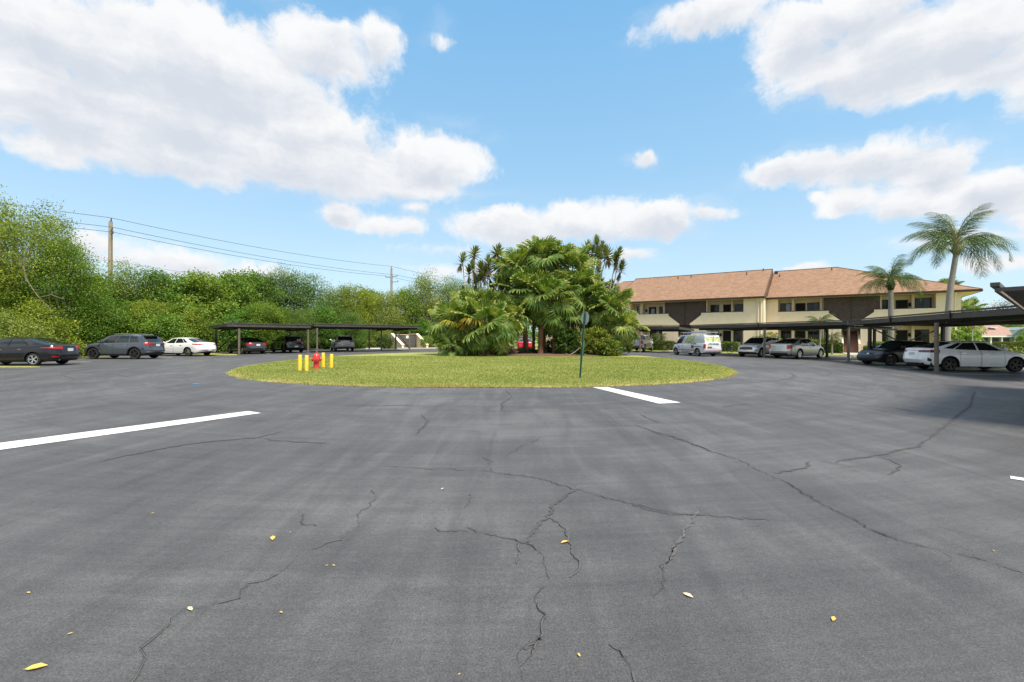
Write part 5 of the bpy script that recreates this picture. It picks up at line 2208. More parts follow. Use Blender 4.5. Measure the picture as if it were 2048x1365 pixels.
V['equinox'] = vehicle('sport_utility_car', 'white sport utility car facing the lane behind the silver sedan', 'car', (20.1, 36.6), 'FL', 211, mk(
    SUV, paint=carpaint('pearl_white_paint', (.74, .73, .70), .3, .2), W=1.84, H=1.66, rails='chrome', patches=[
        ('headlight', 'lamp_clear', 1, .50, 1.20, .78, .86, .82, .92), ('grille', 'rim_dark', 1, -.58, .58, .60, .82, .60, .82, False), ('grille_bar', 'chrome', 1, -.6, .6, .83, .855, .83, .855, False),
        ('lower_grille', 'under', 1, -.85, .85, .26, .42, .26, .42, False), ('fog_light', 'lamp_clear', 1, .72, .98, .50, .60, .52, .62), ('taillight', 'tail', -1, .55, 1.05, .9, 1.05, .95, 1.08)],
    plates=[(1, .50), (-1, .9)], group=GRP))
V['mks'] = vehicle('sedan', 'silver sedan with tall tail, nose in under the right carport', 'car', (21.5, 34.0), 'RR', 29, mk(
    SEDAN, paint=carpaint('silver_paint', (.46, .46, .43), .3, .5), W=1.90, H=1.56, wb=2.87, ro=1.20, fo=1.05, r=.36, zb=.2, nsp=9,
    top=[(-2.7, 1.04), (-2.35, 1.13), (-1.8, 1.12), (-.9, 1.04), (0, 1.0), (.9, .99), (1.35, .97), (1.9, .86), (2.3, .74), (2.5, .68)],
    cab=dict(xa=1.15, xb=.30, xc=-1.0, xd=-1.95, zf=1.50, zr=1.48, wins=[(.10, .40), (.43, .72), (.74, .84)]), doors=[(-1.0, -.10), (-.06, .90)], patches=[
        ('taillight', 'tail', -1, .62, .98, .72, 1.02, .78, 1.04), ('bumper_trim', 'under', -1, -1.2, 1.2, .27, .42, .27, .42, False), ('tailgate_trim', 'chrome', -1, -.4, .4, .92, .95, .92, .95, False)],
    plates=[(-1, .84)], group=GRP))
V['elantra'] = vehicle('sedan', 'glossy black sedan facing left behind the white sedan under the right carport', 'car', (21.2, 25.4), 'FL', 183, mk(
    SEDAN, paint=carpaint('black_pearl_paint', (.005, .005, .007), .3, coat=.25), H=1.42, W=1.82, top=[(-2.5, .98), (-2.2, 1.06), (-1.7, 1.06), (-.9, 1.0), (0, .96), (.85, .95), (1.25, .93), (1.8, .84), (2.15, .72), (2.3, .64)], patches=[
        ('headlight', 'lamp_dark', 1, .55, 1.30, .62, .68, .70, .78), ('grille', 'under', 1, -.62, .62, .34, .64, .34, .64, False), ('side_reflector', 'amber', 1, 1.32, 1.50, .55, .60, .55, .60),
        ('badge', 'chrome', 1, -.08, .08, .62, .70, .62, .70, False)], plates=[], rim='rim_dark', group=GRP))
V['forte'] = vehicle('sedan', 'white sedan with dark spoked wheels, nearest under the right carport, cut by the edge', 'car', (20.4, 21.2), 'RR', -8, mk(
    SEDAN, paint=carpaint('snow_white_paint', (.78, .79, .81), .3), H=1.44, W=1.80, rim='rim_dark', nsp=5,
    top=[(-2.5, 1.0), (-2.2, 1.07), (-1.7, 1.07), (-.9, 1.0), (0, .97), (.85, .95), (1.25, .93), (1.8, .82), (2.15, .70), (2.3, .62)],
    cab=dict(xa=1.15, xb=.32, xc=-.95, xd=-2.02, wins=[(.09, .40), (.43, .73), (.75, .88)]), patches=[
        ('taillight', 'tail_dark', -1, .40, 1.30, .88, .98, .86, 1.0), ('light_strip', 'tail', -1, -.4, .4, .95, .975, .95, .975, False), ('diffuser', 'under', -1, -1.25, 1.25, .24, .40, .24, .34, False),
        ('corner_vent', 'under', -1, .84, .98, .48, .64, .44, .56), ('headlight', 'lamp_clear', 1, .5, 1.1, .6, .7, .66, .76)], plates=[(-1, .80)], handle='chrome', group=GRP))
# pickup
pk, *_ = vehicle('pickup_truck', 'white pickup truck partly behind the right palm, tail towards the lawn', 'truck', (14.7, 50.4), 'RR', 60, mk(
    SUV, paint=carpaint('truck_white_paint', (.66, .66, .64), .35), W=2.0, H=1.92, wb=3.68, ro=1.12, fo=.98, r=.41, zb=.34, clad=0, tsm=2,
    top=[(-3.1, 1.30), (-2.0, 1.31), (-.75, 1.30), (0, 1.26), (1.2, 1.24), (1.5, 1.24), (2.3, 1.16), (2.7, 1.04), (2.9, .96)],
    cab=dict(xa=1.45, xb=.75, xc=-.78, xd=-.98, wins=[(.10, .46), (.52, .90)], zf=1.85, zr=1.86, wr=.78, br=.02, bf=.12), doors=[(-.75, .18), (.22, 1.22)],
    pR=7, cR=.35, tailT=.0, bump=.0, mirx=.1, patches=[('taillight', 'tail', -1, .82, 1.05, .88, 1.22, .88, 1.22), ('bumper', 'chrome', -1, -.95, .95, .52, .70, .52, .70, False)], plates=[(-1, .78)], group=GRP))
m_ = MB()
m_.box(-2.85, -1.12, -.80, .80, 1.345, 1.37)
m_.build('bed_cover', M['under'], pk)

# delivery van with lettering and roof ladders
vp = carpaint('van_white_paint', (.66, .69, .74), .35)
van, vsp, vend, vsurf = vehicle('van', 'white service van with lettering and ladders on the roof rack', 'van', (15.65, 38.4), 'RL', 106, mk(
    SUV, paint=vp, W=1.73, H=1.86, wb=2.925, ro=.95, fo=.86, r=.31, zb=.20, clad=0, tsm=3,
    top=[(-2.42, 1.12), (-2.2, 1.13), (-1, 1.10), (.6, 1.02), (1.3, 1.0), (1.75, .95), (2.1, .84), (2.32, .72)],
    cab=dict(xa=1.78, xb=.92, xc=-2.18, xd=-2.34, wins=[(.06, .245), (.36, .66, 'print_green')], zf=1.78, zr=1.80, wr=.84, br=.02, bf=.2, rv=(.12, .72)),
    doors=[(.42, 1.20), (-1.0 + .02, .38)], pR=8, cR=.30, tailT=.0, bump=.03, rearglass='print_green', handle='under', mirror=M['under'], rim='rim', nsp=4,
    mirx=.0, patches=[('taillight', 'tail', -1, .76, .98, .66, 1.02, .66, 1.02), ('bumper_trim', 'under', -1, -.8, .8, .22, .26, .22, .26, False), ('headlight', 'lamp_clear', 1, .5, 1.05, .70, .84, .74, .92)],
    plates=[(-1, .74)]))
van['label'] = 'white service van with lettering and ladders on the roof rack'
if 'group' in van:
    del van['group']


def text_part(s, size, mat, parent, origin, xdir, zdir=(0, 0, 1), bold=0.0):
    cu = bpy.data.curves.new('lettering', 'FONT')
    cu.body = s
    cu.size = size
    cu.extrude = .002
    cu.offset = bold
    cu.align_x = 'CENTER'
    cu.resolution_u = 2
    to = bpy.data.objects.new('lettering_source', cu)
    col.objects.link(to)
    dg = bpy.context.evaluated_depsgraph_get()
    me = bpy.data.meshes.new_from_object(to.evaluated_get(dg))
    bpy.data.objects.remove(to)
    bpy.data.curves.remove(cu)
    me.materials.clear()
    me.materials.append(M[mat])
    xd_, zd = Vector(xdir).normalized(), Vector(zdir).normalized()
    nd = xd_.cross(zd)
    mtx = Matrix.Translation(Vector(origin)) @ Matrix((xd_, zd, nd)).transposed().to_4x4()
    me.transform(mtx)
    return link('lettering', me, parent)


yl = .88
# left flank: text reads from tail (screen right) to nose: x decreasing is to the right when seen from +y
for s_, sz, mt_, xx, zz, bd in (('(772)', .15, 'print_dark', -.33, 1.00, 0), ('240-2828', .19, 'print_dark', -.98, .99, .004), ('Dryer Vent Cleaning Specialists', .165, 'print_red', -.02, .46, .003),
                                ('www.dryerventwizard.com', .115, 'print_dark', .0, .31, .001)):
    text_part(s_, sz, mt_, van, (xx, yl, zz), (-1, 0, 0), (0, 0, 1), bd)
m_ = MB()
m_.box(-1.02, -.70, yl - .012, yl + .002, .66, .88)
m_.build('picture_print', M['print_brown'], van)
m_ = MB()
m_.lathe([(0, 0), (.11, 0)], 3, 'y', (.98, yl, .78))
m_.build('emblem', M['print_dark'], van)
m_ = MB()
m_.box(-1.95, -1.0, yl - .01, yl + .003, .80, .835)
m_.build('door_rail', M['under'], van)
xr = -2.42
for s_, sz, mt_, yy, zz, bd in (('(772) 240-2828', .165, 'print_dark', .0, .98, .003), ('Dryer Vent Cleaning Specialists', .115, 'print_red', 0, .42, .002)):
    text_part(s_, sz, mt_, van, (xr - .015, yy, zz), (0, -1, 0), (0, 0, 1), bd)
m_ = MB()
m_.box(xr - .012, xr + .01, .18, .60, .56, .82)
m_.build('picture_print', M['print_brown'], van)
m_ = MB()
m_.box(-2.385, -2.355, -.008, .008, 1.14, 1.66)
m_.build('door_seam', M['under'], van)
# roof rack and ladders
rk_ = MB()
for x in (.6, -.6, -1.9):
    rk_.tube([(x, -.66, 1.80), (x, -.66, 1.97), (x, .66, 1.97), (x, .66, 1.80)], .02, 6)
for y in (-.66, .66):
    rk_.tube([(.75, y, 1.97), (-2.2, y, 1.97)], .018, 6)
rk_.build('roof_rack', M['chrome'], van)
for k, (ya_, yb_, xa_, xb_, z_) in enumerate(((.18, .56, 1.15, -2.15, 2.03), (-.52, -.14, .9, -2.3, 2.03))):
    lad = thing('ladder', ['aluminium ladder lying on the van roof rack, nearer side', 'aluminium ladder lying on the van roof rack, far side'][k], 'ladder', (0, 0, 0))
    lad.matrix_world = van.matrix_world
    lad.location = van.location
    lad.rotation_euler = van.rotation_euler
    m_ = MB()
    for y in (ya_, yb_):
        m_.beam((xa_, y, z_), (xb_, y, z_), .03, .075)
    m_.build('rail', M['alu'], lad)
    x = xb_ + .15
    while x < xa_:
        r_ = MB()
        r_.tube([(x, ya_ + .015, z_), (x, yb_ - .015, z_)], .014, 6)
        r_.build('rung', M['alu'], lad)
        x += .3


# ------------------------------------------------------------------ vegetation
M['leaf_a'] = leafmat('broad_leaf_green', (.032, .088, .014), (.12, .235, .030), (.28, .40, .05), trans=.33, objvar=.3, accent=(.24, .20, .05))
M['leaf_b'] = leafmat('yellow_green_leaf', (.040, .090, .012), (.155, .245, .026), (.36, .43, .05), trans=.38, objvar=.25, accent=(.34, .27, .06))
M['leaf_c'] = leafmat('olive_leaf', (.038, .082, .017), (.135, .215, .036), (.29, .37, .07), trans=.3, objvar=.3, accent=(.24, .17, .08))
M['leaf_hedge'] = leafmat('hedge_leaf', (.022, .048, .007), (.075, .125, .016), (.19, .23, .036), trans=.3, objvar=.2)
M['leaf_croton'] = leafmat('croton_leaf', (.03, .075, .012), (.11, .18, .022), (.30, .32, .04), trans=.35, objvar=.1, accent=(.58, .36, .05))
M['leaf_bare'] = leafmat('sparse_reddish_leaf', (.10, .08, .07), (.17, .13, .10), (.26, .19, .14), trans=.2, objvar=.1)
M['fan'] = leafmat('fan_palm_leaf', (.026, .072, .013), (.115, .195, .034), (.31, .39, .10), trans=.30, rough=.55, objvar=.35, accent=(.46, .40, .18))
M['fan_yellow'] = leafmat('yellowing_fan_leaf', (.16, .17, .02), (.38, .34, .04), (.50, .38, .06), trans=.35, rough=.4, objvar=.2, accent=(.45, .30, .12))
M['fan_dead'] = leafmat('dead_fan_leaf', (.13, .085, .05), (.26, .18, .11), (.36, .27, .17), trans=.2, rough=.8, objvar=.3)
M['queen'] = leafmat('feather_palm_leaf', (.018, .052, .010), (.055, .115, .020), (.15, .21, .045), trans=.3, rough=.6, objvar=.25, accent=(.30, .28, .12))
M['yucca'] = leafmat('sword_leaf', (.05, .085, .025), (.15, .19, .06), (.34, .37, .15), trans=.2, rough=.4, objvar=.2)
M['petiole'] = plain('palm_stalk', (.16, .17, .05), .5, var=.3, vscale=4)
M['palm_grey'] = plain('grey_palm_trunk', (.27, .25, .225), .85, var=.2, vscale=5, bump=.5, bscale=10, stretch=(1, 1, 5))
M['crownshaft'] = plain('palm_boot', (.20, .13, .075), .8, var=.45, vscale=9)


def leaves(rng, blobs, ncl, npl, L, Wd, clr=.38, up=.35, hang=0.0):
    """leaf quads gathered into small clusters on the blobs' surfaces"""
    V_, T_ = [], []
    tot_w = sum(b[3] * b[4] + b[4] * b[5] + b[3] * b[5] for b in blobs)
    for b in blobs:
        c = np.array(b[:3])
        r = np.array(b[3:6])
        k = max(3, int(ncl * (b[3] * b[4] + b[4] * b[5] + b[3] * b[5]) / tot_w))
        d = rng.normal(size=(k, 3))
        d[:, 2] += .15
        d /= np.linalg.norm(d, axis=1)[:, None]
        rad = np.where(rng.random(k) < .25, rng.uniform(.35, .75, k), rng.uniform(.78, 1.12, k))
        cc = c + d * r * rad[:, None]
        btint = rng.uniform(-.12, .12)
        ct = rng.uniform(-.22, .22, k) + btint
        n = k * npl
        idx = np.repeat(np.arange(k), npl)
        off = rng.normal(size=(n, 3)) * clr * np.array([1, 1, .7])
        p = cc[idx] + off
        p[:, 2] = np.maximum(p[:, 2], .06)
        # leaf long axis: random, slightly outward and drooping
        a = rng.normal(size=(n, 3)) + d[idx] * .9
        a[:, 2] -= hang
        a /= np.linalg.norm(a, axis=1)[:, None]
        nn_ = rng.normal(size=(n, 3)) * .42 + d[idx] * .7 + np.array([0, 0, up + .25])
        s = np.cross(a, nn_)
        s /= (np.linalg.norm(s, axis=1)[:, None] + 1e-6)
        ll = L * rng.uniform(.7, 1.25, n)[:, None]
        ww = Wd * rng.uniform(.7, 1.2, n)[:, None]
        q = np.stack([p - a * ll * .5, p + s * ww * .5 - a * ll * .05, p + a * ll * .5, p - s * ww * .5 - a * ll * .05], 1)
        V_.append(q.reshape(-1, 3))
        T_.append(np.clip(.42 + ct[idx] + rng.normal(size=n) * .10, 0, 1))
    V_ = np.concatenate(V_)
    T_ = np.concatenate(T_)
    return V_, np.arange(len(V_)).reshape(-1, 4), T_


def tree_kind(name, seed, R, Hc, z0, mat, ncl=520, npl=15, L=.26, Wd=.13, nb=16, limbs=6, trunk_r=.16, bark='bark', clr=.36, flat=1.0, twigs=0):
    """returns (crown mesh, trunk mesh) for a tree of height Hc, radius R; crown reaches down to z0"""
    rng = np.random.default_rng(seed)
    blobs = []
    for i in range(nb):
        u = (i + .5) / nb
        z = z0 + (Hc - z0) * (.08 + .86 * u)
        ph = i * 2.399 + rng.uniform(-.4, .4)
        prof = math.sin(math.pi * min(1, max(0, (.18 + .78 * u)))) ** .6
        rad = R * prof * rng.uniform(.25, .78)
        br = R * rng.uniform(.30, .50) * (1 - .25 * u)
        blobs.append((rad * math.cos(ph), rad * math.sin(ph), z, br, br, br * rng.uniform(.6, .9) * flat))
    for i in range(nb // 3):      # ragged tips
        ph = rng.uniform(0, 6.28)
        z = z0 + (Hc - z0) * rng.uniform(.55, 1.02)
        prof = math.sin(math.pi * min(1, .18 + .78 * (z - z0) / (Hc - z0))) ** .6
        rad = R * prof * rng.uniform(.7, 1.05)
        blobs.append((rad * math.cos(ph), rad * math.sin(ph), z, R * .16, R * .16, R * .22))
    v, q, t = leaves(rng, blobs, ncl, npl, L, Wd, clr=clr)
    crown = np_mesh(name + '_crown', v, q, M[mat], t)
    m_ = MB()
    m_.tube([(0, 0, -.2), (.05, .02, z0 + (Hc - z0) * .35), (-.05, .1, z0 + (Hc - z0) * .7)], [trunk_r * 1.3, trunk_r, trunk_r * .4], 8)
    for i in range(limbs + twigs):
        b = blobs[int(rng.integers(0, len(blobs)))]
        h0 = (z0 + (Hc - z0) * rng.uniform(.1, .5))
        mid = (b[0] * .5 + rng.uniform(-.3, .3), b[1] * .5 + rng.uniform(-.3, .3), (h0 + b[2]) * .5 + .3)
        m_.tube([(0, 0, h0), mid, (b[0], b[1], b[2])], [trunk_r * (.55 if i < limbs else .25), trunk_r * .35 * (1 if i < limbs else .5), trunk_r * .12], 6)
    me = bpy.data.meshes.new(name + '_trunk')
    me.from_pydata([tuple(p) for p in m_.v], [], m_.f)
    me.materials.append(M[bark])
    return crown, me


KINDS = {
    'sea': tree_kind('seagrape', 1, 3.6, 8.6, .4, 'leaf_a', ncl=1150, npl=20, L=.22, Wd=.15, nb=24),
    'ol': tree_kind('olive', 2, 3.9, 8.6, .6, 'leaf_c', ncl=1250, npl=20, L=.19, Wd=.085, nb=24, clr=.42, limbs=9, twigs=6),
    'yl': tree_kind('yellow', 3, 3.6, 7.8, .3, 'leaf_b', ncl=1200, npl=20, L=.19, Wd=.105, nb=22, limbs=7),
    'sea2': tree_kind('seagrape', 9, 3.2, 8.0, .3, 'leaf_a', ncl=1100, npl=20, L=.21, Wd=.14, nb=22),
    'ol2': tree_kind('olive', 12, 4.2, 9.2, 1.0, 'leaf_c', ncl=1300, npl=20, L=.19, Wd=.09, nb=26, clr=.45, limbs=8, twigs=8),
}
SHRUBS = {
    'sh_a': tree_kind('shrub', 21, 2.2, 3.5, .1, 'leaf_a', ncl=480, npl=22, L=.17, Wd=.11, nb=11, limbs=4, trunk_r=.05, clr=.28),
    'sh_b': tree_kind('shrub', 22, 2.2, 3.6, .1, 'leaf_b', ncl=480, npl=22, L=.16, Wd=.09, nb=11, limbs=4, trunk_r=.05, clr=.28),
    'sh_c': tree_kind('shrub', 23, 2.1, 3.2, .1, 'leaf_c', ncl=420, npl=20, L=.15, Wd=.07, nb=10, limbs=6, trunk_r=.05, clr=.30, twigs=6),
}


def put_tree(name, kind, x, y, rz, s, label, cat='tree', group=None, sz=None, ref=8.4):
    t_ = thing(name, label, cat, (x, y, -.02), rz, group)
    cr, tr = kind
    o = link('trunk', tr, t_)
    c = link('crown', cr, t_)
    t_.scale = (s, s, sz or s)
    return t_


def at(px, Z):
    return ((px - 1024) / 910 * Z, Z)


def zpx(px, py, Z):
    return 1.5 + (hor(px) - py) * Z / 910


# the big light tree at the far left
bigc = tree_kind('big', 31, 5.6, 11.8, 1.2, 'leaf_b', ncl=3800, npl=20, L=.165, Wd=.08, nb=34, limbs=14, trunk_r=.22, bark='bark_pale', clr=.36, twigs=16)
x, y = at(28, 33.5)
put_tree('broadleaf_tree', bigc, x, y, .4, .90, 'tallest yellow green tree with pale branches at the left edge, behind the black sedan')
bigd = tree_kind('big', 37, 3.7, 8.8, .2, 'leaf_b', ncl=1500, npl=20, L=.155, Wd=.08, nb=20, limbs=7, trunk_r=.14, bark='bark_pale', clr=.34, twigs=12)
x, y = at(128, 34)
put_tree('broadleaf_tree', bigd, x, y, 1.4, .92, 'light green spreading tree behind the gap between the black sedan and slate car')
# long bare leaning branch of it, in front of the leaves
lb_ = thing('bare_branch', 'long thin grey branch leaning through the light tree behind the black sedan', 'branch', (*at(70, 30.9), 0))
m_ = MB()
m_.tube([(-1.9, .4, 7.3), (-1.1, .2, 6.3), (-.5, 0, 5.2), (.3, -.1, 4.2), (1.0, .1, 3.3), (1.3, .3, 2.2), (1.9, .5, 1.0), (2.1, .6, .0)], [.01, .02, .03, .032, .028, .02, .02, .02], 7)
m_.tube([(-.6, 0, 5.2), (-.9, .1, 6.3), (-.75, .1, 7.4)], [.05, .035, .02], 6)
m_.tube([(.4, -.1, 4.1), (1.3, -.2, 4.3), (2.0, 0, 4.0)], [.035, .02, .01], 5)
m_.tube([(1.2, 0, 3.0), (1.0, 0, 2.0), (1.5, .1, 1.2)], [.03, .02, .012], 5)
m_.build('limb', M['bark'], lb_)

TR = [  # px, Z, top py, kind, scale of width, label
    (-60, 40, 470, 'ol', 1.1, 'dark tree half out of view at the left edge, behind the tallest tree'),
    (185, 43, 545, 'sea', .95, 'dense green tree just left of the near utility pole'),
    (262, 44, 530, 'ol2', .9, 'thin topped olive tree just right of the near utility pole'),
    (330, 46, 548, 'sea2', 1.0, 'rounded green tree above the slate sport utility car, right of the near pole'),
    (395, 48, 542, 'sea', 1.0, 'broad leaved green tree above the white sedan with rounded tail'),
    (455, 52, 545, 'sea2', 1.1, 'green tree above the left end of the first left carport'),
    (505, 57, 540, 'sea', 1.1, 'tall knobbly green tree above the dark green sedan'),
    (560, 58, 542, 'ol', 1.05, 'olive tree with bare twigs above the black sport utility car'),
    (612, 60, 548, 'ol2', 1.05, 'greyish olive tree above the joint of the two left carports'),
    (668, 64, 575, 'ol', .95, 'lower olive tree above the pale silver sport utility car'),
    (706, 66, 566, 'yl', 1.0, 'bright yellow green tree left of the distant utility pole'),
    (765, 70, 582, 'ol2', .95, 'shaggy tree in front of the distant utility pole'),
    (812, 74, 572, 'yl', 1.05, 'yellowish tree above the refuse enclosure'),
    (852, 76, 552, 'ol', 1.15, 'tall spreading tree above the right wall of the refuse enclosure'),
    (905, 78, 556, 'ol2', 1.1, 'flat topped dark tree left of the island palms'),
    (960, 80, 570, 'sea', 1.0, 'dark tree seen between the palms of the left clump'),
    (1015, 80, 585, 'ol', 1.0, 'dark tree behind the gap between the two palm clumps'),
    (225, 48, 560, 'yl', .9, 'yellow green tree right behind the near utility pole'),
    (425, 58, 556, 'yl', 1.0, 'pale tree top peeping between green ones left of the first left carport'),
    (740, 78, 575, 'sea', 1.0, 'dark green tree just left of the distant utility pole'),
    (530, 50, 600, 'yl', .75, 'low yellow green tree right behind the first left carport'),
    (640, 56, 610, 'sea2', .8, 'low green tree behind the joint of the left carports'),
    (700, 60, 622, 'ol', .7, 'brownish low tree behind the second left carport'),
    (590, 53, 612, 'ol2', .7, 'low twiggy tree behind the black sport utility car'),
    (300, 40.5, 598, 'yl', .78, 'low bright green tree directly behind the slate sport utility car'),
    (375, 43, 605, 'sea2', .78, 'low leafy tree directly behind the white sedan with rounded tail'),
    (215, 38.5, 592, 'sea', .72, 'low dark green tree at the foot of the near utility pole'),
    (470, 48.5, 612, 'sea2', .72, 'low green tree behind the left posts of the first left carport'),
]
base_h = {'sea': 8.6, 'ol': 8.6, 'yl': 7.8, 'sea2': 8.0, 'ol2': 9.2}
rt = random.Random(8)
for px, Z, ty, k, s, lb in TR:
    x, y = at(px, Z)
    hgt = zpx(px, ty + 8, Z)
    put_tree('broadleaf_tree', KINDS[k], x, y, rt.uniform(0, 6.28), s, lb, group='trees in the belt behind the left carports', sz=hgt / base_h[k] * 1.02)

SH = [  # px, Z, kind, scale, label
    (20, 27.6, 'sh_c', .85, 'brownish shrub behind the front door of the black sedan'),
    (75, 30.4, 'sh_b', .95, 'yellow green shrub behind the tail of the black sedan'),
    (118, 36, 'sh_b', 1.2, 'light shrub in the gap left of the slate sport utility car'),
    (165, 36.5, 'sh_a', 1.0, 'dark shrub above the bonnet of the slate sport utility car'),
    (225, 37.5, 'sh_b', 1.0, 'leafy shrub behind the roof of the slate sport utility car'),
    (285, 39.5, 'sh_a', 1.0, 'green shrub above the tail of the slate sport utility car'),
    (335, 39.5, 'sh_a', .9, 'green shrub behind the bonnet of the white sedan with rounded tail'),
    (385, 42, 'sh_b', .9, 'light green shrub behind the roof of the white sedan with rounded tail'),
    (425, 44.5, 'sh_c', .9, 'twiggy shrub left of the first left carport'),
    (460, 47, 'sh_a', 1.0, 'shrub behind the bonnet of the dark green sedan'),
    (505, 50, 'sh_b', 1.0, 'shrub behind the roof of the dark green sedan'),
    (545, 52, 'sh_a', 1.0, 'shrub behind the bonnet of the black sport utility car under the left carport'),
    (590, 54, 'sh_c', 1.0, 'shrub behind the tail of the black sport utility car under the left carport'),
    (630, 58, 'sh_a', 1.0, 'dark shrub between the two left carports'),
    (672, 62, 'sh_b', 1.0, 'shrub behind the roof of the pale silver sport utility car'),
    (715, 64, 'sh_a', 1.0, 'leafy shrub right of the pale silver sport utility car'),
    (748, 66, 'sh_c', 1.05, 'brown twiggy shrub left of the round hedge by the refuse enclosure'),
    (800, 71, 'sh_b', 1.1, 'shrub rising behind the grey board gate'),
    (845, 72, 'sh_a', 1.1, 'dark shrub behind the right wing wall of the refuse enclosure'),
    (890, 72, 'sh_a', 1.1, 'dark shrub above the white bent pipe'),
    (935, 74, 'sh_c', 1.1, 'shrub seen low between the palms of the left clump'),
    (985, 74, 'sh_a', 1.1, 'dark shrub left of the red car'),
    (-40, 28.8, 'sh_c', .9, 'brown shrub at the left edge of the view, behind the black sedan'),
]
for px, Z, k, s, lb in SH:
    x, y = at(px, Z)
    put_tree('shrub', SHRUBS[k], x, y, rt.uniform(0, 6.28), s, lb, 'shrub', 'shrubs along the foot of the tree belt')

# far tree line beyond everything
rngf = np.random.default_rng(77)
fb = []
for i in range(90):
    a = rngf.uniform(-58, 58)
    r_ = rngf.uniform(118, 150) if a < 34 else rngf.uniform(185, 230)
    hgt = rngf.uniform(3.5, 6.5)
    fb.append((r_ * math.sin(a * D2R), r_ * math.cos(a * D2R), hgt * .45, rngf.uniform(4, 7), 3, hgt * .55))
v, q, t = leaves(rngf, fb, 2600, 14, .8, .5, clr=.9)
tag(link('far_treeline', np_mesh('far_treeline', v, q, M['leaf_a'], t)), 'far band of dark green trees along the horizon', 'treeline', kind='stuff')


def hedge_mesh(nm, seed, sx, sy, sz, mat, n=900, L=.12, Wd=.07, rnd=False):
    rng = np.random.default_rng(seed)
    bl_ = []
    if rnd:
        bl_ = [(0, 0, sz * .5, sx / 2, sy / 2, sz * .5)]
        v, q, t = leaves(rng, bl_, n // 10, 14, L, Wd, clr=.09)
    else:
        # a clipped block: clusters on the faces of a box
        k = n
        f = rng.random(k)
        x = rng.uniform(-sx / 2, sx / 2, k)
        y = rng.uniform(-sy / 2, sy / 2, k)
        z = rng.uniform(.03, sz, k)
        z = np.where(f < .4, sz + rng.normal(0, .03, k), z)
        y = np.where((f >= .4) & (f < .7), -sy / 2, np.where((f >= .7) & (f < .85), sy / 2, y))
        x = np.where(f >= .85, np.sign(x) * sx / 2, x)
        p = np.repeat(np.stack([x, y, z], 1), 5, 0) + rng.normal(0, .05, (k * 5, 3))
        m = len(p)
        a = rng.normal(size=(m, 3))
        a /= np.linalg.norm(a, axis=1)[:, None]
        s = np.cross(a, rng.normal(size=(m, 3)) + [0, 0, .5])
        s /= np.linalg.norm(s, axis=1)[:, None]
        l_, w_ = L * rng.uniform(.7, 1.3, (m, 1)), Wd * rng.uniform(.7, 1.3, (m, 1))
        v = np.stack([p - a * l_ / 2, p + s * w_ / 2, p + a * l_ / 2, p - s * w_ / 2], 1).reshape(-1, 3)
        q = np.arange(len(v)).reshape(-1, 4)
        t = np.clip(rng.normal(.45, .2, m), 0, 1)
    return np_mesh(nm, v, q, M[mat], t)


def hedge(label, x, y, rz, sx, sy, sz, mat='leaf_hedge', seed=1, n=900, rnd=False, L=.12, Wd=.07, cat='hedge', core=True):
    t_ = thing('hedge' if cat == 'hedge' else 'shrub', label, cat, (x, y, 0), rz)
    link('foliage', hedge_mesh('foliage', seed, sx, sy, sz, mat, n, L, Wd, rnd), t_)
    m_ = MB()
    if not rnd:
        for i in range(5):
            xx = -sx / 2 + sx * (i + .5) / 5
            m_.tube([(xx, 0, -.05), (xx + .05, .02, sz * .5), (xx, .05, sz * .85)], [.04, .03, .01], 5)
    else:
        for i in range(6):
            a = i * 1.05
            m_.tube([(0, 0, -.05), (sx * .15 * math.cos(a), sy * .15 * math.sin(a), sz * .3), (sx * .3 * math.cos(a), sy * .3 * math.sin(a), sz * .7)], [.05, .03, .01], 5)
    m_.build('stem', M['bark'], t_)
    return t_


# round hedges beside the refuse enclosure
x, y = at(769, 61)
hedge('round dark clipped hedge left of the refuse enclosure', x, y, 0, 2.1, 2.0, 1.75, seed=41, n=2600, rnd=True, L=.13, Wd=.08)
x, y = at(853, 63)
hedge('brownish round hedge right of the refuse enclosure', x, y, 0, 1.5, 2.0, 1.65, mat='leaf_c', seed=42, n=2000, rnd=True, L=.13, Wd=.08)
# along the building
p = bl(-16.6, -1.0)
hedge('clipped hedge with reddish patches below the left stair wall, beside the white pickup', p.x, p.y, BA, 2.9, .9, 1.05, seed=43, n=1500)
p = bl(-10.2, -1.1)
hedge('clipped bright green hedge behind the bicycle', p.x, p.y, BA, 4.4, .9, 1.0, mat='leaf_croton', seed=44, n=1900)
p = bl(.4, 1.2)
hedge('clipped green hedge left of the right stair', p.x, p.y, BA, 2.6, .9, .95, seed=45, n=1500)
p = bl(.1, 1.95)
hedge('taller narrow hedge behind the clipped one left of the right stair', p.x, p.y, BA, 2.4, .5, 1.25, seed=46, n=1200)
p = bl(6.0, .9)
hedge('green hedge with reddish leaves right of the right stair', p.x, p.y, BA, 4.2, 1.0, 1.1, mat='leaf_a', seed=47, n=2000)
p = bl(5.3, 0.0)
hedge('low bright green hedge in front of the taller one right of the right stair', p.x, p.y, BA, 3.6, .8, .7, seed=48, n=1500)
p = bl(-4.9, -.6)
hedge('yellow green bush against the cream wall above the white sport utility car', p.x, p.y, 0, 3.0, 2.0, 2.15, mat='leaf_croton', seed=49, n=2600, rnd=True, cat='shrub')
p = bl(-1.3, 1.3)
hedge('reddish brown bush in front of the dark sliding window, above the silver sedan', p.x, p.y, 0, 2.2, 1.6, 1.5, mat='leaf_c', seed=50, n=1900, rnd=True, cat='shrub')
x, y = at(1915, 37.5)
hedge('big round green shrub at the right end of the building', x, y, 0, 2.7, 2.4, 2.6, mat='leaf_a', seed=51, n=3600, rnd=True, cat='shrub', L=.16, Wd=.1)
x, y = at(2035, 46)
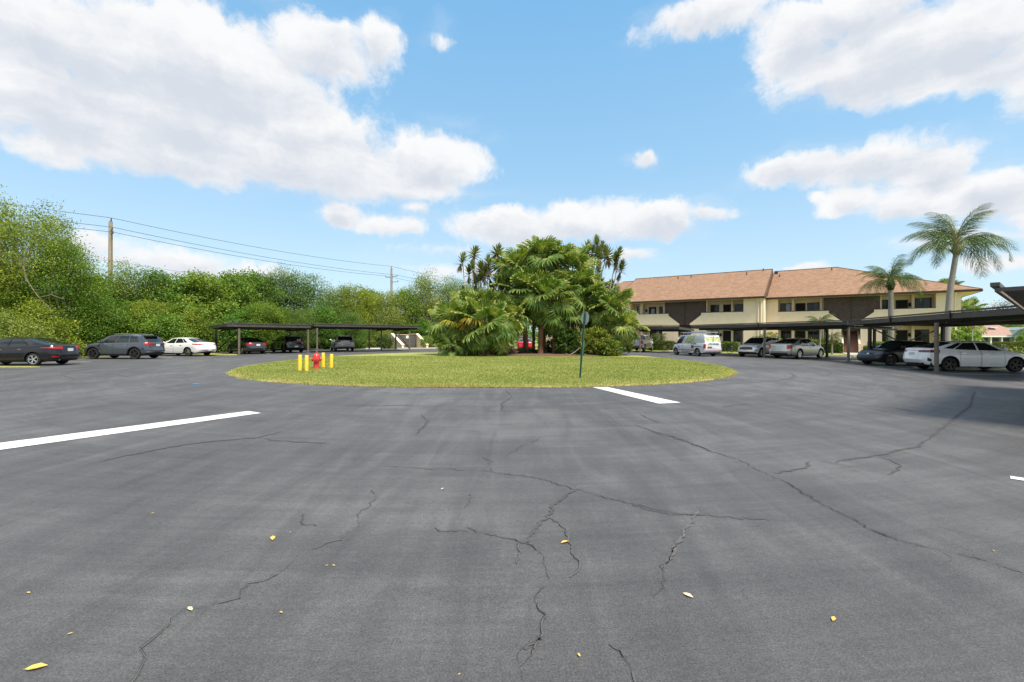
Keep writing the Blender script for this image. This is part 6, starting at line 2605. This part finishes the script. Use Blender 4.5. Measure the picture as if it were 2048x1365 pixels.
hedge('long clipped hedge at the far right behind the white sedan', x + 3, y, -.1, 9, 1.2, 1.15, seed=52, n=3600)
x, y = at(2075, 60)
hedge('leafy green shrub in front of the small blue grey house', x, y, 0, 4.0, 3, 2.6, mat='leaf_a', seed=53, n=3000, rnd=True, cat='shrub', L=.3, Wd=.12)
x, y = at(1962, 52)
hedge('spiky pale shrub in front of the small house, left of the leafy one', x, y, 0, 1.6, 1.4, 1.3, mat='leaf_croton', seed=54, n=1200, rnd=True, cat='shrub', L=.3, Wd=.05)
# white notice board seen at the far right
nb_ = thing('notice_board', 'long low white board standing on the far hedge line at the right', 'notice board', (*at(2001, 52), 0), -.2)
m_ = MB()
m_.box(-.55, .55, -.03, .03, .72, .98)
m_.build('board', M['white'], nb_)
for sx in (-.4, .4):
    m_ = MB()
    m_.box(sx - .03, sx + .03, .032, .08, 0, .9)
    m_.build('leg', M['white'], nb_)

# right background trees
for i, (px, Z, ty, s, lb) in enumerate(((1960, 118, 612, 1.5, 'bare reddish tree left of the others beyond the right carport roof'), (2004, 122, 604, 1.6, 'bare reddish tree beyond the near carport corner'))):
    x, y = at(px, Z)
    put_tree('bare_tree', tree_kind('bare', 61 + i, 3.2, 7.0, 1.4, 'leaf_bare', ncl=420, npl=9, L=.22, Wd=.10, nb=15, limbs=10, twigs=14, clr=.4), x, y, i * 2.0, s, lb,
             sz=zpx(px, ty, Z) / 7.0)
for i, (px, Z, ty, k, s, lb) in enumerate(((2030, 118, 640, 'ol', .8, 'dark tree behind the roof of the small house'), (2120, 70, 630, 'ol2', .9, 'dark tree out at the right edge behind the small house'),
                                          (1985, 120, 640, 'sea', 1.0, 'far dark tree over the ridge of the small house'), (1925, 66, 652, 'yl', .42, 'light green tree low behind the right end of the building'))):
    x, y = at(px, Z)
    put_tree('broadleaf_tree', KINDS[k], x, y, i * 1.3, s, lb, sz=zpx(px, ty, Z) / base_h[k])


# ------------------------------------------------------------------ fan palms
def fan_mesh(nm, seed, R=1.0, pet=1.2, droop=.5, split=.5, spread=155, nseg=34, mat='fan', hang=.6, tilt=.4):
    rng = np.random.default_rng(seed)
    vs, fs, ti, mi = [], [], [], []
    # petiole, gently arched
    pp_ = []
    npt = 5
    for i in range(npt):
        u = i / (npt - 1)
        pp_.append((pet * u, 0, -.10 * pet * u * u))
    w0, w1 = .028, .014
    for i, (x, y, z) in enumerate(pp_):
        w = w0 + (w1 - w0) * i / (npt - 1)
        vs += [(x, -w, z), (x, w, z), (x, 0, z - w * 1.2)]
    for i in range(npt - 1):
        a = i * 3
        for k in range(3):
            fs.append((a + k, a + (k + 1) % 3, a + 3 + (k + 1) % 3, a + 3 + k))
            ti.append(.7)
            mi.append(1)
    hx, hz = pet, -.10 * pet
    da = 2 * spread / nseg * D2R
    blade0 = len(vs)
    for k in range(nseg):
        a = (-spread + (k + .5) * 2 * spread / nseg) * D2R
        RR = R * (1 - .22 * (abs(a) / math.pi) ** 1.5) * rng.uniform(.92, 1.05)
        rs = [.03, split * .55, split, split + (1 - split) * .5, .88, 1.0]
        dirx, diry = math.cos(a), math.sin(a)
        fold = .035 * (1 if k % 2 else -1)
        base = len(vs)
        hk = hang * rng.uniform(.6, 1.3)
        lat = rng.uniform(-.06, .06)
        px_, pz_, py_ = hx, hz, 0.0
        prev = 0
        slope = .12
        X, Y, Z = hx, 0.0, hz
        for i, r in enumerate(rs):
            rr = r * RR
            step = rr - prev
            prev = rr
            sl = droop * r * .8 + (hk * ((r - split) / (1 - split)) ** .8 * 2.2 if r > split else 0)
            c = math.cos(min(1.5, sl))
            s = math.sin(min(1.5, sl))
            X += dirx * step * c
            Y += diry * step * c
            Z -= step * s
            wdt = (rr * math.tan(da / 2) * 1.02 if r <= split else split * RR * math.tan(da / 2) * (1 - ((r - split) / (1 - split)) ** 1.3) * 1.0)
            wdt = max(wdt, .0025)
            cup = .10 * abs(math.sin(a)) * rr
            nx, ny = -diry, dirx
            vs.append((X + nx * wdt + lat * r * nx, Y + ny * wdt + lat * r * ny, Z + cup + fold * r))
            vs.append((X - nx * wdt + lat * r * nx, Y - ny * wdt + lat * r * ny, Z + cup - fold * r))
        for i in range(len(rs) - 1):
            b = base + 2 * i
            fs.append((b, b + 1, b + 3, b + 2))
            ti.append(np.clip({0: .80, 1: .50, 2: .40, 3: .52, 4: .85}[i] + rng.normal(0, .10), 0, 1))
            mi.append(0)
    ct_, st_ = math.cos(tilt), math.sin(tilt)
    for i in range(blade0, len(vs)):
        x_, y_, z_ = vs[i]
        dx_, dz_ = x_ - hx, z_ - hz
        vs[i] = (hx + dx_ * ct_ + dz_ * st_, y_, hz - dx_ * st_ + dz_ * ct_)
    return np_mesh(nm, vs, np.array(fs), [M[mat], M['petiole']], ti, midx=np.array(mi))


FAN = {
    'young': [fan_mesh('frond', 1, 1.0, 1.2, .05, .62, 150, hang=.10, tilt=.1), fan_mesh('frond', 2, 1.0, 1.25, .12, .60, 155, hang=.2, tilt=.3)],
    'mid': [fan_mesh('frond', 3, 1.05, 1.25, .12, .60, 160, hang=.3, tilt=.5), fan_mesh('frond', 4, 1.0, 1.15, .18, .56, 160, hang=.45, tilt=.75), fan_mesh('frond', 5, 1.1, 1.2, .15, .52, 162, hang=.55, tilt=.95)],
    'old': [fan_mesh('frond', 6, 1.05, 1.1, .3, .48, 160, hang=.8, tilt=.7), fan_mesh('frond', 7, 1.0, 1.0, .4, .44, 160, hang=1.0, tilt=.6)],
    'dead': [fan_mesh('dead_frond', 8, .85, .9, 1.0, .35, 140, hang=1.4, mat='fan_dead', nseg=22)],
    'yel': [fan_mesh('yellow_frond', 9, 1.0, 1.2, .35, .5, 150, hang=.5, mat='fan_yellow')],
}


def trunk_mesh(par, pts_, r0, r1, mat='palm_bark', boots=True, seed=0, name='trunk'):
    m_ = MB()
    n = 10
    pts_ = [Vector(p) for p in pts_]
    path, rad = [], []
    for i in range(n + 1):
        u = i / n
        seg = u * (len(pts_) - 1)
        k = min(int(seg), len(pts_) - 2)
        path.append(pts_[k].lerp(pts_[k + 1], seg - k))
        rad.append((r0 + (r1 - r0) * u) * (1.25 if i == 0 else 1) * (1 + .05 * math.sin(i * 2.1)))
    m_.tube(path, rad, 12)
    o = m_.build(name, M[mat], par, smooth=60)
    if boots:
        rg_ = random.Random(seed)
        b_ = MB()
        L = (pts_[-1] - pts_[0]).length
        for i in range(int(L * 26)):
            u = i / (L * 26)
            c = path[min(n, int(u * n))].lerp(path[min(n, int(u * n) + 1)], (u * n) % 1)
            a = i * 2.4 + rg_.uniform(-.2, .2)
            r_ = (r0 + (r1 - r0) * u)
            d = Vector((math.cos(a), math.sin(a), 0))
            t_ = Vector((-d.y, d.x, 0))
            p0 = c + d * r_ * .85
            tip = c + d * (r_ + rg_.uniform(.05, .12)) + Vector((0, 0, rg_.uniform(.10, .2)))
            b_.add([p0 - t_ * .035, p0 + t_ * .035, tip + t_ * .02, tip - t_ * .02, p0 + d * .02 + Vector((0, 0, -.04))], [(0, 1, 2, 3), (4, 1, 0), (4, 2, 1), (4, 0, 3), (4, 3, 2)])
        b_.build('leaf_bases', M[mat], o)
    return o


def fan_palm(label, x, y, z0, pts_, n, s, seed, r0=.16, r1=.14, elev=(80, -62), dead=4, yel=0, mix_old=.4, group=None, rz=0, boots=True):
    t_ = thing('fan_palm', label, 'palm', (x, y, z0), rz, group)
    trunk_mesh(t_, pts_, r0, r1, seed=seed, boots=boots)
    rg_ = random.Random(seed)
    top = Vector(pts_[-1])
    for i in range(n):
        u = i / (n - 1)
        e = elev[0] + (elev[1] - elev[0]) * u ** .9 + rg_.uniform(-9, 9)
        a = i * 137.5 + rg_.uniform(-14, 14)
        kind = 'young' if u < .36 else ('mid' if u < 1 - mix_old else 'old')
        if i >= n - dead:
            kind = 'dead'
            e = rg_.uniform(-75, -55)
        elif yel and i in [int(n * (.45 + .1 * k)) for k in range(yel)]:
            kind = 'yel'
        me = rg_.choice(FAN[kind])
        o = link({'dead': 'dead_frond', 'yel': 'yellow_frond'}.get(kind, 'frond'), me, t_)
        o.location = top + Vector((0, 0, .12 - .35 * u))
        o.rotation_mode = 'ZYX'
        o.rotation_euler = (rg_.uniform(-.45, .45), -e * D2R, a * D2R)
        o.rotation_mode = 'XYZ'
        mtx = Matrix.Rotation(a * D2R, 4, 'Z') @ Matrix.Rotation(-e * D2R, 4, 'Y') @ Matrix.Rotation(rg_.uniform(-.8, .8), 4, 'X')
        o.rotation_euler = mtx.to_euler()
        k = s * rg_.uniform(.85, 1.1) * (.8 if u < .1 else 1)
        o.scale = (k, k, k)
    return t_


def ipos(px, Z):
    x, y = at(px, Z)
    return x, y, .16


GZ = .18
# central mass: crowns at several heights
fan_palm('tallest fan palm of the island, its crown topping the central mass', 2.75, 39.4, GZ, [(0, 0, 0), (.1, .1, 4), (0, 0, 7.8)], 52, 1.36, 1, dead=5, mix_old=.45)
fan_palm('fan palm with the bare reddish trunk in the middle of the island', 2.32, 37.3, GZ, [(0, 0, 0), (.05, .05, 2), (.15, .1, 4.4)], 54, 1.34, 2, dead=3, mix_old=.45, r0=.21, r1=.17)
fan_palm('fan palm crown at the upper left of the central mass', 1.15, 39.2, GZ, [(0, 0, 0), (-.1, 0, 3), (-.5, 0, 6.9)], 46, 1.32, 3, dead=4)
fan_palm('fan palm crown at the upper right of the central mass', 4.3, 39.6, GZ, [(.0, 0, 0), (.15, 0, 3), (.4, 0, 7.0)], 46, 1.32, 4, dead=4)
fan_palm('fan palm with a dark leaning trunk right of the reddish one', 4.0, 38.2, GZ, [(0, 0, 0), (-.35, 0, 1.6), (.1, 0, 4.6)], 40, 1.30, 5, dead=4, r0=.13, r1=.12)
fan_palm('fan palm filling the left shoulder of the central mass', .9, 38.0, GZ, [(.4, .2, 0), (.2, 0, 2.4), (-.2, 0, 4.9)], 40, 1.25, 6, dead=3, r0=.12, r1=.12)
fan_palm('fan palm crown low in the front of the central mass, over the dark shrub', 3.5, 37.9, GZ, [(0, 0, 0), (0, 0, 1.6), (.1, 0, 3.3)], 34, 1.2, 21, dead=2, r0=.12, r1=.12)
fan_palm('fan palm crown between the tallest one and the reddish trunk', 1.9, 40.1, GZ, [(0, 0, 0), (0, 0, 3), (.1, 0, 5.9)], 40, 1.3, 22, dead=4, r0=.13, r1=.12)
fan_palm('fan palm crown at the right flank of the central mass', 5.2, 38.9, GZ, [(0, 0, 0), (0, 0, 2.6), (.1, 0, 5.2)], 38, 1.25, 23, dead=4, r0=.13, r1=.12)
# left clump
fan_palm('broad low fan palm with shaggy reddish trunk left of the central mass', -1.95, 34.4, GZ, [(0, 0, 0), (.02, 0, .8), (-.05, 0, 1.9)], 46, 1.36, 7, elev=(82, -32), dead=2, yel=1, mix_old=.35, r0=.30, r1=.24)
fan_palm('fan palm at the back of the left clump, reaching highest there', -2.9, 36.6, GZ, [(0, 0, 0), (0, 0, 1.4), (0, 0, 3.1)], 42, 1.32, 8, elev=(82, -38), dead=4, yel=1, r0=.18, r1=.16)
fan_palm('fan palm at the left end of the left clump with a yellow frond', -4.3, 35.7, GZ, [(0, 0, 0), (0, 0, .8), (-.1, 0, 1.9)], 34, 1.28, 9, elev=(78, -35), dead=3, yel=2, r0=.17, r1=.15)
fan_palm('small stemless fan palm at the left foot of the left clump', -4.25, 34.3, GZ, [(0, 0, 0), (0, 0, .25), (0, 0, .45)], 18, .80, 10, elev=(75, -12), dead=0, mix_old=.2, r0=.12, r1=.10)
fan_palm('young fan palm with upright stalks between two larger ones', -3.1, 34.7, GZ, [(0, 0, 0), (0, 0, .2), (0, 0, .4)], 16, .9, 11, elev=(85, 20), dead=0, mix_old=.0, r0=.14, r1=.12)
fan_palm('fan palm leaning right out of the left clump over the red car', -.55, 36.4, GZ, [(0, 0, 0), (.1, 0, 1.2), (.25, 0, 2.6)], 32, 1.1, 12, elev=(80, -35), dead=5, r0=.15, r1=.14)
# right clump
fan_palm('wide fan palm at the right end of the island with hanging yellow tips', 8.0, 38.2, GZ, [(0, 0, 0), (0, 0, 1.5), (.1, 0, 3.4)], 52, 1.26, 13, elev=(82, -45), dead=2, mix_old=.5, r0=.15, r1=.14)
fan_palm('fan palm in the right clump beside the central mass', 6.5, 39.4, GZ, [(0, 0, 0), (0, 0, 2.0), (0, 0, 4.3)], 46, 1.32, 14, dead=3, mix_old=.5)
fan_palm('low fan palm under the right clump, next to the yellow green shrub', 8.7, 37.6, GZ, [(0, 0, 0), (0, 0, .8), (.1, 0, 1.9)], 34, 1.12, 15, elev=(75, -45), dead=1, mix_old=.5, r0=.13, r1=.12)
# beyond the building
x, y = at(1895, 66)
fan_palm('fan palm behind the right slope of the building roof, left of the palm trunk', x, y, 0, [(0, 0, 0), (0, 0, 4), (0, 0, 8.4)], 24, 1.15, 16, dead=1, elev=(80, -30), boots=False)
x, y = at(1935, 64)
fan_palm('fan palm showing beside the right end wall of the building', x, y, 0, [(0, 0, 0), (0, 0, 3), (0, 0, 5.4)], 24, 1.2, 17, dead=3, elev=(70, -50), boots=False)
x, y = at(1975, 70)
fan_palm('low light green palm in front of the small house roof', x - 3, y, 0, [(0, 0, 0), (0, 0, 2), (0, 0, 3.0)], 18, 1.2, 18, dead=0, elev=(70, -20), boots=False)


# ------------------------------------------------------------------ branching sword leaved plants
def sword_head(nm, seed, n=60, L=.55, dead=True):
    rng = np.random.default_rng(seed)
    vs, fs, ti, mi = [], [], [], []
    for i in range(n):
        u = i / n
        e = (85 - 120 * u) * D2R + rng.uniform(-.12, .12)
        a = i * 2.4
        isd = dead and u > .78
        l_ = L * rng.uniform(.8, 1.1) * (.8 if isd else 1)
        if isd:
            e = -rng.uniform(1.0, 1.45)
        d = np.array([math.cos(a) * math.cos(e), math.sin(a) * math.cos(e), math.sin(e)])
        s = np.array([-math.sin(a), math.cos(a), 0])
        w = .045
        p0 = np.array([0, 0, -.45 * u * (.9 if isd else 1)]) + d * .03
        b = len(vs)
        for f_, ww in ((0, .7), (.45, 1), (1, .08)):
            p = p0 + d * l_ * f_ + np.array([0, 0, -.16 * l_ * f_ * f_])
            vs += [p - s * w * ww, p + s * w * ww]
        fs += [(b, b + 1, b + 3, b + 2), (b + 2, b + 3, b + 5, b + 4)]
        ti += [np.clip(rng.normal(.45, .2), 0, 1)] * 2
        mi += [1 if isd else 0] * 2
    return np_mesh(nm, np.array(vs), np.array(fs), [M['yucca'], M['fan_dead']], ti, midx=np.array(mi))


HEADS = [sword_head('leaf_head', 1, 80), sword_head('leaf_head', 2, 90, .6), sword_head('leaf_head', 3, 70, .5)]


def sword_tree(label, base, heads, seed, s=1.0):
    """heads: list of (px, py) in the photograph, all at the depth of the base"""
    bx, by = base
    t_ = thing('sword_leaved_tree', label, 'tree', (bx, by, GZ))
    rg_ = random.Random(seed)
    tr = MB()
    tips = []
    for px, py in heads:
        Z = by + rg_.uniform(-.6, .6)
        X = (px - 1024) / 910 * Z
        tips.append(Vector((X - bx, Z - by, zpx(px, py, Z) - GZ)))
    fork = Vector((sum(t.x for t in tips) / len(tips) * .45, 0, min(t.z for t in tips) * .5))
    tr.tube([(0, 0, -.1), fork * .5 + Vector((.08, 0, 0)), fork], [.11, .085, .075], 8)
    for t in tips:
        mid = fork.lerp(t, .5) + Vector((rg_.uniform(-.15, .15) + (t.x - fork.x) * .15, 0, -.15))
        tr.tube([fork, mid, t + Vector((0, 0, -.35)), t], [.065, .05, .042, .035], 6)
    tr.build('trunk', M['bark_pale'], t_)
    for i, t in enumerate(tips):
        o = link('leaf_head', HEADS[(seed + i) % 3], t_)
        o.location = t
        o.rotation_euler = (rg_.uniform(-.3, .3), rg_.uniform(-.3, .3), rg_.uniform(0, 6))
        k = s * rg_.uniform(.85, 1.15)
        o.scale = (k, k, k)
    return t_


C4 = lambda *pp: [(830 + x / 4.096, 460 + y / 4.096) for x, y in pp]
sword_tree('many headed sword leaved tree rising left of the central palm mass', (-3.4, 38.2), C4((388, 238), (490, 175), (540, 300), (600, 262), (470, 290), (560, 350), (520, 400), (440, 330)), 1, 1.55)
sword_tree('single tall sword leaved head between the left clump and the central mass', (-1.2, 38.6), C4((676, 165),), 2, 1.6)
sword_tree('tallest many headed sword leaved tree right of the central palm mass', (6.3, 40.6), C4((1412, 150), (1488, 95), (1530, 130), (1350, 210), (1565, 185), (1455, 160), (1500, 180)), 3, 1.55)
sword_tree('slanting sword leaved tree at the right, its heads over the building roof', (7.3, 40.2), C4((1640, 235), (1668, 188), (1690, 300), (1505, 325), (1420, 400)), 4, 1.5)

sword_tree('lower sword leaved tree filling the left shoulder behind the palms', (-1.9, 39.6), [(950, 560), (975, 545), (1000, 560), (928, 585), (985, 585), (1010, 535)], 5, 1.6)
sword_tree('lower sword leaved tree filling the right shoulder behind the palms', (5.8, 41.4), [(1160, 520), (1175, 550), (1200, 565), (1150, 560), (1225, 575), (1140, 500), (1185, 590)], 6, 1.6)
# low plants in the bed
x, y = at(1190, 36.2)
hedge('yellow green variegated shrub behind the sign post, in the bed', x, y, 0, 2.6, 2.2, 2.3, mat='leaf_croton', seed=71, n=3600, rnd=True, cat='shrub', L=.24, Wd=.075)
x, y = at(1216, 35.4)
hedge('low yellow and green shrub at the right of the bed, tips touching the lawn', x, y, 0, 2.2, 1.4, 1.35, mat='leaf_croton', seed=72, n=2200, rnd=True, cat='shrub', L=.22, Wd=.07)
x, y = at(1140, 36.8)
hedge('dark green shrub between the leaning trunk and the sign post', x, y, 0, 2.4, 1.8, 2.2, mat='leaf_hedge', seed=73, n=3000, rnd=True, cat='shrub', L=.22, Wd=.09)
x, y = at(1048, 38.5)
hedge('dark low ground cover shrub below the red car', x, y, 0, 3.4, 1.4, .5, mat='leaf_hedge', seed=74, n=3000, rnd=True, cat='shrub', L=.16, Wd=.07)
x, y = at(1002, 35.6)
hedge('dry brown undergrowth right of the shaggy trunk', x, y, 0, 2.2, 1.2, .95, mat='leaf_bare', seed=75, n=1700, rnd=True, cat='shrub', L=.3, Wd=.04)
x, y = at(925, 35.8)
hedge('dark undergrowth among the palms of the left clump', x, y, 0, 3.6, 1.6, 1.7, mat='leaf_hedge', seed=76, n=3000, rnd=True, cat='shrub', L=.26, Wd=.07)
x, y = at(1135, 40.6)
hedge('dark undergrowth behind the central trunks', x, y, 0, 4.4, 2.0, 1.5, mat='leaf_hedge', seed=77, n=4200, rnd=True, cat='shrub', L=.26, Wd=.08)
x, y = at(1218, 39.6)
hedge('dark undergrowth below the right palm clump', x, y, 0, 4.0, 1.8, 1.7, mat='leaf_hedge', seed=78, n=3000, rnd=True, cat='shrub', L=.26, Wd=.08)
# spiky rosette at the sign post
x, y = at(1166, 35.0)
ros = thing('spiky_plant', 'long leaved spiky plant right behind the green sign post', 'plant', (x, y, GZ))
rs_ = sword_head('leaf_rosette', 9, 34, 1.0, dead=False)
o = link('leaf_rosette', rs_, ros)
o.location = (0, 0, .45)
m_ = MB()
m_.tube([(0, 0, 0), (0, 0, .5)], [.07, .05], 8)
m_.build('stem', M['bark'], ros)
# leaning log
lg = thing('log', 'greyish leaning log beside the spiky plant in the bed', 'log', (*at(1146, 34.6), GZ))
lg.scale = (.62, .62, .62)
m_ = MB()
m_.tube([(-.35, 0, .05), (.25, .1, .42), (.95, .3, .95)], [.075, .065, .045], 10)
m_.tube([(-.9, .1, .25), (-.55, .0, .05), (-.3, -.05, .0)], [.03, .05, .05], 6)
m_.build('wood', M['bark'], lg, smooth=60)
# roots flare of the shaggy palm
rt_ = thing('fallen_fronds', 'reddish fallen palm sheaths at the foot of the shaggy palm', 'palm debris', (-1.95, 33.9, GZ - .02))
for i, a in enumerate((-2.6, -2.0, -1.2, -.6, .1)):
    m_ = MB()
    c, s = math.cos(a), math.sin(a)
    m_.slab([(.1 * c, .1 * s, .12), (.75 * c - .1 * s, .75 * s + .1 * c, .03), (.85 * c, .85 * s, .02), (.7 * c + .12 * s, .7 * s - .12 * c, .03)], (0, 0, .02))
    m_.build('sheath', M['palm_bark'], rt_)


# ------------------------------------------------------------------ feather palms at the right
def feather(nm, seed, L=2.6, n=38, ll=.95, droop=1.0, mat='queen'):
    """frond along +x, arching down; leaflets hang from the midrib"""
    rng = np.random.default_rng(seed)
    pts_ = []
    x = z = 0.0
    ang = 0.0
    N = 16
    for i in range(N + 1):
        pts_.append(np.array([x, 0, z]))
        ang = droop * (i / N) ** 1.3 * 1.35
        x += L / N * math.cos(ang)
        z -= L / N * math.sin(ang)
    vs, fs, ti, mi = [], [], [], []
    for i, p in enumerate(pts_):
        w = .030 * (1 - i / N) + .006
        vs += [p + [0, -w, 0], p + [0, w, 0], p + [0, 0, -w * 1.5]]
    for i in range(N):
        a = i * 3
        for k in range(3):
            fs.append((a + k, a + (k + 1) % 3, a + 3 + (k + 1) % 3, a + 3 + k))
            ti.append(.8)
            mi.append(1)
    for i in range(n):
        u = .16 + .84 * (i + .5) / n
        q = u * N
        k = min(int(q), N - 1)
        p = pts_[k] * (1 - (q - k)) + pts_[k + 1] * (q - k)
        tg = pts_[k + 1] - pts_[k]
        tg = tg / np.linalg.norm(tg)
        for sg in (-1, 1):
            for rep in range(2):
                l_ = ll * (math.sin(math.pi * min(1, u * .88 + .12)) ** .5) * rng.uniform(.8, 1.1)
                d = np.array([tg[0] * .5, sg * 1.0, tg[2] * .5 + rng.uniform(-.9, .6)])
                d /= np.linalg.norm(d)
                b = len(vs)
                wv = tg * .010
                pos = p.copy()
                dd_ = d.copy()
                for f_, ww in ((0, .6), (.35, 1), (.7, .8), (1, .1)):
                    vs += [pos - wv * ww, pos + wv * ww]
                    dd_ = dd_ + np.array([0, 0, -.55 - .35 * rng.random()])
                    dd_ /= np.linalg.norm(dd_)
                    pos = pos + dd_ * l_ * .35
                for j in range(3):
                    fs.append((b + 2 * j, b + 2 * j + 1, b + 2 * j + 3, b + 2 * j + 2))
                    ti.append(np.clip(rng.normal(.42, .2), 0, 1))
                    mi.append(0)
    return np_mesh(nm, np.array(vs), np.array(fs), [M[mat], M['petiole']], ti, midx=np.array(mi))


FEA = [feather('frond', 1, 3.0, droop=1.1), feather('frond', 2, 3.1, droop=1.45), feather('frond', 3, 3.0, droop=1.7), feather('frond', 4, 2.8, droop=1.6)]


def feather_palm(label, x, y, pts_, r0, r1, fronds, s, seed, shaft=True, boots='crownshaft'):
    t_ = thing('feather_palm', label, 'palm', (x, y, 0))
    trunk_mesh(t_, pts_, r0, r1, 'palm_grey', False)
    # ring scars
    rg_ = random.Random(seed)
    top = Vector(pts_[-1])
    if shaft:
        m_ = MB()
        m_.lathe([(r1, -.25), (r1 * 1.5, -.05), (r1 * 1.75, .2), (r1 * 1.35, .5), (r1 * .8, .9), (0, 1.1)], 12, 'z', tuple(top))
        sh = m_.build('crown_base', M[boots], t_, smooth=60)
        for i in range(9):
            a = i * 2.2
            m_ = MB()
            d = Vector((math.cos(a), math.sin(a), 0))
            p0 = top + d * r1 * 1.1 + Vector((0, 0, -.1))
            m_.beam(p0, p0 + d * rg_.uniform(.12, .25) + Vector((0, 0, rg_.uniform(.2, .4))), .07, .04)
            m_.build('frond_stub', M['crownshaft'], sh)
    for (a, e, k) in fronds:
        o = link('frond', FEA[k], t_)
        o.location = top + Vector((0, 0, .45))
        mtx = Matrix.Rotation(a * D2R, 4, 'Z') @ Matrix.Rotation(-e * D2R, 4, 'Y') @ Matrix.Rotation(rg_.uniform(-.3, .3), 4, 'X')
        o.rotation_euler = mtx.to_euler()
        q = s * rg_.uniform(.9, 1.08)
        o.scale = (q, q, q)
    return t_


# small one in front of the roof
Z = 37.0
x, y = at(1782, Z)
ht = zpx(1782, 568, Z)
feather_palm('smaller feather palm with grey trunk in front of the brown roof', x, y, [(0, 0, 0), (0, 0, 2.5), (-.05, 0, ht - .3)], .21, .17,
             [(185, 20, 3), (170, 55, 2), (200, 58, 1), (140, 62, 1), (90, 70, 0), (40, 62, 1), (10, 48, 1), (-8, 30, 2), (-25, 10, 3), (-60, 40, 2), (-100, 35, 3), (-140, 40, 2), (-165, 8, 3), (250, 70, 1), (60, 30, 2), (110, 30, 2), (20, 78, 0), (-120, 75, 0)],
             .98, 3, boots='queen')
Z = 31.5
x, y = at(1893, Z)
ht = zpx(1910, 502, Z)
x2 = (1912 - 1024) / 910 * Z
feather_palm('taller feather palm with leaning ringed grey trunk at the right', x, y, [(0, 0, 0), (.02, 0, 2.2), (.25, 0, 5.0), (x2 - x, 0, ht - .1)], .24, .15,
             [(180, 28, 2), (192, 12, 3), (165, 52, 1), (150, 70, 0), (120, 60, 1), (80, 80, 0), (10, 42, 1), (-4, 38, 1), (-15, 12, 3), (20, 5, 3), (45, 60, 1), (-45, 25, 2), (-80, 40, 2), (-120, 30, 2), (-150, 20, 3), (30, 25, 2), (210, 40, 2), (95, 35, 2), (0, 80, 0), (-90, 85, 0), (170, 82, 0), (60, 84, 0)],
             1.24, 5)
# small garden palms by the building
for px, Z, ty, s, lb, sd in ((1664, 43.5, 680, .42, 'small feather palm before the cream wall, left of the right stair', 7), (1640, 43.0, 650, .55, 'garden palm with brown boots in front of the dark sliding window', 8),
                             (1303, 58.5, 682, .45, 'small palm left of a pair beside the white pickup', 9), (1319, 57.5, 680, .45, 'small palm right of a pair beside the white pickup', 10)):
    x, y = at(px, Z)
    h_ = zpx(px, ty, Z)
    rg_ = random.Random(sd)
    feather_palm(lb, x, y, [(0, 0, 0), (0, 0, h_ * .5), (0, 0, h_ - .25)], .08, .07, [(i * 137.5, 72 - i * 5.5, min(3, 1 + i // 4)) for i in range(12)], s, sd)
# dark narrow cypress like shrub right of the right stair
x, y = at(1781, 42.5)
hedge('narrow dark column of climbing leaves on the smaller palm trunk', x, y, 0, .55, .55, 3.0, mat='leaf_hedge', seed=81, n=1500, rnd=True, cat='shrub', L=.15, Wd=.08)
